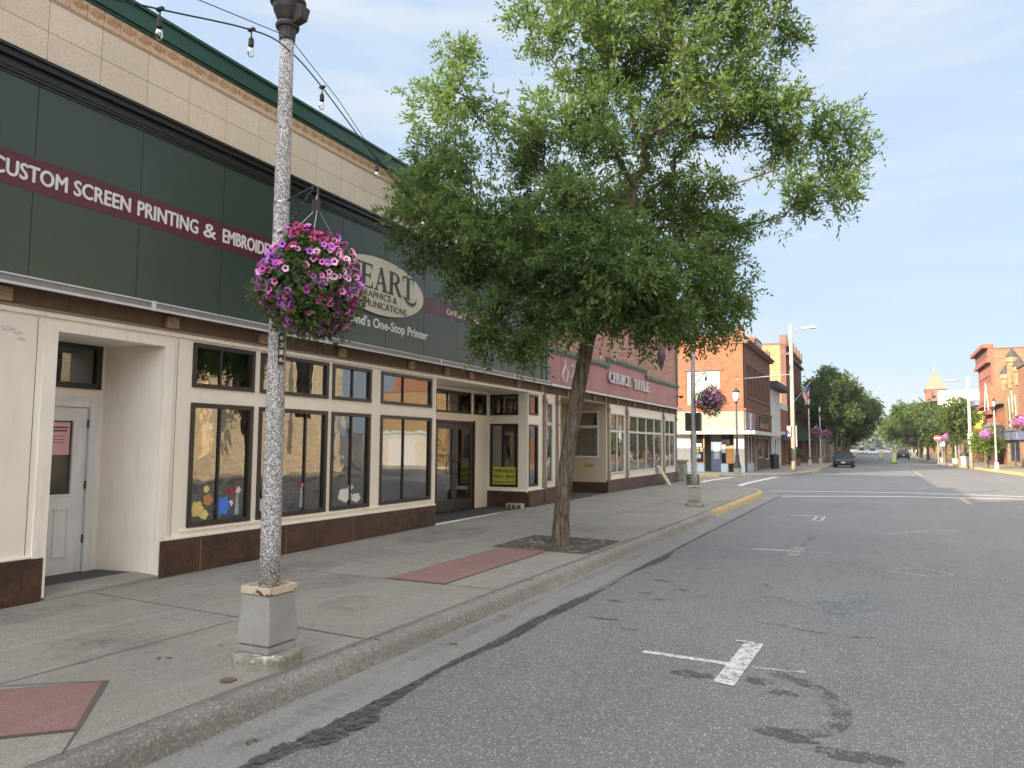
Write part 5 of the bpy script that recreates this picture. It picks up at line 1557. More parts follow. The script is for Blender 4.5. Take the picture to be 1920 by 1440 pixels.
# iron lamp at the far corner, fluted base
ix, iy = -7.35, 45.1
il = thing('iron_lamp', 'slim black iron lamp with a flared base in front of the corner shop', 'street lamp', (ix, iy, .16))
c = (ix, iy, .16)
MB().box(ix - .19, iy - .19, .15, ix + .19, iy + .19, .50).build('plinth', 'far_concrete', il, bevel=.02)
m = MB(); m.lathe([(.24, .35), (.22, .42), (.14, .75), (.11, 1.0), (.12, 1.05), (.085, 1.12), (.075, 1.3), (.06, 2.5), (.05, 4.1), (.07, 4.15), (.05, 4.2)], c, 16); m.build('shaft', 'lamp_iron', il)
m = MB(); m.lathe([(.10, 4.22), (.20, 4.5), (.22, 4.72), (.18, 4.78)], c, 14); m.build('lantern_glass', 'lamp_glass', il, smooth=True)
m = MB(); m.lathe([(.21, 4.78), (.23, 4.82), (.15, 4.93), (.05, 5.0), (.015, 5.12)], c, 14); m.lathe([(.11, 4.18), (.13, 4.21), (.11, 4.24)], c, 14); m.build('lantern_cap', 'lamp_iron', il)

# tall light poles with a cobra head
def cobra(x, y, h, s, label, arm_=1.6):
    t = thing('light_pole', label, 'light pole', (x, y, .16), 'tall light poles')
    MB().tube([(x, y, .1), (x, y, h * .5), (x, y, h)], [.155, .13, .10], 12).build('pole', 'wood_pole', t, smooth=True)
    MB().tube([(x, y, h - .35), (x + s * arm_ * .5, y, h - .28), (x + s * arm_, y, h - .25)], .035, 6).build('arm', 'plate_metal', t)
    m = MB(); q = x + s * arm_
    m.hexa([(q - .1, y - .12, h - .34), (q + s * .75 if s > 0 else q + .1, y - .16, h - .34), (q + s * .75 if s > 0 else q + .1, y + .16, h - .34), (q - .1, y + .12, h - .34), (q - .1, y - .1, h - .18), (q + s * .7 if s > 0 else q + .1, y - .12, h - .16), (q + s * .7 if s > 0 else q + .1, y + .12, h - .16), (q - .1, y + .1, h - .18)]) if s > 0 else m.box(q - .75, y - .15, h - .34, q + .1, y + .15, h - .17)
    m.build('lamp_head', 'plate_metal', t, bevel=.03)
    return t
SLp = cobra(-4.81, 51.3, 9.75, 1, 'tall pale wooden light pole with white sign backs at the far left corner', .8)
tg = thing('sign_panel_pair', 'two white sign backs fixed to the tall pale pole at the far left corner', 'sign', (-4.81, 51.0, 2.5))
MB().box(-5.16, 51.08, 2.42, -4.92, 51.11, 3.10).build('panel', 'plate_metal', tg); MB().box(-4.64, 51.16, 2.42, -4.58, 51.5, 3.12).build('panel', 'plate_metal', tg); MB().box(-4.62, 51.16, 1.75, -4.58, 51.4, 2.40).build('small_panel', 'pet_pale', tg)
cobra(7.06, 72.05, 7.65, -1, 'tall pale light pole with white box on the right walk, before the trees', .9)
m = MB(); m.box(6.85, 71.75, 2.0, 7.27, 71.9, 2.95); tag(m.build('pole_box', 'win_white', bevel=.02), 'white rectangular box fixed to the tall pale pole on the right walk', 'box')

# ================================================================ TREES
def branch_mesh(mb, nodes, parent_idx, rad, n=7):
    kids = [[] for _ in nodes]
    for i, p in enumerate(parent_idx):
        if p >= 0: kids[p].append(i)
    start = [(0, None)]
    while start:
        i, frm = start.pop()
        path = []; rs = []
        if frm is not None: path.append(nodes[frm]); rs.append(min(rad[frm], rad[i] * 1.25))
        while True:
            path.append(nodes[i]); rs.append(rad[i])
            ks = kids[i]
            if not ks: break
            ks = sorted(ks, key=lambda q: -rad[q])
            for k in ks[1:]: start.append((k, i))
            i = ks[0]
        if len(path) > 1: mb.tube(path, rs, n if max(rs) > .02 else (5 if max(rs) > .008 else 3), cap=False)

def grow(trunk, tips, rng, r_base, r_tip=.0035, seg=.35):
    nodes = [Vector(p) for p in trunk]; par = [-1] + list(range(len(trunk) - 1))
    base_n = len(trunk)
    first = max(1, int(base_n * .55))
    plen = [0.0]
    for i in range(1, base_n): plen.append(plen[-1] + (nodes[i] - nodes[i - 1]).length)
    crotch = nodes[-1]
    tips = sorted(tips, key=lambda t: (Vector(t) - crotch).length)
    leafn = []
    for t in tips:
        t = Vector(t); best = None; bc = 1e9
        A = np.array([tuple(n) for n in nodes[first:]])
        dd = A - np.array(tuple(t)); dist = np.sqrt((dd ** 2).sum(1))
        up_pen = np.maximum(0, A[:, 2] - t.z) * .7
        cost = dist + up_pen + .18 * np.array(plen[first:])
        j = int(cost.argmin()) + first
        a = nodes[j]; L = (t - a).length
        k = max(1, int(L / seg))
        prev = j
        dirp = (nodes[j] - nodes[par[j]]).normalized() if par[j] >= 0 else Vector((0, 0, 1))
        ctrl = a + dirp * L * .35 + Vector((0, 0, -.04 * L))
        for q in range(1, k + 1):
            s_ = q / k
            p = a * (1 - s_) ** 2 + ctrl * 2 * s_ * (1 - s_) + t * s_ ** 2
            if q < k: p = p + Vector(rng.normal(size=3)) * .02 * L
            nodes.append(p); par.append(prev); plen.append(plen[prev] + L / k); prev = len(nodes) - 1
        leafn.append(prev)
    cnt = [0.0] * len(nodes)
    for i in leafn: cnt[i] += 1
    for i in range(len(nodes) - 1, 0, -1): cnt[par[i]] += cnt[i]
    tot = cnt[0]
    rad = [max(r_tip, r_base * (cn / tot) ** .52) for cn in cnt]
    return nodes, par, rad, leafn

def leaf_sprays(P, D, rng, nleaf, L, W, spread=.5, droop=.35):
    """compound leaves: leaflets set along a short stalk; P base points, D stalk directions"""
    n = len(P)
    S = L * nleaf * .30
    V = []
    side = np.cross(D, rng.normal(size=(n, 3))); side /= np.linalg.norm(side, axis=1)[:, None] + 1e-9
    for k in range(nleaf):
        s_ = (k // 2 + 1) / (nleaf // 2 + 1)
        base = P + D * (S * s_) + np.array([0, 0, -1]) * (S * droop * s_ * s_)
        if k == nleaf - 1: ld = D.copy()
        else: ld = D * .75 + side * (.9 if k % 2 else -.9)
        ld = ld + rng.normal(size=(n, 3)) * .22 + np.array([0, 0, -.10])
        ld /= np.linalg.norm(ld, axis=1)[:, None]
        wd = np.cross(ld, rng.normal(size=(n, 3)) * .6 + np.array([0, 0, 1])); wd /= np.linalg.norm(wd, axis=1)[:, None] + 1e-9
        l = L * rng.uniform(.7, 1.25, n)[:, None]; w = W * rng.uniform(.8, 1.2, n)[:, None]
        m = base + ld * l * .42
        V.append(np.stack([base, m + wd * w, base + ld * l, m - wd * w], 1))
    V = np.concatenate(V, 0).reshape(-1, 3)
    return V

def make_tree(name, label, cat, trunk, crown, rng, r_base, leafmat, dens, nleaf, L, W, tipd=26, group=None, shell=.5, r_tip=.0035, flare=True, seg=.35, barkmat='bark'):
    loc = trunk[0]
    t = thing(name, label, cat, loc, group)
    tips = []; P = []; D = []
    cen = np.array(trunk[-1])
    for (x, y, z, r) in crown:
        k = max(2, int(tipd * r * r * (1.45 if name == 'ash_tree' and z < 5.9 else .92 if name == 'ash_tree' else 1)))
        for _ in range(k):
            v = rng.normal(size=3); v /= np.linalg.norm(v)
            q = r * rng.uniform(.25, .95)
            tips.append((x + v[0] * q, y + v[1] * q, z + v[2] * q * .95))
    nodes, par, rad, leafn = grow(trunk, tips, rng, r_base, r_tip, seg)
    if flare:
        for i in range(len(trunk)):
            f = 1 - .22 * i / len(trunk)
            rad[i] = r_base * f if i <= len(trunk) * .5 else max(min(rad[i], r_base * f), r_base * (f - (i / len(trunk) - .5) * .9))
        rad[0] = r_base * 1.28
    mb = MB(); branch_mesh(mb, nodes, par, rad, 12)
    mb.build('trunk', barkmat, t, smooth=True)
    # sprays around each tip, and along the last stretches of twig
    per = max(1, int(dens))
    T = np.array([tuple(nodes[i]) for i in leafn]); T0_ = np.array([tuple(nodes[par[i]]) for i in leafn])
    dirs = T - T0_; dirs /= np.linalg.norm(dirs, axis=1)[:, None] + 1e-9
    B = np.repeat(T, per, 0); DB = np.repeat(dirs, per, 0); B0 = np.repeat(T0_, per, 0)
    n = len(B)
    u = rng.uniform(0, 1.15, n)[:, None]
    pos = B0 + (B - B0) * u + rng.normal(size=(n, 3)) * shell * .3
    dd = DB * .7 + rng.normal(size=(n, 3)) * .75 + np.array([0, 0, .12])
    dd /= np.linalg.norm(dd, axis=1)[:, None]
    V = leaf_sprays(pos, dd, rng, nleaf, L, W)
    Q = np.arange(len(V)).reshape(-1, 4)
    raw_mesh('crown', V, Q, leafmat, t)
    return t

CROWN=[ (-2.99,11.28,8.44,1.29),(-4.01,10.35,8.21,0.95),(-1.72,12.23,8.53,0.95),(-1.05,12.22,8.54,0.43),(-2.88,11.23,9.64,1.29),(-4.06,10.98,9.65,0.95),(-1.75,11.48,9.28,0.86),(-4.88,10.34,8.64,0.47),(-2.14,11.22,7.59,0.95),(-3.78,11.49,8.08,0.86),(-5.95,10.08,8.13,0.43),(-6.51,9.98,7.43,0.43),(-5.81,10.00,7.30,0.69),(-6.56,9.68,6.78,0.26),(-6.57,9.94,6.34,0.52),(-5.69,9.82,6.24,0.78),(-6.87,9.93,6.02,0.39),(-4.97,10.45,6.92,0.78),(-3.83,10.35,6.79,1.03),(-5.00,10.94,6.25,0.78),(-3.05,12.16,7.10,1.12),(-1.76,12.33,7.21,0.86),(-1.07,12.01,7.11,0.56),(-1.13,12.58,6.73,0.60),(-0.49,12.66,6.82,0.52),(-0.10,12.84,6.91,0.33),(-0.56,13.01,6.25,0.53),(-0.98,12.51,5.75,0.43),(0.01,13.15,6.56,0.33),(-0.40,12.79,5.79,0.34),(-1.20,12.37,6.13,0.26),(-6.37,9.68,5.39,0.60),(-5.45,9.59,5.20,0.78),(-6.61,10.05,4.94,0.34),(-5.78,9.94,4.48,0.56),(-4.98,10.11,4.52,0.82),(-5.17,9.97,3.76,0.56),(-4.83,10.29,3.29,0.39),(-5.35,10.14,3.38,0.30),(-4.44,10.33,3.77,0.60),(-4.06,10.04,5.23,0.95),(-3.69,12.06,5.95,0.95),(-2.66,12.36,5.80,0.86),(-3.59,10.13,4.39,1.03),(-2.78,10.96,4.49,1.03),(-2.30,12.26,5.18,0.65),(-2.22,12.03,4.32,0.60),(-3.86,10.40,3.66,0.56),(-3.08,10.99,3.78,0.65),(-2.45,11.64,3.75,0.47),(-3.03,12.46,3.92,0.52),(-2.25,12.09,3.59,0.30),(-2.00,12.17,4.02,0.26),(-2.68,11.89,3.46,0.19),(-3.77,12.28,4.32,0.78),(-4.77,11.79,4.31,0.69),(-5.56,11.28,5.60,0.69),(-1.82,12.48,5.36,0.26),(-4.88,11.33,5.06,0.78) ]
TRUNK=[ (-4.63,11.24,0.10),(-4.59,11.20,0.70),(-4.51,11.18,1.39),(-4.40,11.17,2.07),(-4.27,11.17,2.76),(-4.13,11.18,3.45),(-3.95,11.20,4.14),(-3.73,11.25,4.83),(-3.51,11.30,5.43),(-3.37,11.32,5.94) ]
make_tree('ash_tree', 'large leaning ash tree growing from the square pit in the near sidewalk', 'tree', TRUNK, CROWN, np.random.default_rng(11), .128, 'leaf', 15, 7, .098, .0175, 46, shell=.26)

def blobs(x, y, h, r, rng, n=16, zlow=.28):
    out = []
    for i in range(n):
        a = rng.uniform(0, 6.28); q = rng.uniform(.15, .72) * r; z = h * rng.uniform(zlow + .12, .86)
        k = 1 - abs(z / h - .58) * 1.1
        out.append((x + q * cos(a) * k * 1.2, y + q * sin(a) * k * 1.2, z, r * rng.uniform(.24, .42)))
    out.append((x, y, h * .88, r * .33)); out.append((x, y, h * .62, r * .5))
    return out
def street_tree(x, y, h, r, seed, label, leafmat, dens=10, group=None, L=.16, W=.045, lean=0, kind='street_tree', zlow=.28, tipd=9):
    rg = np.random.default_rng(seed)
    tr = [(x, y, .1), (x + .1 * lean, y, h * .16), (x + .2 * lean, y + .05, h * .30), (x + .3 * lean, y, h * .45), (x + .35 * lean, y, h * .6)]
    return make_tree(kind, label, 'tree', tr, blobs(x + .3 * lean, y, h, r, rg, 18, zlow), rg, .14 + h * .005, leafmat, dens, 5, L, W, tipd, group, shell=.8, r_tip=.012, seg=.8)
GL = 'street trees on the left beyond the cross street'
street_tree(-4.3, 80.6, 10.3, 3.7, 21, 'dark street tree behind the second far lamp post, tallest on the left', 'leaf_dark', 16, GL, .26, .08)
street_tree(-3.9, 88.5, 9.9, 3.9, 22, 'second dark street tree on the left, just beyond the tallest one', 'leaf_dark', 16, GL, .28, .085)
street_tree(-3.6, 98, 9.6, 4.6, 23, 'broad street tree on the left reaching out over the parked dark car lane', 'leaf_mid', 16, GL, .30, .09, .8)
street_tree(-3.5, 112, 9.4, 5.2, 24, 'leftside street tree whose crown hangs farthest over the road', 'leaf_dark', 16, GL, .32, .10, 1.2)
street_tree(-4.5, 135, 9.0, 5.5, 25, 'last leftside street tree before the far bend', 'leaf_mid', 14, GL, .36, .11, 1)
GR = 'street trees on the right'
street_tree(6.9, 79.6, 6.6, 2.5, 31, 'round green street tree left of the tall pale pole on the right', 'leaf_mid', 13, GR, .22, .07)
street_tree(6.6, 92, 6.4, 2.8, 32, 'second round street tree on the right, left of the first', 'leaf_dark', 13, GR, .24, .08)
street_tree(5.9, 108, 7.6, 3.4, 33, 'third street tree on the right, before the brick tower', 'leaf_mid', 13, GR, .28, .09)
street_tree(6.0, 126, 8.4, 4.0, 34, 'fourth street tree on the right, below the tower roof', 'leaf_mid', 13, GR, .32, .10)
street_tree(6.6, 150, 9.2, 4.8, 35, 'fifth street tree on the right, pale and distant', 'leaf_mid', 12, GR, .36, .12)
street_tree(8.0, 180, 10, 6, 36, 'sixth street tree on the right, hazy', 'leaf_mid', 12, GR, .45, .14)
street_tree(9.0, 225, 11, 8, 37, 'farthest street tree on the right, near the end of the road', 'leaf_mid', 12, GR, .6, .18)
street_tree(7.7, 68.6, 3.2, 1.35, 38, 'small lime green tree under the pink basket on the right walk', 'leaf_lime', 12, GR, .13, .05, kind='small_tree', zlow=.45, tipd=30)
# wooded rise where the road ends
rg = np.random.default_rng(50)
n = 26000
X = rg.uniform(-190, 190, n); Yv = 620 + rg.uniform(0, 60, n)
Hh = 15 + 5 * np.sin(X * .035 + 1) + 3.5 * np.sin(X * .13) + 2 * np.sin(X * .31)
Z = rg.uniform(0, 1, n) ** .6 * Hh
C0 = np.stack([X, Yv, Z], 1); a_ = rg.normal(size=(n, 3)); a_ /= np.linalg.norm(a_, axis=1)[:, None]; b_ = np.cross(a_, rg.normal(size=(n, 3))); b_ /= np.linalg.norm(b_, axis=1)[:, None]
s_ = rg.uniform(.8, 1.9, n)[:, None]
V = np.stack([C0 - a_ * s_, C0 + b_ * s_, C0 + a_ * s_, C0 - b_ * s_], 1).reshape(-1, 3)
tag(raw_mesh('far_wood', V, np.arange(n * 4).reshape(-1, 4), 'hill'), 'hazy green wooded rise closing the end of the street', 'wood', kind='stuff')
mb = MB(); mb.add([(-260, 640, -1), (260, 640, -1), (260, 760, 13), (-260, 760, 13), (-260, 900, 13), (260, 900, 13)], [(0, 1, 2, 3), (3, 2, 5, 4)]); struct(mb, 'hill', 'earth')

# ================================================================ STRING LIGHTS
S1P = [(-3.98, 2.51, 4.33), (-4.0, 3.04, 4.52), (-3.93, 3.73, 4.73), (-4.05, 4.20, 4.86), (-4.21, 4.81, 4.85), (-4.87, 6.49, 4.91), (-5.4, 8.24, 4.9), (-5.95, 10.21, 4.84), (-6.54, 13.3, 4.62), (-6.89, 17.05, 4.49), (-7.28, 20.76, 4.62), (-7.36, 22.38, 4.71), (-7.42, 24.02, 4.89), (-7.37, 25.15, 5.03), (-7.3, 26.28, 5.24), (-7.26, 27.72, 5.59)]
st = thing('string_lights', 'string of clear bulbs looping from the near lamp post to the brick office wall', 'string lights', (-3.98, 2.51, 4.33))
sp = arc(S1P, 4)
MB().tube(sp, .006, 5).build('cable', 'wire', st)
MB().tube([(-3.98, 2.51, 4.47), (-4.0, 3.2, 4.72), (-4.07, 4.25, 4.98), (-4.35, 5.2, 4.93), (-4.87, 6.49, 4.93), (-5.4, 8.24, 4.93)], .0035, 4).build('messenger_wire', 'wire', st)
def bulb(parent, p, s=1.0):
    x, y, z = p
    m = MB(); m.tube([(x, y, z + .01), (x, y, z - .075 * s)], .006 * s, 5); m.lathe([(.010 * s, -.06 * s), (.020 * s, -.075 * s), (.022 * s, -.13 * s), (.014 * s, -.135 * s)], p, 8)
    m.box(x - .03 * s, y - .012 * s, z - .008 * s, x + .03 * s, y + .012 * s, z + .012 * s)
    o = m.build('socket', 'wire', parent)
    MB().lathe([(.013 * s, -.135 * s), (.024 * s, -.17 * s), (.026 * s, -.19 * s), (.017 * s, -.215 * s), (.001, -.222 * s)], p, 12).build('bulb', 'bulb', o, smooth=True)
    MB().tube([(x, y, z - .14 * s), (x, y, z - .185 * s)], .004 * s, 4).build('filament', 'white_letter', o)
for p in S1P[1:3] + [(-4.21, 4.81, 4.85)] + S1P[5:10]: bulb(st, p, .92)
for p in S1P[10:15]: bulb(st, p, 1.35)
x, y, z = S1P[15]
m = MB(); m.lathe([(.02, .05), (.13, -.12), (.28, -.62), (.22, -.9), (.06, -1.45), (.01, -1.62)], (x, y, z), 8)
m.v = [(x + (a - x) * .62, y + (b - y) * .62, z + (c_ - z) * .62) for a, b, c_ in m.v]
tag(m.build('hanging_ornament', 'ornament'), 'dark diamond shaped ornament hanging at the end of the string lights', 'ornament')
# ================================================================ FAR BUILDINGS
def body(fr, u0, u1, h, depth, front, side, parent, holes=(), t=.28, v0=.1, roofm='roof_dark'):
    MB().fwall(fr, u0, u1, v0, h, list(holes), 0, t).build('front_wall', front, parent)
    m = MB(); m.fbox(fr, u0 + .003, u1 - .003, v0, h - .02, -depth, -t - .002); m.build('side_wall', side, parent)
    MB().fbox(fr, u0 + .05, u1 - .05, h - .02, h + .04, -depth, -t).build('roof', roofm, parent)
def wins(fr, hl, parent, frame='dark_trim', mull=True, name='window', sill=None, hood=None, fw=.07, hm=True):
    for (a, b, c_, d_) in hl:
        f = window(fr, a, b, c_, d_, parent, frame, 'darkglass', fw, (((a + b) / 2,) if mull else ()), (((c_ + d_) / 2,) if hm else ()), w=-.08, d=.08, name=name, mw=.05)
        if sill: MB().fbox(fr, a - .08, b + .08, c_ - .14, c_ - .002, -.02, .08).build('sill', sill, parent)
        if hood: MB().fbox(fr, a - .08, b + .08, d_ + .002, d_ + .22, -.02, .07).build('lintel', hood, parent)

# corner shop across the cross street
cs = thing('corner_building', 'two storey orange brick corner shop with beige sign band across the cross street', 'building', (-7.25, 47.2, 0))
CS = Fr((-7.25, 47.2, 0), (1, 0, 0), (0, -1, 0)); CF = Fr((-7.25, 0, 0), (0, 1, 0), (1, 0, 0))
sh = [(-3.72, -1.35, 4.15 + .25, 6.45)]
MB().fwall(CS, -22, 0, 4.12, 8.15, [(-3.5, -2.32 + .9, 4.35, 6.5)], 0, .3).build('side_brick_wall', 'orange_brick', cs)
MB().fbox(CS, -3.5, -1.42, 4.35, 6.5, -.12, -.06).build('blank_window_panel', 'pale_green_panel', cs)
MB().fbox(CS, -3.7, -1.25, 6.502, 6.68, -.02, .05).build('lintel', 'dark_stone', cs)
m = MB(); m.fbox(CS, -22, .04, 8.15, 8.25, -.3, .08); m.fbox(CS, -22, .0, 8.25, 8.65, -.3, .0); m.fbox(CS, -22, .04, 8.65, 8.75, -.3, .06)
m.build('parapet', 'orange_brick', cs)
m = MB(); m.fbox(CS, -22, .05, 8.751, 8.80, -.32, .08); m.fbox(CS, -22, .05, 8.152, 8.20, -.0, .10); m.build('coping', 'dark_stone', cs)
m = MB(); m.fbox(CS, -22, .12, 4.05, 4.118, 0, .10); m.fbox(CS, -22, .16, 3.98, 4.05, 0, .16); m.fbox(CF, 47.2, 60.3, 4.02, 4.12, 0, .16); m.build('belt_course', 'red_brick', cs)
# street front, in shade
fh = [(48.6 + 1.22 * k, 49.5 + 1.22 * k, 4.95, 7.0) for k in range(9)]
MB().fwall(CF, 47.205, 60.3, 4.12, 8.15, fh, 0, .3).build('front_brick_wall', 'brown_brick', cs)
wins(CF, fh, cs, 'dark_stone', False, sill='dark_stone')
m = MB(); m.fbox(CF, 47.2, 60.3, 8.15, 8.28, -.3, .28); m.fbox(CF, 47.2, 60.3, 8.28, 8.36, -.3, .40); m.fbox(CF, 47.2, 60.3, 8.66, 8.75, -.25, .06); m.build('cornice', 'dark_stone', cs)
m = MB(); m.fbox(CF, 47.25, 60.2, 8.36, 8.66, -.25, .0); m.build('front_parapet', 'brown_brick', cs)
for u in (47.5, 52.0, 60.0): m = MB(); m.fbox(CF, u - .28, u + .28, 8.36, 9.0, -.4, .06); m.add([CF.p(u - .3, 9.0, -.42), CF.p(u + .3, 9.0, -.42), CF.p(u + .3, 9.0, .08), CF.p(u - .3, 9.0, .08), CF.p(u, 9.35, -.17)], [(0, 1, 4), (1, 2, 4), (2, 3, 4), (3, 0, 4), (0, 3, 2, 1)]); m.build('finial', 'orange_brick', cs)
dp = MB().fbox(CF, 52.6, 55.6, 8.36, 9.25, -.25, .05).build('date_panel', 'dark_stone', cs)
text(CF, 'BLOCK', 52.9, 55.3, 8.55, 9.05, .052, 'white_letter', dp, bold=.02)
MB().fbox(CS, -21.9, -.32, 4.0, 8.19, -13, -.32).build('core_wall', 'brown_brick', cs); MB().fbox(CS, -21.9, -.6, .0, 4.0, -13, -1.25).build('core_wall', 'interior', cs)
MB().fbox(CS, -22, .0, 8.2, 8.26, -13.05, -.3).build('roof', 'roof_dark', cs)
# ground floor
m = MB(); m.fbox(CS, -4.5, .0, 2.72, 3.98, 0, .09); m.build('sign_band', 'beige_stucco', cs)
m = MB(); m.fbox(CS, -22, -4.52, .1, 4.0, -.02, .03); m.build('lower_brick_wall', 'orange_brick', cs)
m = MB(); m.fbox(CF, 47.2, 51.2, 2.72, 4.0, 0, .09); gp_ = m.build('grey_sign_panel', 'grey_panel', cs)
# emblem on the grey panel: glass with leaf
m = MB(); m.fprism(CF, [(48.75, 3.85), (49.75, 3.85), (49.45, 3.45), (49.25, 3.35), (49.05, 3.45)], .09, .10); m.build('emblem', 'white_letter', gp_)
m = MB(); m.fprism(CF, [(48.95, 3.42), (49.6, 3.42), (49.55, 3.0), (49.7, 2.85), (48.8, 2.85), (48.95, 3.0)], .09, .101); m.build('emblem', 'pet_pale', gp_)
m = MB(); m.fbox(CS, -4.55, .75, 2.50, 2.72, .0, .85); m.fbox(CF, 47.2, 60.2, 2.50, 2.72, .0, .75); m.build('canopy', 'white_stucco', cs)
m = MB()
m.fbox(CS, -4.5, -3.3, .15, 2.5, -.3, .02); m.build('column', 'white_stucco', cs); m = MB(); m.fbox(CS, -.62, -.02, .15, 2.5, -.25, .02); m.build('column', 'white_stucco', cs)
for q_ in ((CS, -4.5, -3.28, .15, .62, .02, .05), (CS, -.64, .02, .15, .62, .02, .05), (CS, -3.28, -2.45, .15, .68, -.25, .04), (CS, -1.42, -1.0, .15, .68, -.25, .04), (CF, 48.4, 51.0, .15, .68, -.3, .02)): MB().fbox(*q_).build('blue_base', 'pale_blue', cs)
m = MB(); m.fbox(CS, -3.28, -.62, .15, 2.5, -1.2, -1.1); m.build('shopfront_back', 'interior', cs)
m = MB(); m.fbox(CS, -3.28, -2.45, .69, .76, -.1, .03); m.fbox(CS, -2.50, -2.43, .76, 2.48, -.1, .03); m.build('display_frame', 'orange_wood', cs)
MB().fbox(CS, -3.28, -2.50, .76, 2.48, -.06, -.05).build('display_glass', 'darkglass', cs)
for (a, b, c_, d_, mt) in ((-3.22, -2.62, 1.72, 1.92, 'pet_pale'), (-3.05, -2.78, 1.32, 1.66, 'yellow_sign'), (-2.72, -2.55, 1.40, 1.66, 'white_paper'), (-3.12, -2.66, 1.0, 1.26, 'pale_blue')):
    MB().fbox(CS, a, b, c_, d_, -.048, -.04).build('poster', mt, cs)
d = MB(); d.fbox(CS, -2.12, -1.42, .17, 2.1, -.55, -.50); d = d.build('shop_door', 'blue_grey', cs)
MB().fbox(CS, -1.95, -1.6, .95, 1.95, -.498, -.49).build('door_pane', 'pale_blue', d)
for (a, b, c_, d_) in ((-1.86, -1.74, 1.4, 1.56), (-1.80, -1.66, 1.15, 1.32)): MB().fbox(CS, a, b, c_, d_, -.488, -.484).build('paper_notice', 'white_paper', d)
MB().fbox(CS, -2.1, -1.44, 2.15, 2.48, -.5, -.45).build('transom', 'beige_stucco', cs)
m = MB(); m.fbox(CS, -1.38, -.9, .69, 2.45, -.08, -.06); m.build('display_glass', 'darkglass', cs)
MB().fbox(CS, -1.12, -.64, .7, 1.75, -.055, -.045).build('poster', 'orange_wood', cs)
MB().fbox(CS, -1.36, -1.15, 1.35, 1.85, -.055, -.045).build('poster', 'pale_blue', cs)
fh2 = [(48.5, 49.6, .70, 2.4), (49.7, 50.9, .70, 2.4), (51.8, 52.9, .2, 2.4), (53.4, 56.2, .95, 2.4), (56.8, 59.6, .8, 2.4)]
MB().fwall(CF, 47.8, 60.3, .15, 2.5, fh2, -.02, .25).build('lower_front', 'dark_stone', cs)
wins(CF, fh2, cs, 'win_white', False, hm=False)
m = MB(); m.fbox(CF, 51.25, 60.3, 2.75, 4.0, 0, .05); m.build('dark_fascia', 'maroon_frame', cs)
wg = MB().fbox(CF, 53.6, 58.4, 2.9, 3.85, .05, .08).build('black_sign', 'black_trim', cs)
text(CF, 'BAR & GRILL', 53.9, 58.1, 3.05, 3.4, .082, 'orange_wood', wg, bold=.03)
m = MB(); m.tube([(-7.6, 47.1, 5.9), (-4.9, 51.0, 6.45)], .03, 6); tag(m.build('flag_pole', 'win_white'), 'thin white pole slanting out from the corner shop wall', 'pole')

# white sided house
wb_ = thing('white_building', 'narrow white sided building with dark overhanging eaves next to the corner shop', 'building', (-7.25, 60.3, 0))
wh = [(61.2 + 1.7 * k, 61.9 + 1.7 * k, 3.6, 5.6) for k in range(3)] + [(61.0, 61.9, .6, 2.4), (62.5, 64.4, .4, 2.4), (65.0, 66.2, .6, 2.4)]
body(CF, 60.31, 66.8, 6.3, 12, 'siding', 'siding', wb_, wh)
wins(CF, wh, wb_, 'win_white', False)
m = MB(); m.fbox(CF, 60.31, 67.1, 6.3, 6.42, -12, .75); m.fbox(CF, 60.31, 67.1, 6.42, 6.85, -12, .55); m.build('eaves', 'roof_dark', wb_)
m = MB(); m.fbox(CF, 60.31, 67.0, 2.75, 3.0, 0, .35); m.build('ledge', 'siding', wb_)
rs = thing('red_shop', 'small red brick front with white top band and blue awnings, left far side', 'building', (-7.25, 66.8, 0))
wh = [(67.2, 68.0, .3, 2.3), (68.8, 69.8, .3, 2.3)]
body(CF, 66.81, 72.0, 4.9, 12, 'red_brick', 'red_brick', rs, wh); wins(CF, wh, rs, 'orange_wood', False)
MB().fbox(CF, 66.81, 72.0, 4.95, 5.5, -12, .06).build('white_band', 'win_white', rs)
for a in (67.0, 68.7, 70.3):
    m = MB(); m.hexa([CF.p(a, 2.3, 0), CF.p(a + 1.4, 2.3, 0), CF.p(a + 1.4, 2.3, .8), CF.p(a, 2.3, .8), CF.p(a, 3.0, 0), CF.p(a + 1.4, 3.0, 0), CF.p(a + 1.4, 2.95, .1), CF.p(a, 2.95, .1)]); m.build('awning', 'awning_blue', rs)
yb = thing('yellow_building', 'tall building with pale yellow brick side wall rising behind the white sided one', 'building', (-7.25, 72, 0))
YS = Fr((-7.25, 72.0, 0), (1, 0, 0), (0, -1, 0))
yh = [(73.0 + 1.75 * k, 73.9 + 1.75 * k, v, v + 2.4) for k in range(8) for v in (3.6, 7.3)] + [(73 + 2.6 * k, 75.2 + 2.6 * k, .4, 2.6) for k in range(5)]
body(CF, 72.01, 88, 11.0, 16, 'brown_brick', 'brown_brick', yb, yh)
wins(CF, yh, yb, 'dark_stone', False, sill='dark_stone')
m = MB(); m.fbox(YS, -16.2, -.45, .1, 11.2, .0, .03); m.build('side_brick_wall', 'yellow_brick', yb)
m = MB(); m.fbox(YS, -.45, .03, .1, 11.3, .0, .045); m.build('corner_quoin', 'brown_brick', yb)
m = MB(); m.fbox(YS, -16.2, .1, 11.2, 11.36, -.3, .1); m.build('coping', 'dark_stone', yb)
m = MB(); m.fbox(CF, 72, 88, 10.2, 10.4, 0, .3); m.fbox(CF, 72, 88, 11.0, 11.25, -.3, .15)
for k in range(6): m.fbox(CF, 72.1 + 3.1 * k, 72.8 + 3.1 * k, 11.25, 12.1, -.5, .12)
m.build('cornice', 'dark_stone', yb)
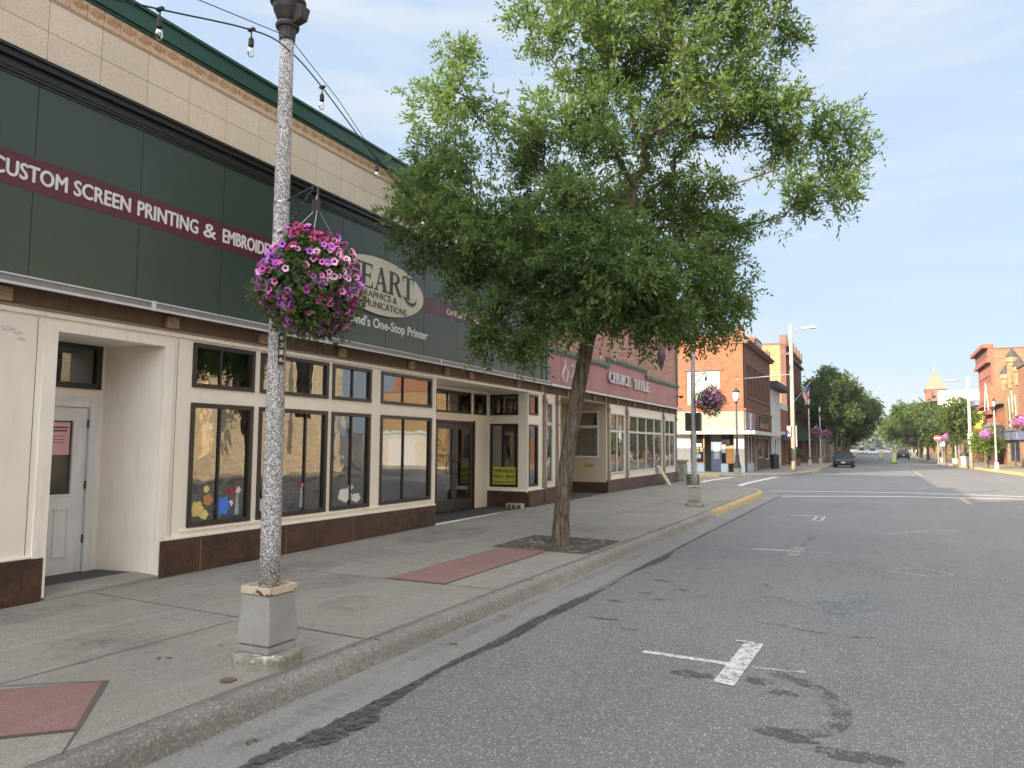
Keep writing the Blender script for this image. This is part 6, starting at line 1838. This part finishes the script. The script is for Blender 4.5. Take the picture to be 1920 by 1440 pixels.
m = MB(); m.hexa([CF.p(77, 2.3, 0), CF.p(86, 2.3, 0), CF.p(86, 2.3, 1.9), CF.p(77, 2.3, 1.9), CF.p(77, 4.6, 0), CF.p(86, 4.6, 0), CF.p(86, 4.5, .1), CF.p(77, 4.5, .1)]); m.build('awning', 'awning_green', yb)
rl = thing('red_brick_row', 'red brick row with dark cornices beyond the tall yellow sided building', 'building', (-7.25, 88, 0))
rh = [(90 + 2.2 * k, 91.1 + 2.2 * k, 3.7, 6.2) for k in range(12)] + [(89 + 3.1 * k, 91.3 + 3.1 * k, .4, 2.5) for k in range(9)]
body(CF, 88.01, 118, 8.0, 15, 'red_brick', 'red_side', rl, rh); wins(CF, rh, rl, 'win_white', False, hood='dark_stone')
m = MB(); m.fbox(CF, 88, 118, 7.4, 7.7, 0, .45); m.fbox(CF, 88, 118, 2.8, 3.1, 0, .3); m.build('cornice', 'roof_dark', rl)
m = MB(); m.fbox(CF, 92, 96, 2.3, 3.5, .05, .9); sgl = m.build('hanging_sign', 'blue_grey', rl)
MB().fbox(Fr((-6.35, 92, 0), (1, 0, 0), (0, -1, 0)), -.9, .0, 2.6, 3.2, .0, .02).build('sign_face', 'win_white', sgl)
text(Fr((-6.35, 92, 0), (1, 0, 0), (0, -1, 0)), 'SALE', -.8, -.1, 2.72, 3.05, .022, 'black_letter', sgl, bold=.02)
pl_ = thing('pale_row', 'pale storefront row under the street trees, far left side', 'building', (-7.25, 118, 0))
ph = [(119 + 3.4 * k, 121.6 + 3.4 * k, .4, 2.6) for k in range(12)] + [(119.5 + 3.4 * k, 120.7 + 3.4 * k, 3.8, 5.6) for k in range(12)]
body(CF, 118.01, 160, 7.0, 15, 'pale_stone', 'red_side', pl_, ph); wins(CF, ph, pl_, 'dark_trim', False, hm=False)
pl2 = thing('brown_row', 'distant brown brick row at the far end of the left side', 'building', (-7.25, 160, 0))
ph = [(162 + 5 * k, 165 + 5 * k, .4, 2.8) for k in range(15)] + [(162 + 5 * k, 164 + 5 * k, 4, 6) for k in range(15)]
body(CF, 160.01, 240, 8.0, 15, 'stone_brown', 'brown_brick', pl2, ph); wins(CF, ph, pl2, 'dark_trim', False, hm=False)

# flag on the tall yellow sided building
fl = thing('flag', 'striped red, white and blue flag hanging from a slanted pole on the left', 'flag', (-6.2, 76, 6.5))
MB().tube([(-7.2, 76, 5.8), (-5.45, 76.0, 7.95)], .03, 6).build('flag_staff', 'win_white', fl)
V0 = []; ns = 13
for j in range(ns):
    m = MB(); a, b = j / ns, (j + 1) / ns
    def fp(s_, t_):
        return (-5.55 - .62 * s_ + .05 * sin(t_ * 7 + s_ * 4) + .18 * t_ * s_, 76 + .08 * sin(s_ * 9 + t_ * 5), 7.75 - .85 * s_ - 1.55 * t_ + .3 * s_ * t_)
    for q in range(8):
        t0, t1 = q / 8, (q + 1) / 8
        if j < 7 and q < 3: continue
        m.quad(fp(a, t0), fp(b, t0), fp(b, t1), fp(a, t1))
    m.build('stripe', 'flag_red' if j % 2 == 0 else 'flag_white', fl)
m = MB()
for q in range(3):
    for j in range(7): m.quad(fp(j / ns, q / 8), fp((j + 1) / ns, q / 8), fp((j + 1) / ns, (q + 1) / 8), fp(j / ns, (q + 1) / 8))
m.build('canton', 'flag_blue', fl)

# ---------------- right side of the street
XR = 11.2
RF = Fr((XR, 0, 0), (0, -1, 0), (-1, 0, 0))      # u = -y
def rside(y): return Fr((XR, y, 0), (1, 0, 0), (0, -1, 0))
def ry(lst): return [(-b, -a, c_, d_) for a, b, c_, d_ in lst]
# blue shopfront building nearest
b0 = thing('blue_front_shop', 'orange brick building with a blue grey shop window at the right edge', 'building', (XR, 58, 0))
h0 = ry([(60 + 2.4 * k, 61.2 + 2.4 * k, 4.2, 6.2) for k in range(6)] + [(60.4, 65, .5, 2.3), (66, 69.6, .5, 2.3)])
body(RF, -76.5, -58, 8.6, 14, 'red_side', 'red_side', b0, h0); wins(RF, h0, b0, 'blue_grey', False, hood='dark_stone')
m = MB(); m.fbox(RF, -76.4, -58, 2.45, 3.3, 0, .25); m.build('blue_fascia', 'blue_grey', b0)
m = MB(); m.fbox(RF, -76.4, -70, .2, 2.4, 0.01, .05); m.build('shop_panel', 'blue_grey', b0)
m = MB(); m.fbox(RF, -75.6, -74.2, .3, 2.2, .05, .09); m.build('wooden_door', 'orange_wood', b0)
m = MB(); m.fbox(RF, -74.0, -71, .6, 2.2, .05, .08); m.build('shop_window', 'darkglass', b0)
m = MB(); m.fbox(RF, -76.4, -58, 8.6, 8.8, -.3, .12); m.build('coping', 'dark_stone', b0)
# gothic brownstone
b1 = thing('brownstone_hall', 'yellow brown stone building with tall pointed windows and small turrets on the right', 'building', (XR, 76.5, 0))
def lancet(fr, u, w, v0, v1, parent, n=6):
    P = [(u - w / 2, v0), (u + w / 2, v0), (u + w / 2, v1 - w)] + [(u + w / 2 - w * .5 * (k / n), v1 - w + w * sin(k / n * pi / 2)) for k in range(1, n + 1)] + [(u - w / 2 + w * .5 * ((n - k) / n), v1 - w + w * sin((n - k) / n * pi / 2)) for k in range(1, n + 1)]
    o = MB(); o.fprism(fr, [(u + (a - u) * 1.35, v0 - .15 + (b - v0) * 1.05) for a, b in P], .0, .07); f = o.build('stone_arch', 'pale_stone', parent)
    g = MB(); g.fprism(fr, P, .07, .075); g.build('lancet_pane', 'darkglass', f)
    MB().fbox(fr, u - .03, u + .03, v0, v1 - .1, .075, .09).build('mullion', 'stone_brown', f)
body(RF, -84.5, -76.51, 7.6, 14, 'stone_brown', 'stone_brown', b1, ry([(77.3, 83.6, .5, 2.4)]))
wins(RF, ry([(77.3, 83.6, .5, 2.4)]), b1, 'blue_grey', True, hm=False)
for u in (-78.6, -80.3, -82.0): lancet(RF, u, .75, 3.9, 6.5 + (.5 if u == -80.3 else 0), b1)
m = MB()
m.fprism(RF, [(-83.6, 7.6), (-77.4, 7.6), (-79.6, 9.0), (-80.3, 9.4), (-81.2, 9.0)], -.5, .03)
m.build('gable', 'stone_brown', b1)
for u, hh in ((-84.2, 9.0), (-80.4, 10.2), (-76.9, 9.0)):
    m = MB(); cx_, cy_, _ = RF.p(u, 0, -.2)
    m.lathe([(.40, 7.2), (.42, hh - .7), (.55, hh - .6), (.55, hh - .2), (.45, hh - .15)], (cx_, cy_, 0), 8); m.lathe([(.58, hh - .15), (.01, hh + .75)], (cx_, cy_, 0), 8, 1)
    m.build('turret', ['stone_brown', 'roof_dark'], b1)
for k in range(9): pass
m = MB()
for k in range(9): m.fbox(RF, -84.4 + .9 * k, -83.95 + .9 * k, 7.6, 8.0, -.3, .05)
m.build('battlement', 'stone_brown', b1)
m = MB(); m.fbox(RF, -84.5, -76.5, 3.3, 3.5, 0, .12); m.fbox(RF, -84.5, -76.5, 2.5, 3.2, 0, .3); m.build('belt_course', 'blue_grey', b1)
# brick front with pointed gables
b2 = thing('gabled_brick_front', 'orange brick front with grey shingled gables and an arched doorway', 'building', (XR, 84.5, 0))
h2 = ry([(85.2 + 1.0 * k, 85.7 + 1.0 * k, 3.9, 5.4) for k in range(6)] + [(86.2, 88.6, .4, 2.1)])
body(RF, -92.3, -84.51, 6.0, 14, 'orange_brick', 'orange_brick', b2, h2); wins(RF, h2, b2, 'orange_wood', False, hm=False)
m = MB(); m.fprism(RF, [(-89.6, 1.9), (-85.4, 1.9), (-87.5, 4.0)], .0, 1.3); m.build('entrance_gable', 'orange_brick', b2)
m = MB(); m.fprism(RF, [(-88.9, .2), (-86.1, .2), (-86.1, 1.6), (-87.5, 2.9), (-88.9, 1.6)], 1.3, 1.33); m.build('dark_archway', 'black_trim', b2)
m = MB(); m.hexa([RF.p(-90, 1.8, 0), RF.p(-89.8, 1.7, 0), RF.p(-89.8, 1.7, 1.5), RF.p(-90, 1.8, 1.5), RF.p(-87.6, 4.2, 0), RF.p(-87.45, 4.05, 0), RF.p(-87.45, 4.05, 1.5), RF.p(-87.6, 4.2, 1.5)])
m.hexa([RF.p(-85.2, 1.7, 0), RF.p(-85.0, 1.8, 0), RF.p(-85.0, 1.8, 1.5), RF.p(-85.2, 1.7, 1.5), RF.p(-87.5, 4.05, 0), RF.p(-87.4, 4.2, 0), RF.p(-87.4, 4.2, 1.5), RF.p(-87.5, 4.05, 1.5)]); m.build('gable_shingles', 'shingle', b2)
m = MB(); m.hexa([RF.p(-92.3, 6.0, -4), RF.p(-84.55, 6.0, -4), RF.p(-84.55, 6.0, .5), RF.p(-92.3, 6.0, .5), RF.p(-92.3, 8.4, -4), RF.p(-84.55, 8.4, -4), RF.p(-84.55, 8.3, -3.3), RF.p(-92.3, 8.3, -3.3)]); m.build('shingled_roof', 'shingle', b2)
# dormer gable facing the street with white bargeboards
m = MB(); m.fprism(RF, [(-92.0, 5.9), (-89.2, 5.9), (-90.6, 8.2)], -1.5, .75); m.build('dormer', 'orange_brick', b2)
m = MB(); 
for s_ in (-1, 1): m.fprism(RF, [(-90.6 + s_ * 1.6, 5.6), (-90.6 + s_ * 1.45, 5.6), (-90.6, 8.25), (-90.6, 8.5)], .75, .82)
m.build('bargeboard', 'win_white', b2)
# tall red building with big cornice
b3 = thing('tall_red_building', 'tall red brick building with a flared cornice, highest on the right', 'building', (XR, 92.3, 0))
h3 = ry([(93.2 + 1.55 * k, 94.1 + 1.55 * k, v, v + d_) for k in range(6) for v, d_ in ((3.9, 2.0), (7.0, 2.0), (9.6, 1.0))] + [(93.2, 97.4, .4, 2.5), (98.4, 102.2, .4, 2.5)])
body(RF, -103.2, -92.31, 11.2, 18, 'red_brick', 'red_side', b3, h3); wins(RF, h3, b3, 'dark_stone', False, sill='dark_stone')
m = MB(); m.fbox(RF, -103.2, -92.3, 11.2, 12.35, -.3, .25); m.fbox(RF, -103.4, -92.2, 12.35, 12.75, -.3, .75); m.fbox(RF, -103.3, -92.3, 10.8, 11.2, 0, .4); m.fbox(RF, -103.2, -92.3, 6.3, 6.6, 0, .35); m.fbox(RF, -103.2, -92.3, 2.9, 3.4, 0, .5); m.fbox(RF, -97.9, -92.3, 5.3, 5.55, 0, .5)
m.build('cornice', 'red_brick', b3)
MB().fbox(RF, -102.5, -93.3, 11.6, 12.1, .25, .27).build('painted_cornice_shadow', 'dark_stone', b3)  # solid strip, the shade of a gap put into its dark colour
m = MB(); m.fbox(rside(92.3), .3, 18, 11.2, 12.2, -10.9, .0); m.build('side_parapet', 'red_side', b3)
MB().fbox(rside(92.3), .2, 18, 12.2, 12.32, -11, .08).build('coping', 'dark_stone', b3)
# lower red shops
b4 = thing('low_red_shops', 'lower red brick shops with dark bracketed cornice, left of the tall red building', 'building', (XR, 103.2, 0))
h4 = ry([(105 + 2.3 * k, 106.3 + 2.3 * k, 3.8, 6.0) for k in range(6)] + [(104.5 + 4 * k, 107.6 + 4 * k, .4, 2.4) for k in range(3)])
body(RF, -118, -103.21, 7.3, 15, 'red_brick', 'red_side', b4, h4); wins(RF, h4, b4, 'dark_trim', False, hm=False)
m = MB(); m.fbox(RF, -118, -103.2, 6.8, 7.5, 0, .5); m.build('cornice', 'blue_grey', b4)
b4s = thing('yellow_sign_board', 'pale yellow projecting shop sign boards in front of the low red shops', 'sign', (XR - 1, 96.5, 2.8))
m = MB(); m.fbox(rside(96.5), -1.9, -.2, 2.6, 3.6, 0, .15); m.fbox(rside(97.2), -1.4, -.4, 3.9, 5.8, 0, .15); m.build('board', 'yellow_sign', b4s)
b5 = thing('mid_row', 'tan two storey shops partly hidden by the round green trees', 'building', (XR, 118, 0))
h5 = ry([(120 + 3.6 * k, 121.6 + 3.6 * k, 3.8, 5.6) for k in range(13)] + [(119.5 + 3.6 * k, 122.2 + 3.6 * k, .4, 2.5) for k in range(13)])
body(RF, -167, -118.01, 6.6, 15, 'stone_brown', 'red_side', b5, h5); wins(RF, h5, b5, 'dark_trim', False, hm=False)
b6 = thing('white_walled_building', 'large building with a blank white side wall, below the pointed tower', 'building', (XR, 168, 0))
h6 = ry([(169.5 + 2.6 * k, 170.8 + 2.6 * k, v, v + 2.4) for k in range(6) for v in (4.5, 8.2)])
body(RF, -186, -168.01, 12.2, 26, 'stone_brown', 'stone_brown', b6, h6); wins(RF, h6, b6, 'dark_trim', False, hm=False)
m = MB(); m.fbox(rside(168), .1, 26, .1, 12.6, .0, .05); m.build('white_side_wall', 'white_blown', b6)
m = MB(); m.fbox(rside(168), .16, 26.2, 12.6, 12.9, -.4, .15); m.build('coping', 'pale_blue', b6)
m = MB(); m.fbox(RF, -186, -168, 10.9, 11.5, 0, 1.1); m.fprism(RF, [(-182, 12.2), (-172, 12.2), (-173, 13.4), (-181, 13.4)], -.3, .3); m.build('cornice', 'dark_stone', b6)
# tower with pyramid roof
b7 = thing('brick_tower', 'square red brick tower with a pale pyramid roof and finial, far right', 'tower', (13.4, 206.6, 0))
m = MB(); m.box(11.3, 204.6, 0, 15.5, 208.8, 15.2); m.build('shaft', 'red_brick', b7)
m = MB(); m.box(11.15, 204.45, 15.2, 15.65, 208.95, 15.7); m.build('eaves_band', 'red_brick', b7)
m = MB(); m.add([(10.95, 204.2, 15.7), (15.85, 204.2, 15.7), (15.85, 209.1, 15.7), (10.95, 209.1, 15.7), (13.3, 206.5, 20.6), (13.5, 206.5, 20.6), (13.5, 206.7, 20.6), (13.3, 206.7, 20.6)], [(0, 1, 5, 4), (1, 2, 6, 5), (2, 3, 7, 6), (3, 0, 4, 7), (0, 3, 2, 1), (4, 5, 6, 7)]); m.build('pyramid_roof', 'tower_roof', b7)
m = MB(); m.lathe([(.32, 20.3), (.35, 20.8), (.10, 21.0), (.05, 22.4)], (13.4, 206.6, 0), 10); m.build('finial', 'copper', b7)
m = MB()
for k in range(3):
    m.box(11.9 + 1.15 * k, 204.55, 12.0, 12.5 + 1.15 * k, 204.6, 13.9)
m.build('louvred_opening', 'dark_stone', b7)
b8 = thing('end_row', 'pale distant row at the end of the right side', 'building', (XR, 211, 0))
h8 = ry([(213 + 6 * k, 216 + 6 * k, .4, 2.6) for k in range(14)])
body(RF, -300, -211.01, 7.0, 15, 'pale_stone', 'pale_stone', b8, h8); wins(RF, h8, b8, 'dark_trim', False, hm=False)

# ---------------- buildings over the road, outside the frame but mirrored in the windows
XO = 12.6
OF = Fr((XO, 0, 0), (0, -1, 0), (-1, 0, 0))
o1 = thing('stone_bank', 'pale limestone bank with arched windows across the street, seen only mirrored', 'building', (XO, 15, 0))
ho = ry([(17.9 + 4.4 * k, 19.2 + 4.4 * k, 3.2, 6.6) for k in range(4)])
body(OF, -33.5, -14, 9.6, 14, 'pale_stone', 'pale_stone', o1, ho, t=.5)
wins(OF, ho, o1, 'dark_trim', True, fw=.12)
m = MB()
for k in range(5): m.fbox(OF, -16.9 - 4.4 * k, -16.0 - 4.4 * k, .2, 8.4, 0, .4)
m.fbox(OF, -33.5, -14, 8.4, 9.0, 0, .6); m.fbox(OF, -33.5, -14, 9.6, 10.2, -.5, .2); m.fbox(OF, -33.5, -14, .16, 1.2, 0, .5)
m.build('pilaster', 'pale_stone', o1)
for k in range(4):
    m = MB(); u = -18.55 - 4.4 * k
    for q in range(10):
        a0, a1 = pi * q / 10, pi * (q + 1) / 10
        m.fprism(OF, [(u + 1.45 * cos(a0), 7.0 + 1.2 * sin(a0)), (u + 1.45 * cos(a1), 7.0 + 1.2 * sin(a1)), (u + 1.1 * cos(a1), 7.0 + .9 * sin(a1)), (u + 1.1 * cos(a0), 7.0 + .9 * sin(a0))], .0, .25)
    m.build('arch_moulding', 'pale_stone', o1)
o2 = thing('yellow_corner_block', 'ochre brick corner block over the cross street, seen only mirrored', 'building', (XO, 50.5, 0))
ho = ry([(51.2 + 1.6 * k, 52.1 + 1.6 * k, 3.9, 5.2) for k in range(4)] + [(51, 56, .5, 2.6)])
body(OF, -57.5, -50.5, 6.0, 9, 'yellow_brick', 'yellow_brick', o2, ho); wins(OF, ho, o2, 'dark_trim', False)
o4 = thing('white_garage', 'low white flat roofed garage over the cross street, seen only mirrored', 'building', (XO + 1, 46, 0))
MB().box(XO + 1, 46.0, .1, XO + 10, 50.2, 2.5).build('wall', 'white_stucco', o4); MB().box(XO + .9, 45.9, 2.5, XO + 10.1, 50.3, 2.7).build('roof', 'pale_blue', o4); MB().box(XO + 2, 45.95, .16, XO + 4.4, 46.0, 2.1).build('garage_door', 'win_white', o4)
o3 = thing('red_block', 'red and tan block across from the viewer, seen only mirrored', 'building', (XO, -30, 0))
ho = ry([(-28 + 3 * k, -26.6 + 3 * k, 4.3, 6.5) for k in range(13)] + [(-28 + 5 * k, -24.4 + 5 * k, .5, 2.6) for k in range(8)])
body(OF, -13.9, 30, 8.6, 14, 'stone_brown', 'orange_brick', o3, ho); wins(OF, ho, o3, 'dark_trim', False)
street_tree(11.2, 45.3, 4.4, 1.5, 62, 'street tree over the road at the cross street, seen only mirrored', 'leaf_mid', 9, None, .14, .04)

# ================================================================ CARS AND STREET THINGS
def car(name, label, x, y, ang, paint_, L=4.5, W=1.78, h=1.48, suv=False, front=True):
    t = thing(name, label, 'car', (0, 0, 0), 'cars on the street')
    hw = W / 2
    def sect(y_, z0, z1, w0, w1): return [(-w0, y_, z0), (w0, y_, z0), (w1, y_, z1), (-w1, y_, z1)]
    # lower body, nose at -y
    m = MB(); st = [(-L / 2, .32, .62, .74, .66), (-L / 2 + .12, .24, .78, .84, .76), (-L / 2 + .7, .2, .88, .88, .84), (-L / 2 + 1.25, .2, .96, .89, .86), (L / 2 - .9, .2, 1.0, .89, .86), (L / 2 - .15, .24, .98, .86, .78), (L / 2, .36, .80, .78, .72)]
    k = len(m.v)
    for (yy, z0, z1, a, b) in st: m.v.extend([(-a * W / 1.78, yy, z0), (a * W / 1.78, yy, z0), (a * W / 1.78, yy, (z0 + z1) / 2 + .1), (b * W / 1.78, yy, z1), (-b * W / 1.78, yy, z1), (-a * W / 1.78, yy, (z0 + z1) / 2 + .1)])
    for i in range(len(st) - 1):
        for j in range(6): m.f.append((i * 6 + j, i * 6 + (j + 1) % 6, (i + 1) * 6 + (j + 1) % 6, (i + 1) * 6 + j)); m.mi.append(0)
    m.f += [(5, 4, 3, 2, 1, 0), tuple((len(st) - 1) * 6 + j for j in range(6))]; m.mi += [0, 0]
    m.build('body', paint_, t, bevel=.03)
    y0, y1 = -L / 2 + 1.15, L / 2 - (.25 if suv else .55)
    m = MB(); m.hexa([(-.80, y0, .95), (.80, y0, .95), (.82, y1, .98), (-.82, y1, .98), (-.58, y0 + .75, h - .04), (.58, y0 + .75, h - .04), (.60, y1 - (.3 if suv else .55), h - .04), (-.60, y1 - (.3 if suv else .55), h - .04)])
    m.build('window_glass', 'darkglass', t, bevel=.02)
    m = MB(); m.hexa([(-.60, y0 + .70, h - .05), (.60, y0 + .70, h - .05), (.62, y1 - (.27 if suv else .5), h - .05), (-.62, y1 - (.27 if suv else .5), h - .05), (-.52, y0 + .85, h + .01), (.52, y0 + .85, h + .01), (.54, y1 - .5, h + .01), (-.54, y1 - .5, h + .01)])
    for sx in (-1, 1):
        for (ya, za, yb_, zb) in ((y0, .95, y0 + .75, h - .04), (y1, .98, y1 - (.3 if suv else .55), h - .04)):
            m.tube([(sx * .81, ya, za), (sx * .595, yb_, zb)], .035, 5)
    m.build('roof', paint_, t)
    for sx in (-1, 1):
        for yy in (-L / 2 + .85, L / 2 - .85):
            w_ = MB(); k = len(w_.v); w_.lathe([(.20, -.11), (.31, -.11), (.325, -.06), (.325, .06), (.31, .11), (.20, .11)], (0, 0, 0), 18)
            w_.v = [(sx * (hw - .10) + z, yy + x_, .325 + y_) for x_, y_, z in w_.v]; wh_ = w_.build('wheel', 'tyre', t)
            r_2 = MB(); r_2.lathe([(.2, -.09), (.2, .09)], (0, 0, 0), 14); r_2.v = [(sx * (hw - .10) + z, yy + x_, .325 + y_) for x_, y_, z in r_2.v]; r_2.build('rim', 'plate_metal', wh_)
        m = MB(); m.hexa([(sx * .48, -L / 2 + .02, .60), (sx * .78, -L / 2 + .16, .62), (sx * .78, -L / 2 + .3, .62), (sx * .48, -L / 2 + .2, .60), (sx * .50, -L / 2 + .04, .72), (sx * .76, -L / 2 + .2, .76), (sx * .76, -L / 2 + .32, .76), (sx * .50, -L / 2 + .2, .72)]); m.build('headlight', 'chrome', t)
        m = MB(); m.box(min(sx * .60, sx * .80), L / 2 - .12, .72, max(sx * .60, sx * .80), L / 2 - .01, .88); m.build('tail_light', 'tail_red', t)
        m = MB(); m.ball((sx * (hw + .06), y0 + .25, 1.0), .09, 8, 6, 1, .5, .8); m.build('door_mirror', paint_, t, smooth=True)
    m = MB(); m.box(-.45, -L / 2 - .01, .40, .45, -L / 2 + .1, .56); m.build('grille', 'black_trim', t)
    m = MB(); m.box(-.17, -L / 2 - .025, .42, .17, -L / 2 - .012, .55); m.box(-.17, L / 2 + .005, .60, .17, L / 2 + .02, .74); m.build('licence_plate', 'win_white', t)
    t.location = (x, y, 0); t.rotation_euler = (0, 0, ang); t.scale = (.92, .92, .92)
    return t
car('parked_car', 'dark blue black compact car facing the viewer, nearest car on the left', -2.55, 71.2, radians(0), 'car_black', 4.3, 1.74, 1.46)
car('parked_car', 'black hatchback seen from behind on the right side of the road', 3.6, 125.5, radians(180), 'car_black', 4.4, 1.8, 1.5, True)
car('parked_car', 'white pickup sized vehicle far down the left side', -3.0, 196, 0, 'car_white', 5.2, 2.1, 1.9, True)
car('moving_car', 'pale blue white car coming down the middle of the road', -.7, 186, 0, 'car_white', 4.6, 1.95, 1.75, True)
car('parked_car', 'small silver car parked far down the right side', 3.0, 215, radians(180), 'car_white', 4.6, 1.9, 1.6)
def cross_sign(x, y, s, label, rider):
    t = thing('crossing_sign', label, 'road sign', (x, y, 0), 'yellow crossing signs in the road')
    m = MB(); m.lathe([(.28 * s, 0), (.26 * s, .06), (.12 * s, .09)], (x, y, 0), 16); m.build('rubber_base', 'black_trim', t)
    m = MB(); m.box(x - .16 * s, y - .015, .12, x + .16 * s, y + .015, 1.05 * s); m.build('sign_post', 'hivis', t, bevel=.02)
    m = MB(); m.box(x - .11 * s, y - .025, .42 * s, x + .11 * s, y - .017, .92 * s); p = m.build('sign_face', 'win_white', t)
    m = MB(); m.ball((x, y - .03, .84 * s), .035, 6, 4); m.tube([(x, y - .03, .80 * s), (x, y - .03, .64 * s), (x - .05, y - .03, .5 * s)], .02, 4); m.tube([(x, y - .03, .64 * s), (x + .05, y - .03, .5 * s)], .02, 4); m.build('walking_figure', 'black_letter', p)
    if rider:
        V_ = MB(); r = random.Random(3)
        for k in range(60):
            a = r.uniform(0, 6.28); q = r.uniform(0, .38); z = 1.02 * s + r.uniform(-.06, .3); L_ = r.uniform(.05, .11)
            px, py = x + q * cos(a), y + q * sin(a) * .5
            V_.add([(px - L_, py, z), (px, py - L_ * .5, z + L_ * .5), (px + L_, py, z + .03), (px, py + L_ * .5, z - L_ * .4)], [(0, 1, 2, 3)])
        V_.build('flag_bunch', 'board_yellow', t)
    return t
cross_sign(1.74, 90.9, 1.15, 'fluorescent yellow crossing sign with a ragged yellow top, nearer one in the road', True)
cross_sign(.68, 121.1, 1.1, 'plain fluorescent crossing sign farther up the road', False)
# round red sign on a post with a planter, right walk
def post_sign(x, y, zc, r, mat_, label, rect=None):
    t = thing('post_sign', label, 'sign', (x, y, .16))
    MB().tube([(x, y, .16), (x, y, zc + .1)], .035, 6).build('post', 'plate_metal', t)
    m = MB()
    if rect: m.box(x - rect[0], y - .06, zc - rect[1], x + rect[0], y - .03, zc + rect[1])
    else: m.fprism(Fr((x, y, 0), (1, 0, 0), (0, -1, 0)), [(r * cos(2 * pi * (k + .5) / 8), zc + r * sin(2 * pi * (k + .5) / 8)) for k in range(8)], .03, .06)
    f = m.build('sign_face', mat_, t)
    return t, f
t, f = post_sign(5.75, 88.5, 2.7, .36, 'red_sign', 'red eight sided sign on a post by the right kerb')
MB().fbox(Fr((5.75, 88.5, 0), (1, 0, 0), (0, -1, 0)), -.27, .27, 2.66, 2.84, .06, .065).build('white_bar', 'win_white', f)
post_sign(6.15, 88.9, 2.25, 0, 'pale_blue', 'pale blue rectangular sign beside the red eight sided one', (.28, .35))
post_sign(-4.55, 84.0, 2.5, .42, 'plate_metal', 'grey back of an eight sided sign on the far left walk')
def bin_(x, y, label, mat_='signal_dark', s=1):
    t = thing('litter_bin', label, 'litter bin', (x, y, .16))
    MB().lathe([(.24 * s, 0), (.29 * s, .1), (.30 * s, .80 * s), (.27 * s, .82 * s)], (x, y, .16), 16).build('barrel', mat_, t)
    MB().lathe([(.32 * s, .82 * s), (.34 * s, .86 * s), (.30 * s, 1.0 * s), (.10 * s, 1.08 * s)], (x, y, .16), 16).build('lid', 'signal_dark', t)
bin_(6.75, 73.6, 'mottled barrel shaped litter bin beside the tall pale pole on the right', 'pole_stone', 1.1)
bin_(-6.6, 56.6, 'black litter bin outside the bar under the corner building sign')
def planter(x, y, label, mat_='leaf_mid', pot='white_stucco', s=1.0, seed=1, group=None):
    t = thing('planter', label, 'planter', (x, y, .16), group)
    MB().lathe([(.26 * s, 0), (.34 * s, .42 * s), (.36 * s, .48 * s)], (x, y, .16), 14).build('pot', pot, t)
    rg = np.random.default_rng(seed); n = 260
    P = rg.normal(size=(n, 3)) * np.array([.22, .22, .2]) * s + np.array([x, y, .16 + .75 * s]); a = rg.normal(size=(n, 3)); a /= np.linalg.norm(a, axis=1)[:, None]; b = np.cross(a, rg.normal(size=(n, 3))); b /= np.linalg.norm(b, axis=1)[:, None]
    V = np.stack([P - a * .09 * s, P + b * .04 * s, P + a * .09 * s, P - b * .04 * s], 1).reshape(-1, 3); raw_mesh('foliage', V, np.arange(n * 4).reshape(-1, 4), mat_, t)
planter(7.4, 90, 'white planter of greenery beside the red sign on the right walk', seed=2)
planter(6.5, 93.5, 'second white planter behind the red sign', 'leaf_lime', seed=3)
planter(-6.2, 67.5, 'dark bushy planter on the far left walk', 'leaf_dark', 'dark_stone', 1.4, 4)
def bench(x, y, label):
    t = thing('bench', label, 'bench', (x, y, .16))
    m = MB()
    for k in range(4): m.box(x - .9, y - .22 + .12 * k, .58, x + .9, y - .13 + .12 * k, .62)
    m.build('seat', 'red_brick', t)
    m = MB()
    for k in range(3): m.box(x - .9, y + .24, .72 + .14 * k, x + .9, y + .28, .82 + .14 * k)
    m.build('backrest', 'red_brick', t)
    for sx in (-.8, .8): MB().box(x + sx - .04, y - .2, .16, x + sx + .04, y + .28, .60).build('leg', 'lamp_iron', t)
bench(8.7, 84.5, 'reddish wooden bench under the round trees on the right walk')

# ================================================================ AIR
hz = MB().box(-320, -75, -1.0, 320, 1000, 62).build('haze', 'roof_dark')
hm_ = bpy.data.materials.new('haze_air'); hm_.use_nodes = True
hn = hm_.node_tree; hn.nodes.clear()
ho_ = hn.nodes.new('ShaderNodeOutputMaterial'); hv = hn.nodes.new('ShaderNodeVolumePrincipled')
hv.inputs['Color'].default_value = (.90, .94, 1.0, 1); hv.inputs['Density'].default_value = .0003; hv.inputs['Anisotropy'].default_value = .2
hn.links.new(hv.outputs[0], ho_.inputs['Volume'])
hz.data.materials.clear(); hz.data.materials.append(hm_)
hz['kind'] = 'stuff'; hz['label'] = 'thin pale morning haze filling the air along the street'
SC.cycles.volume_bounces = 0
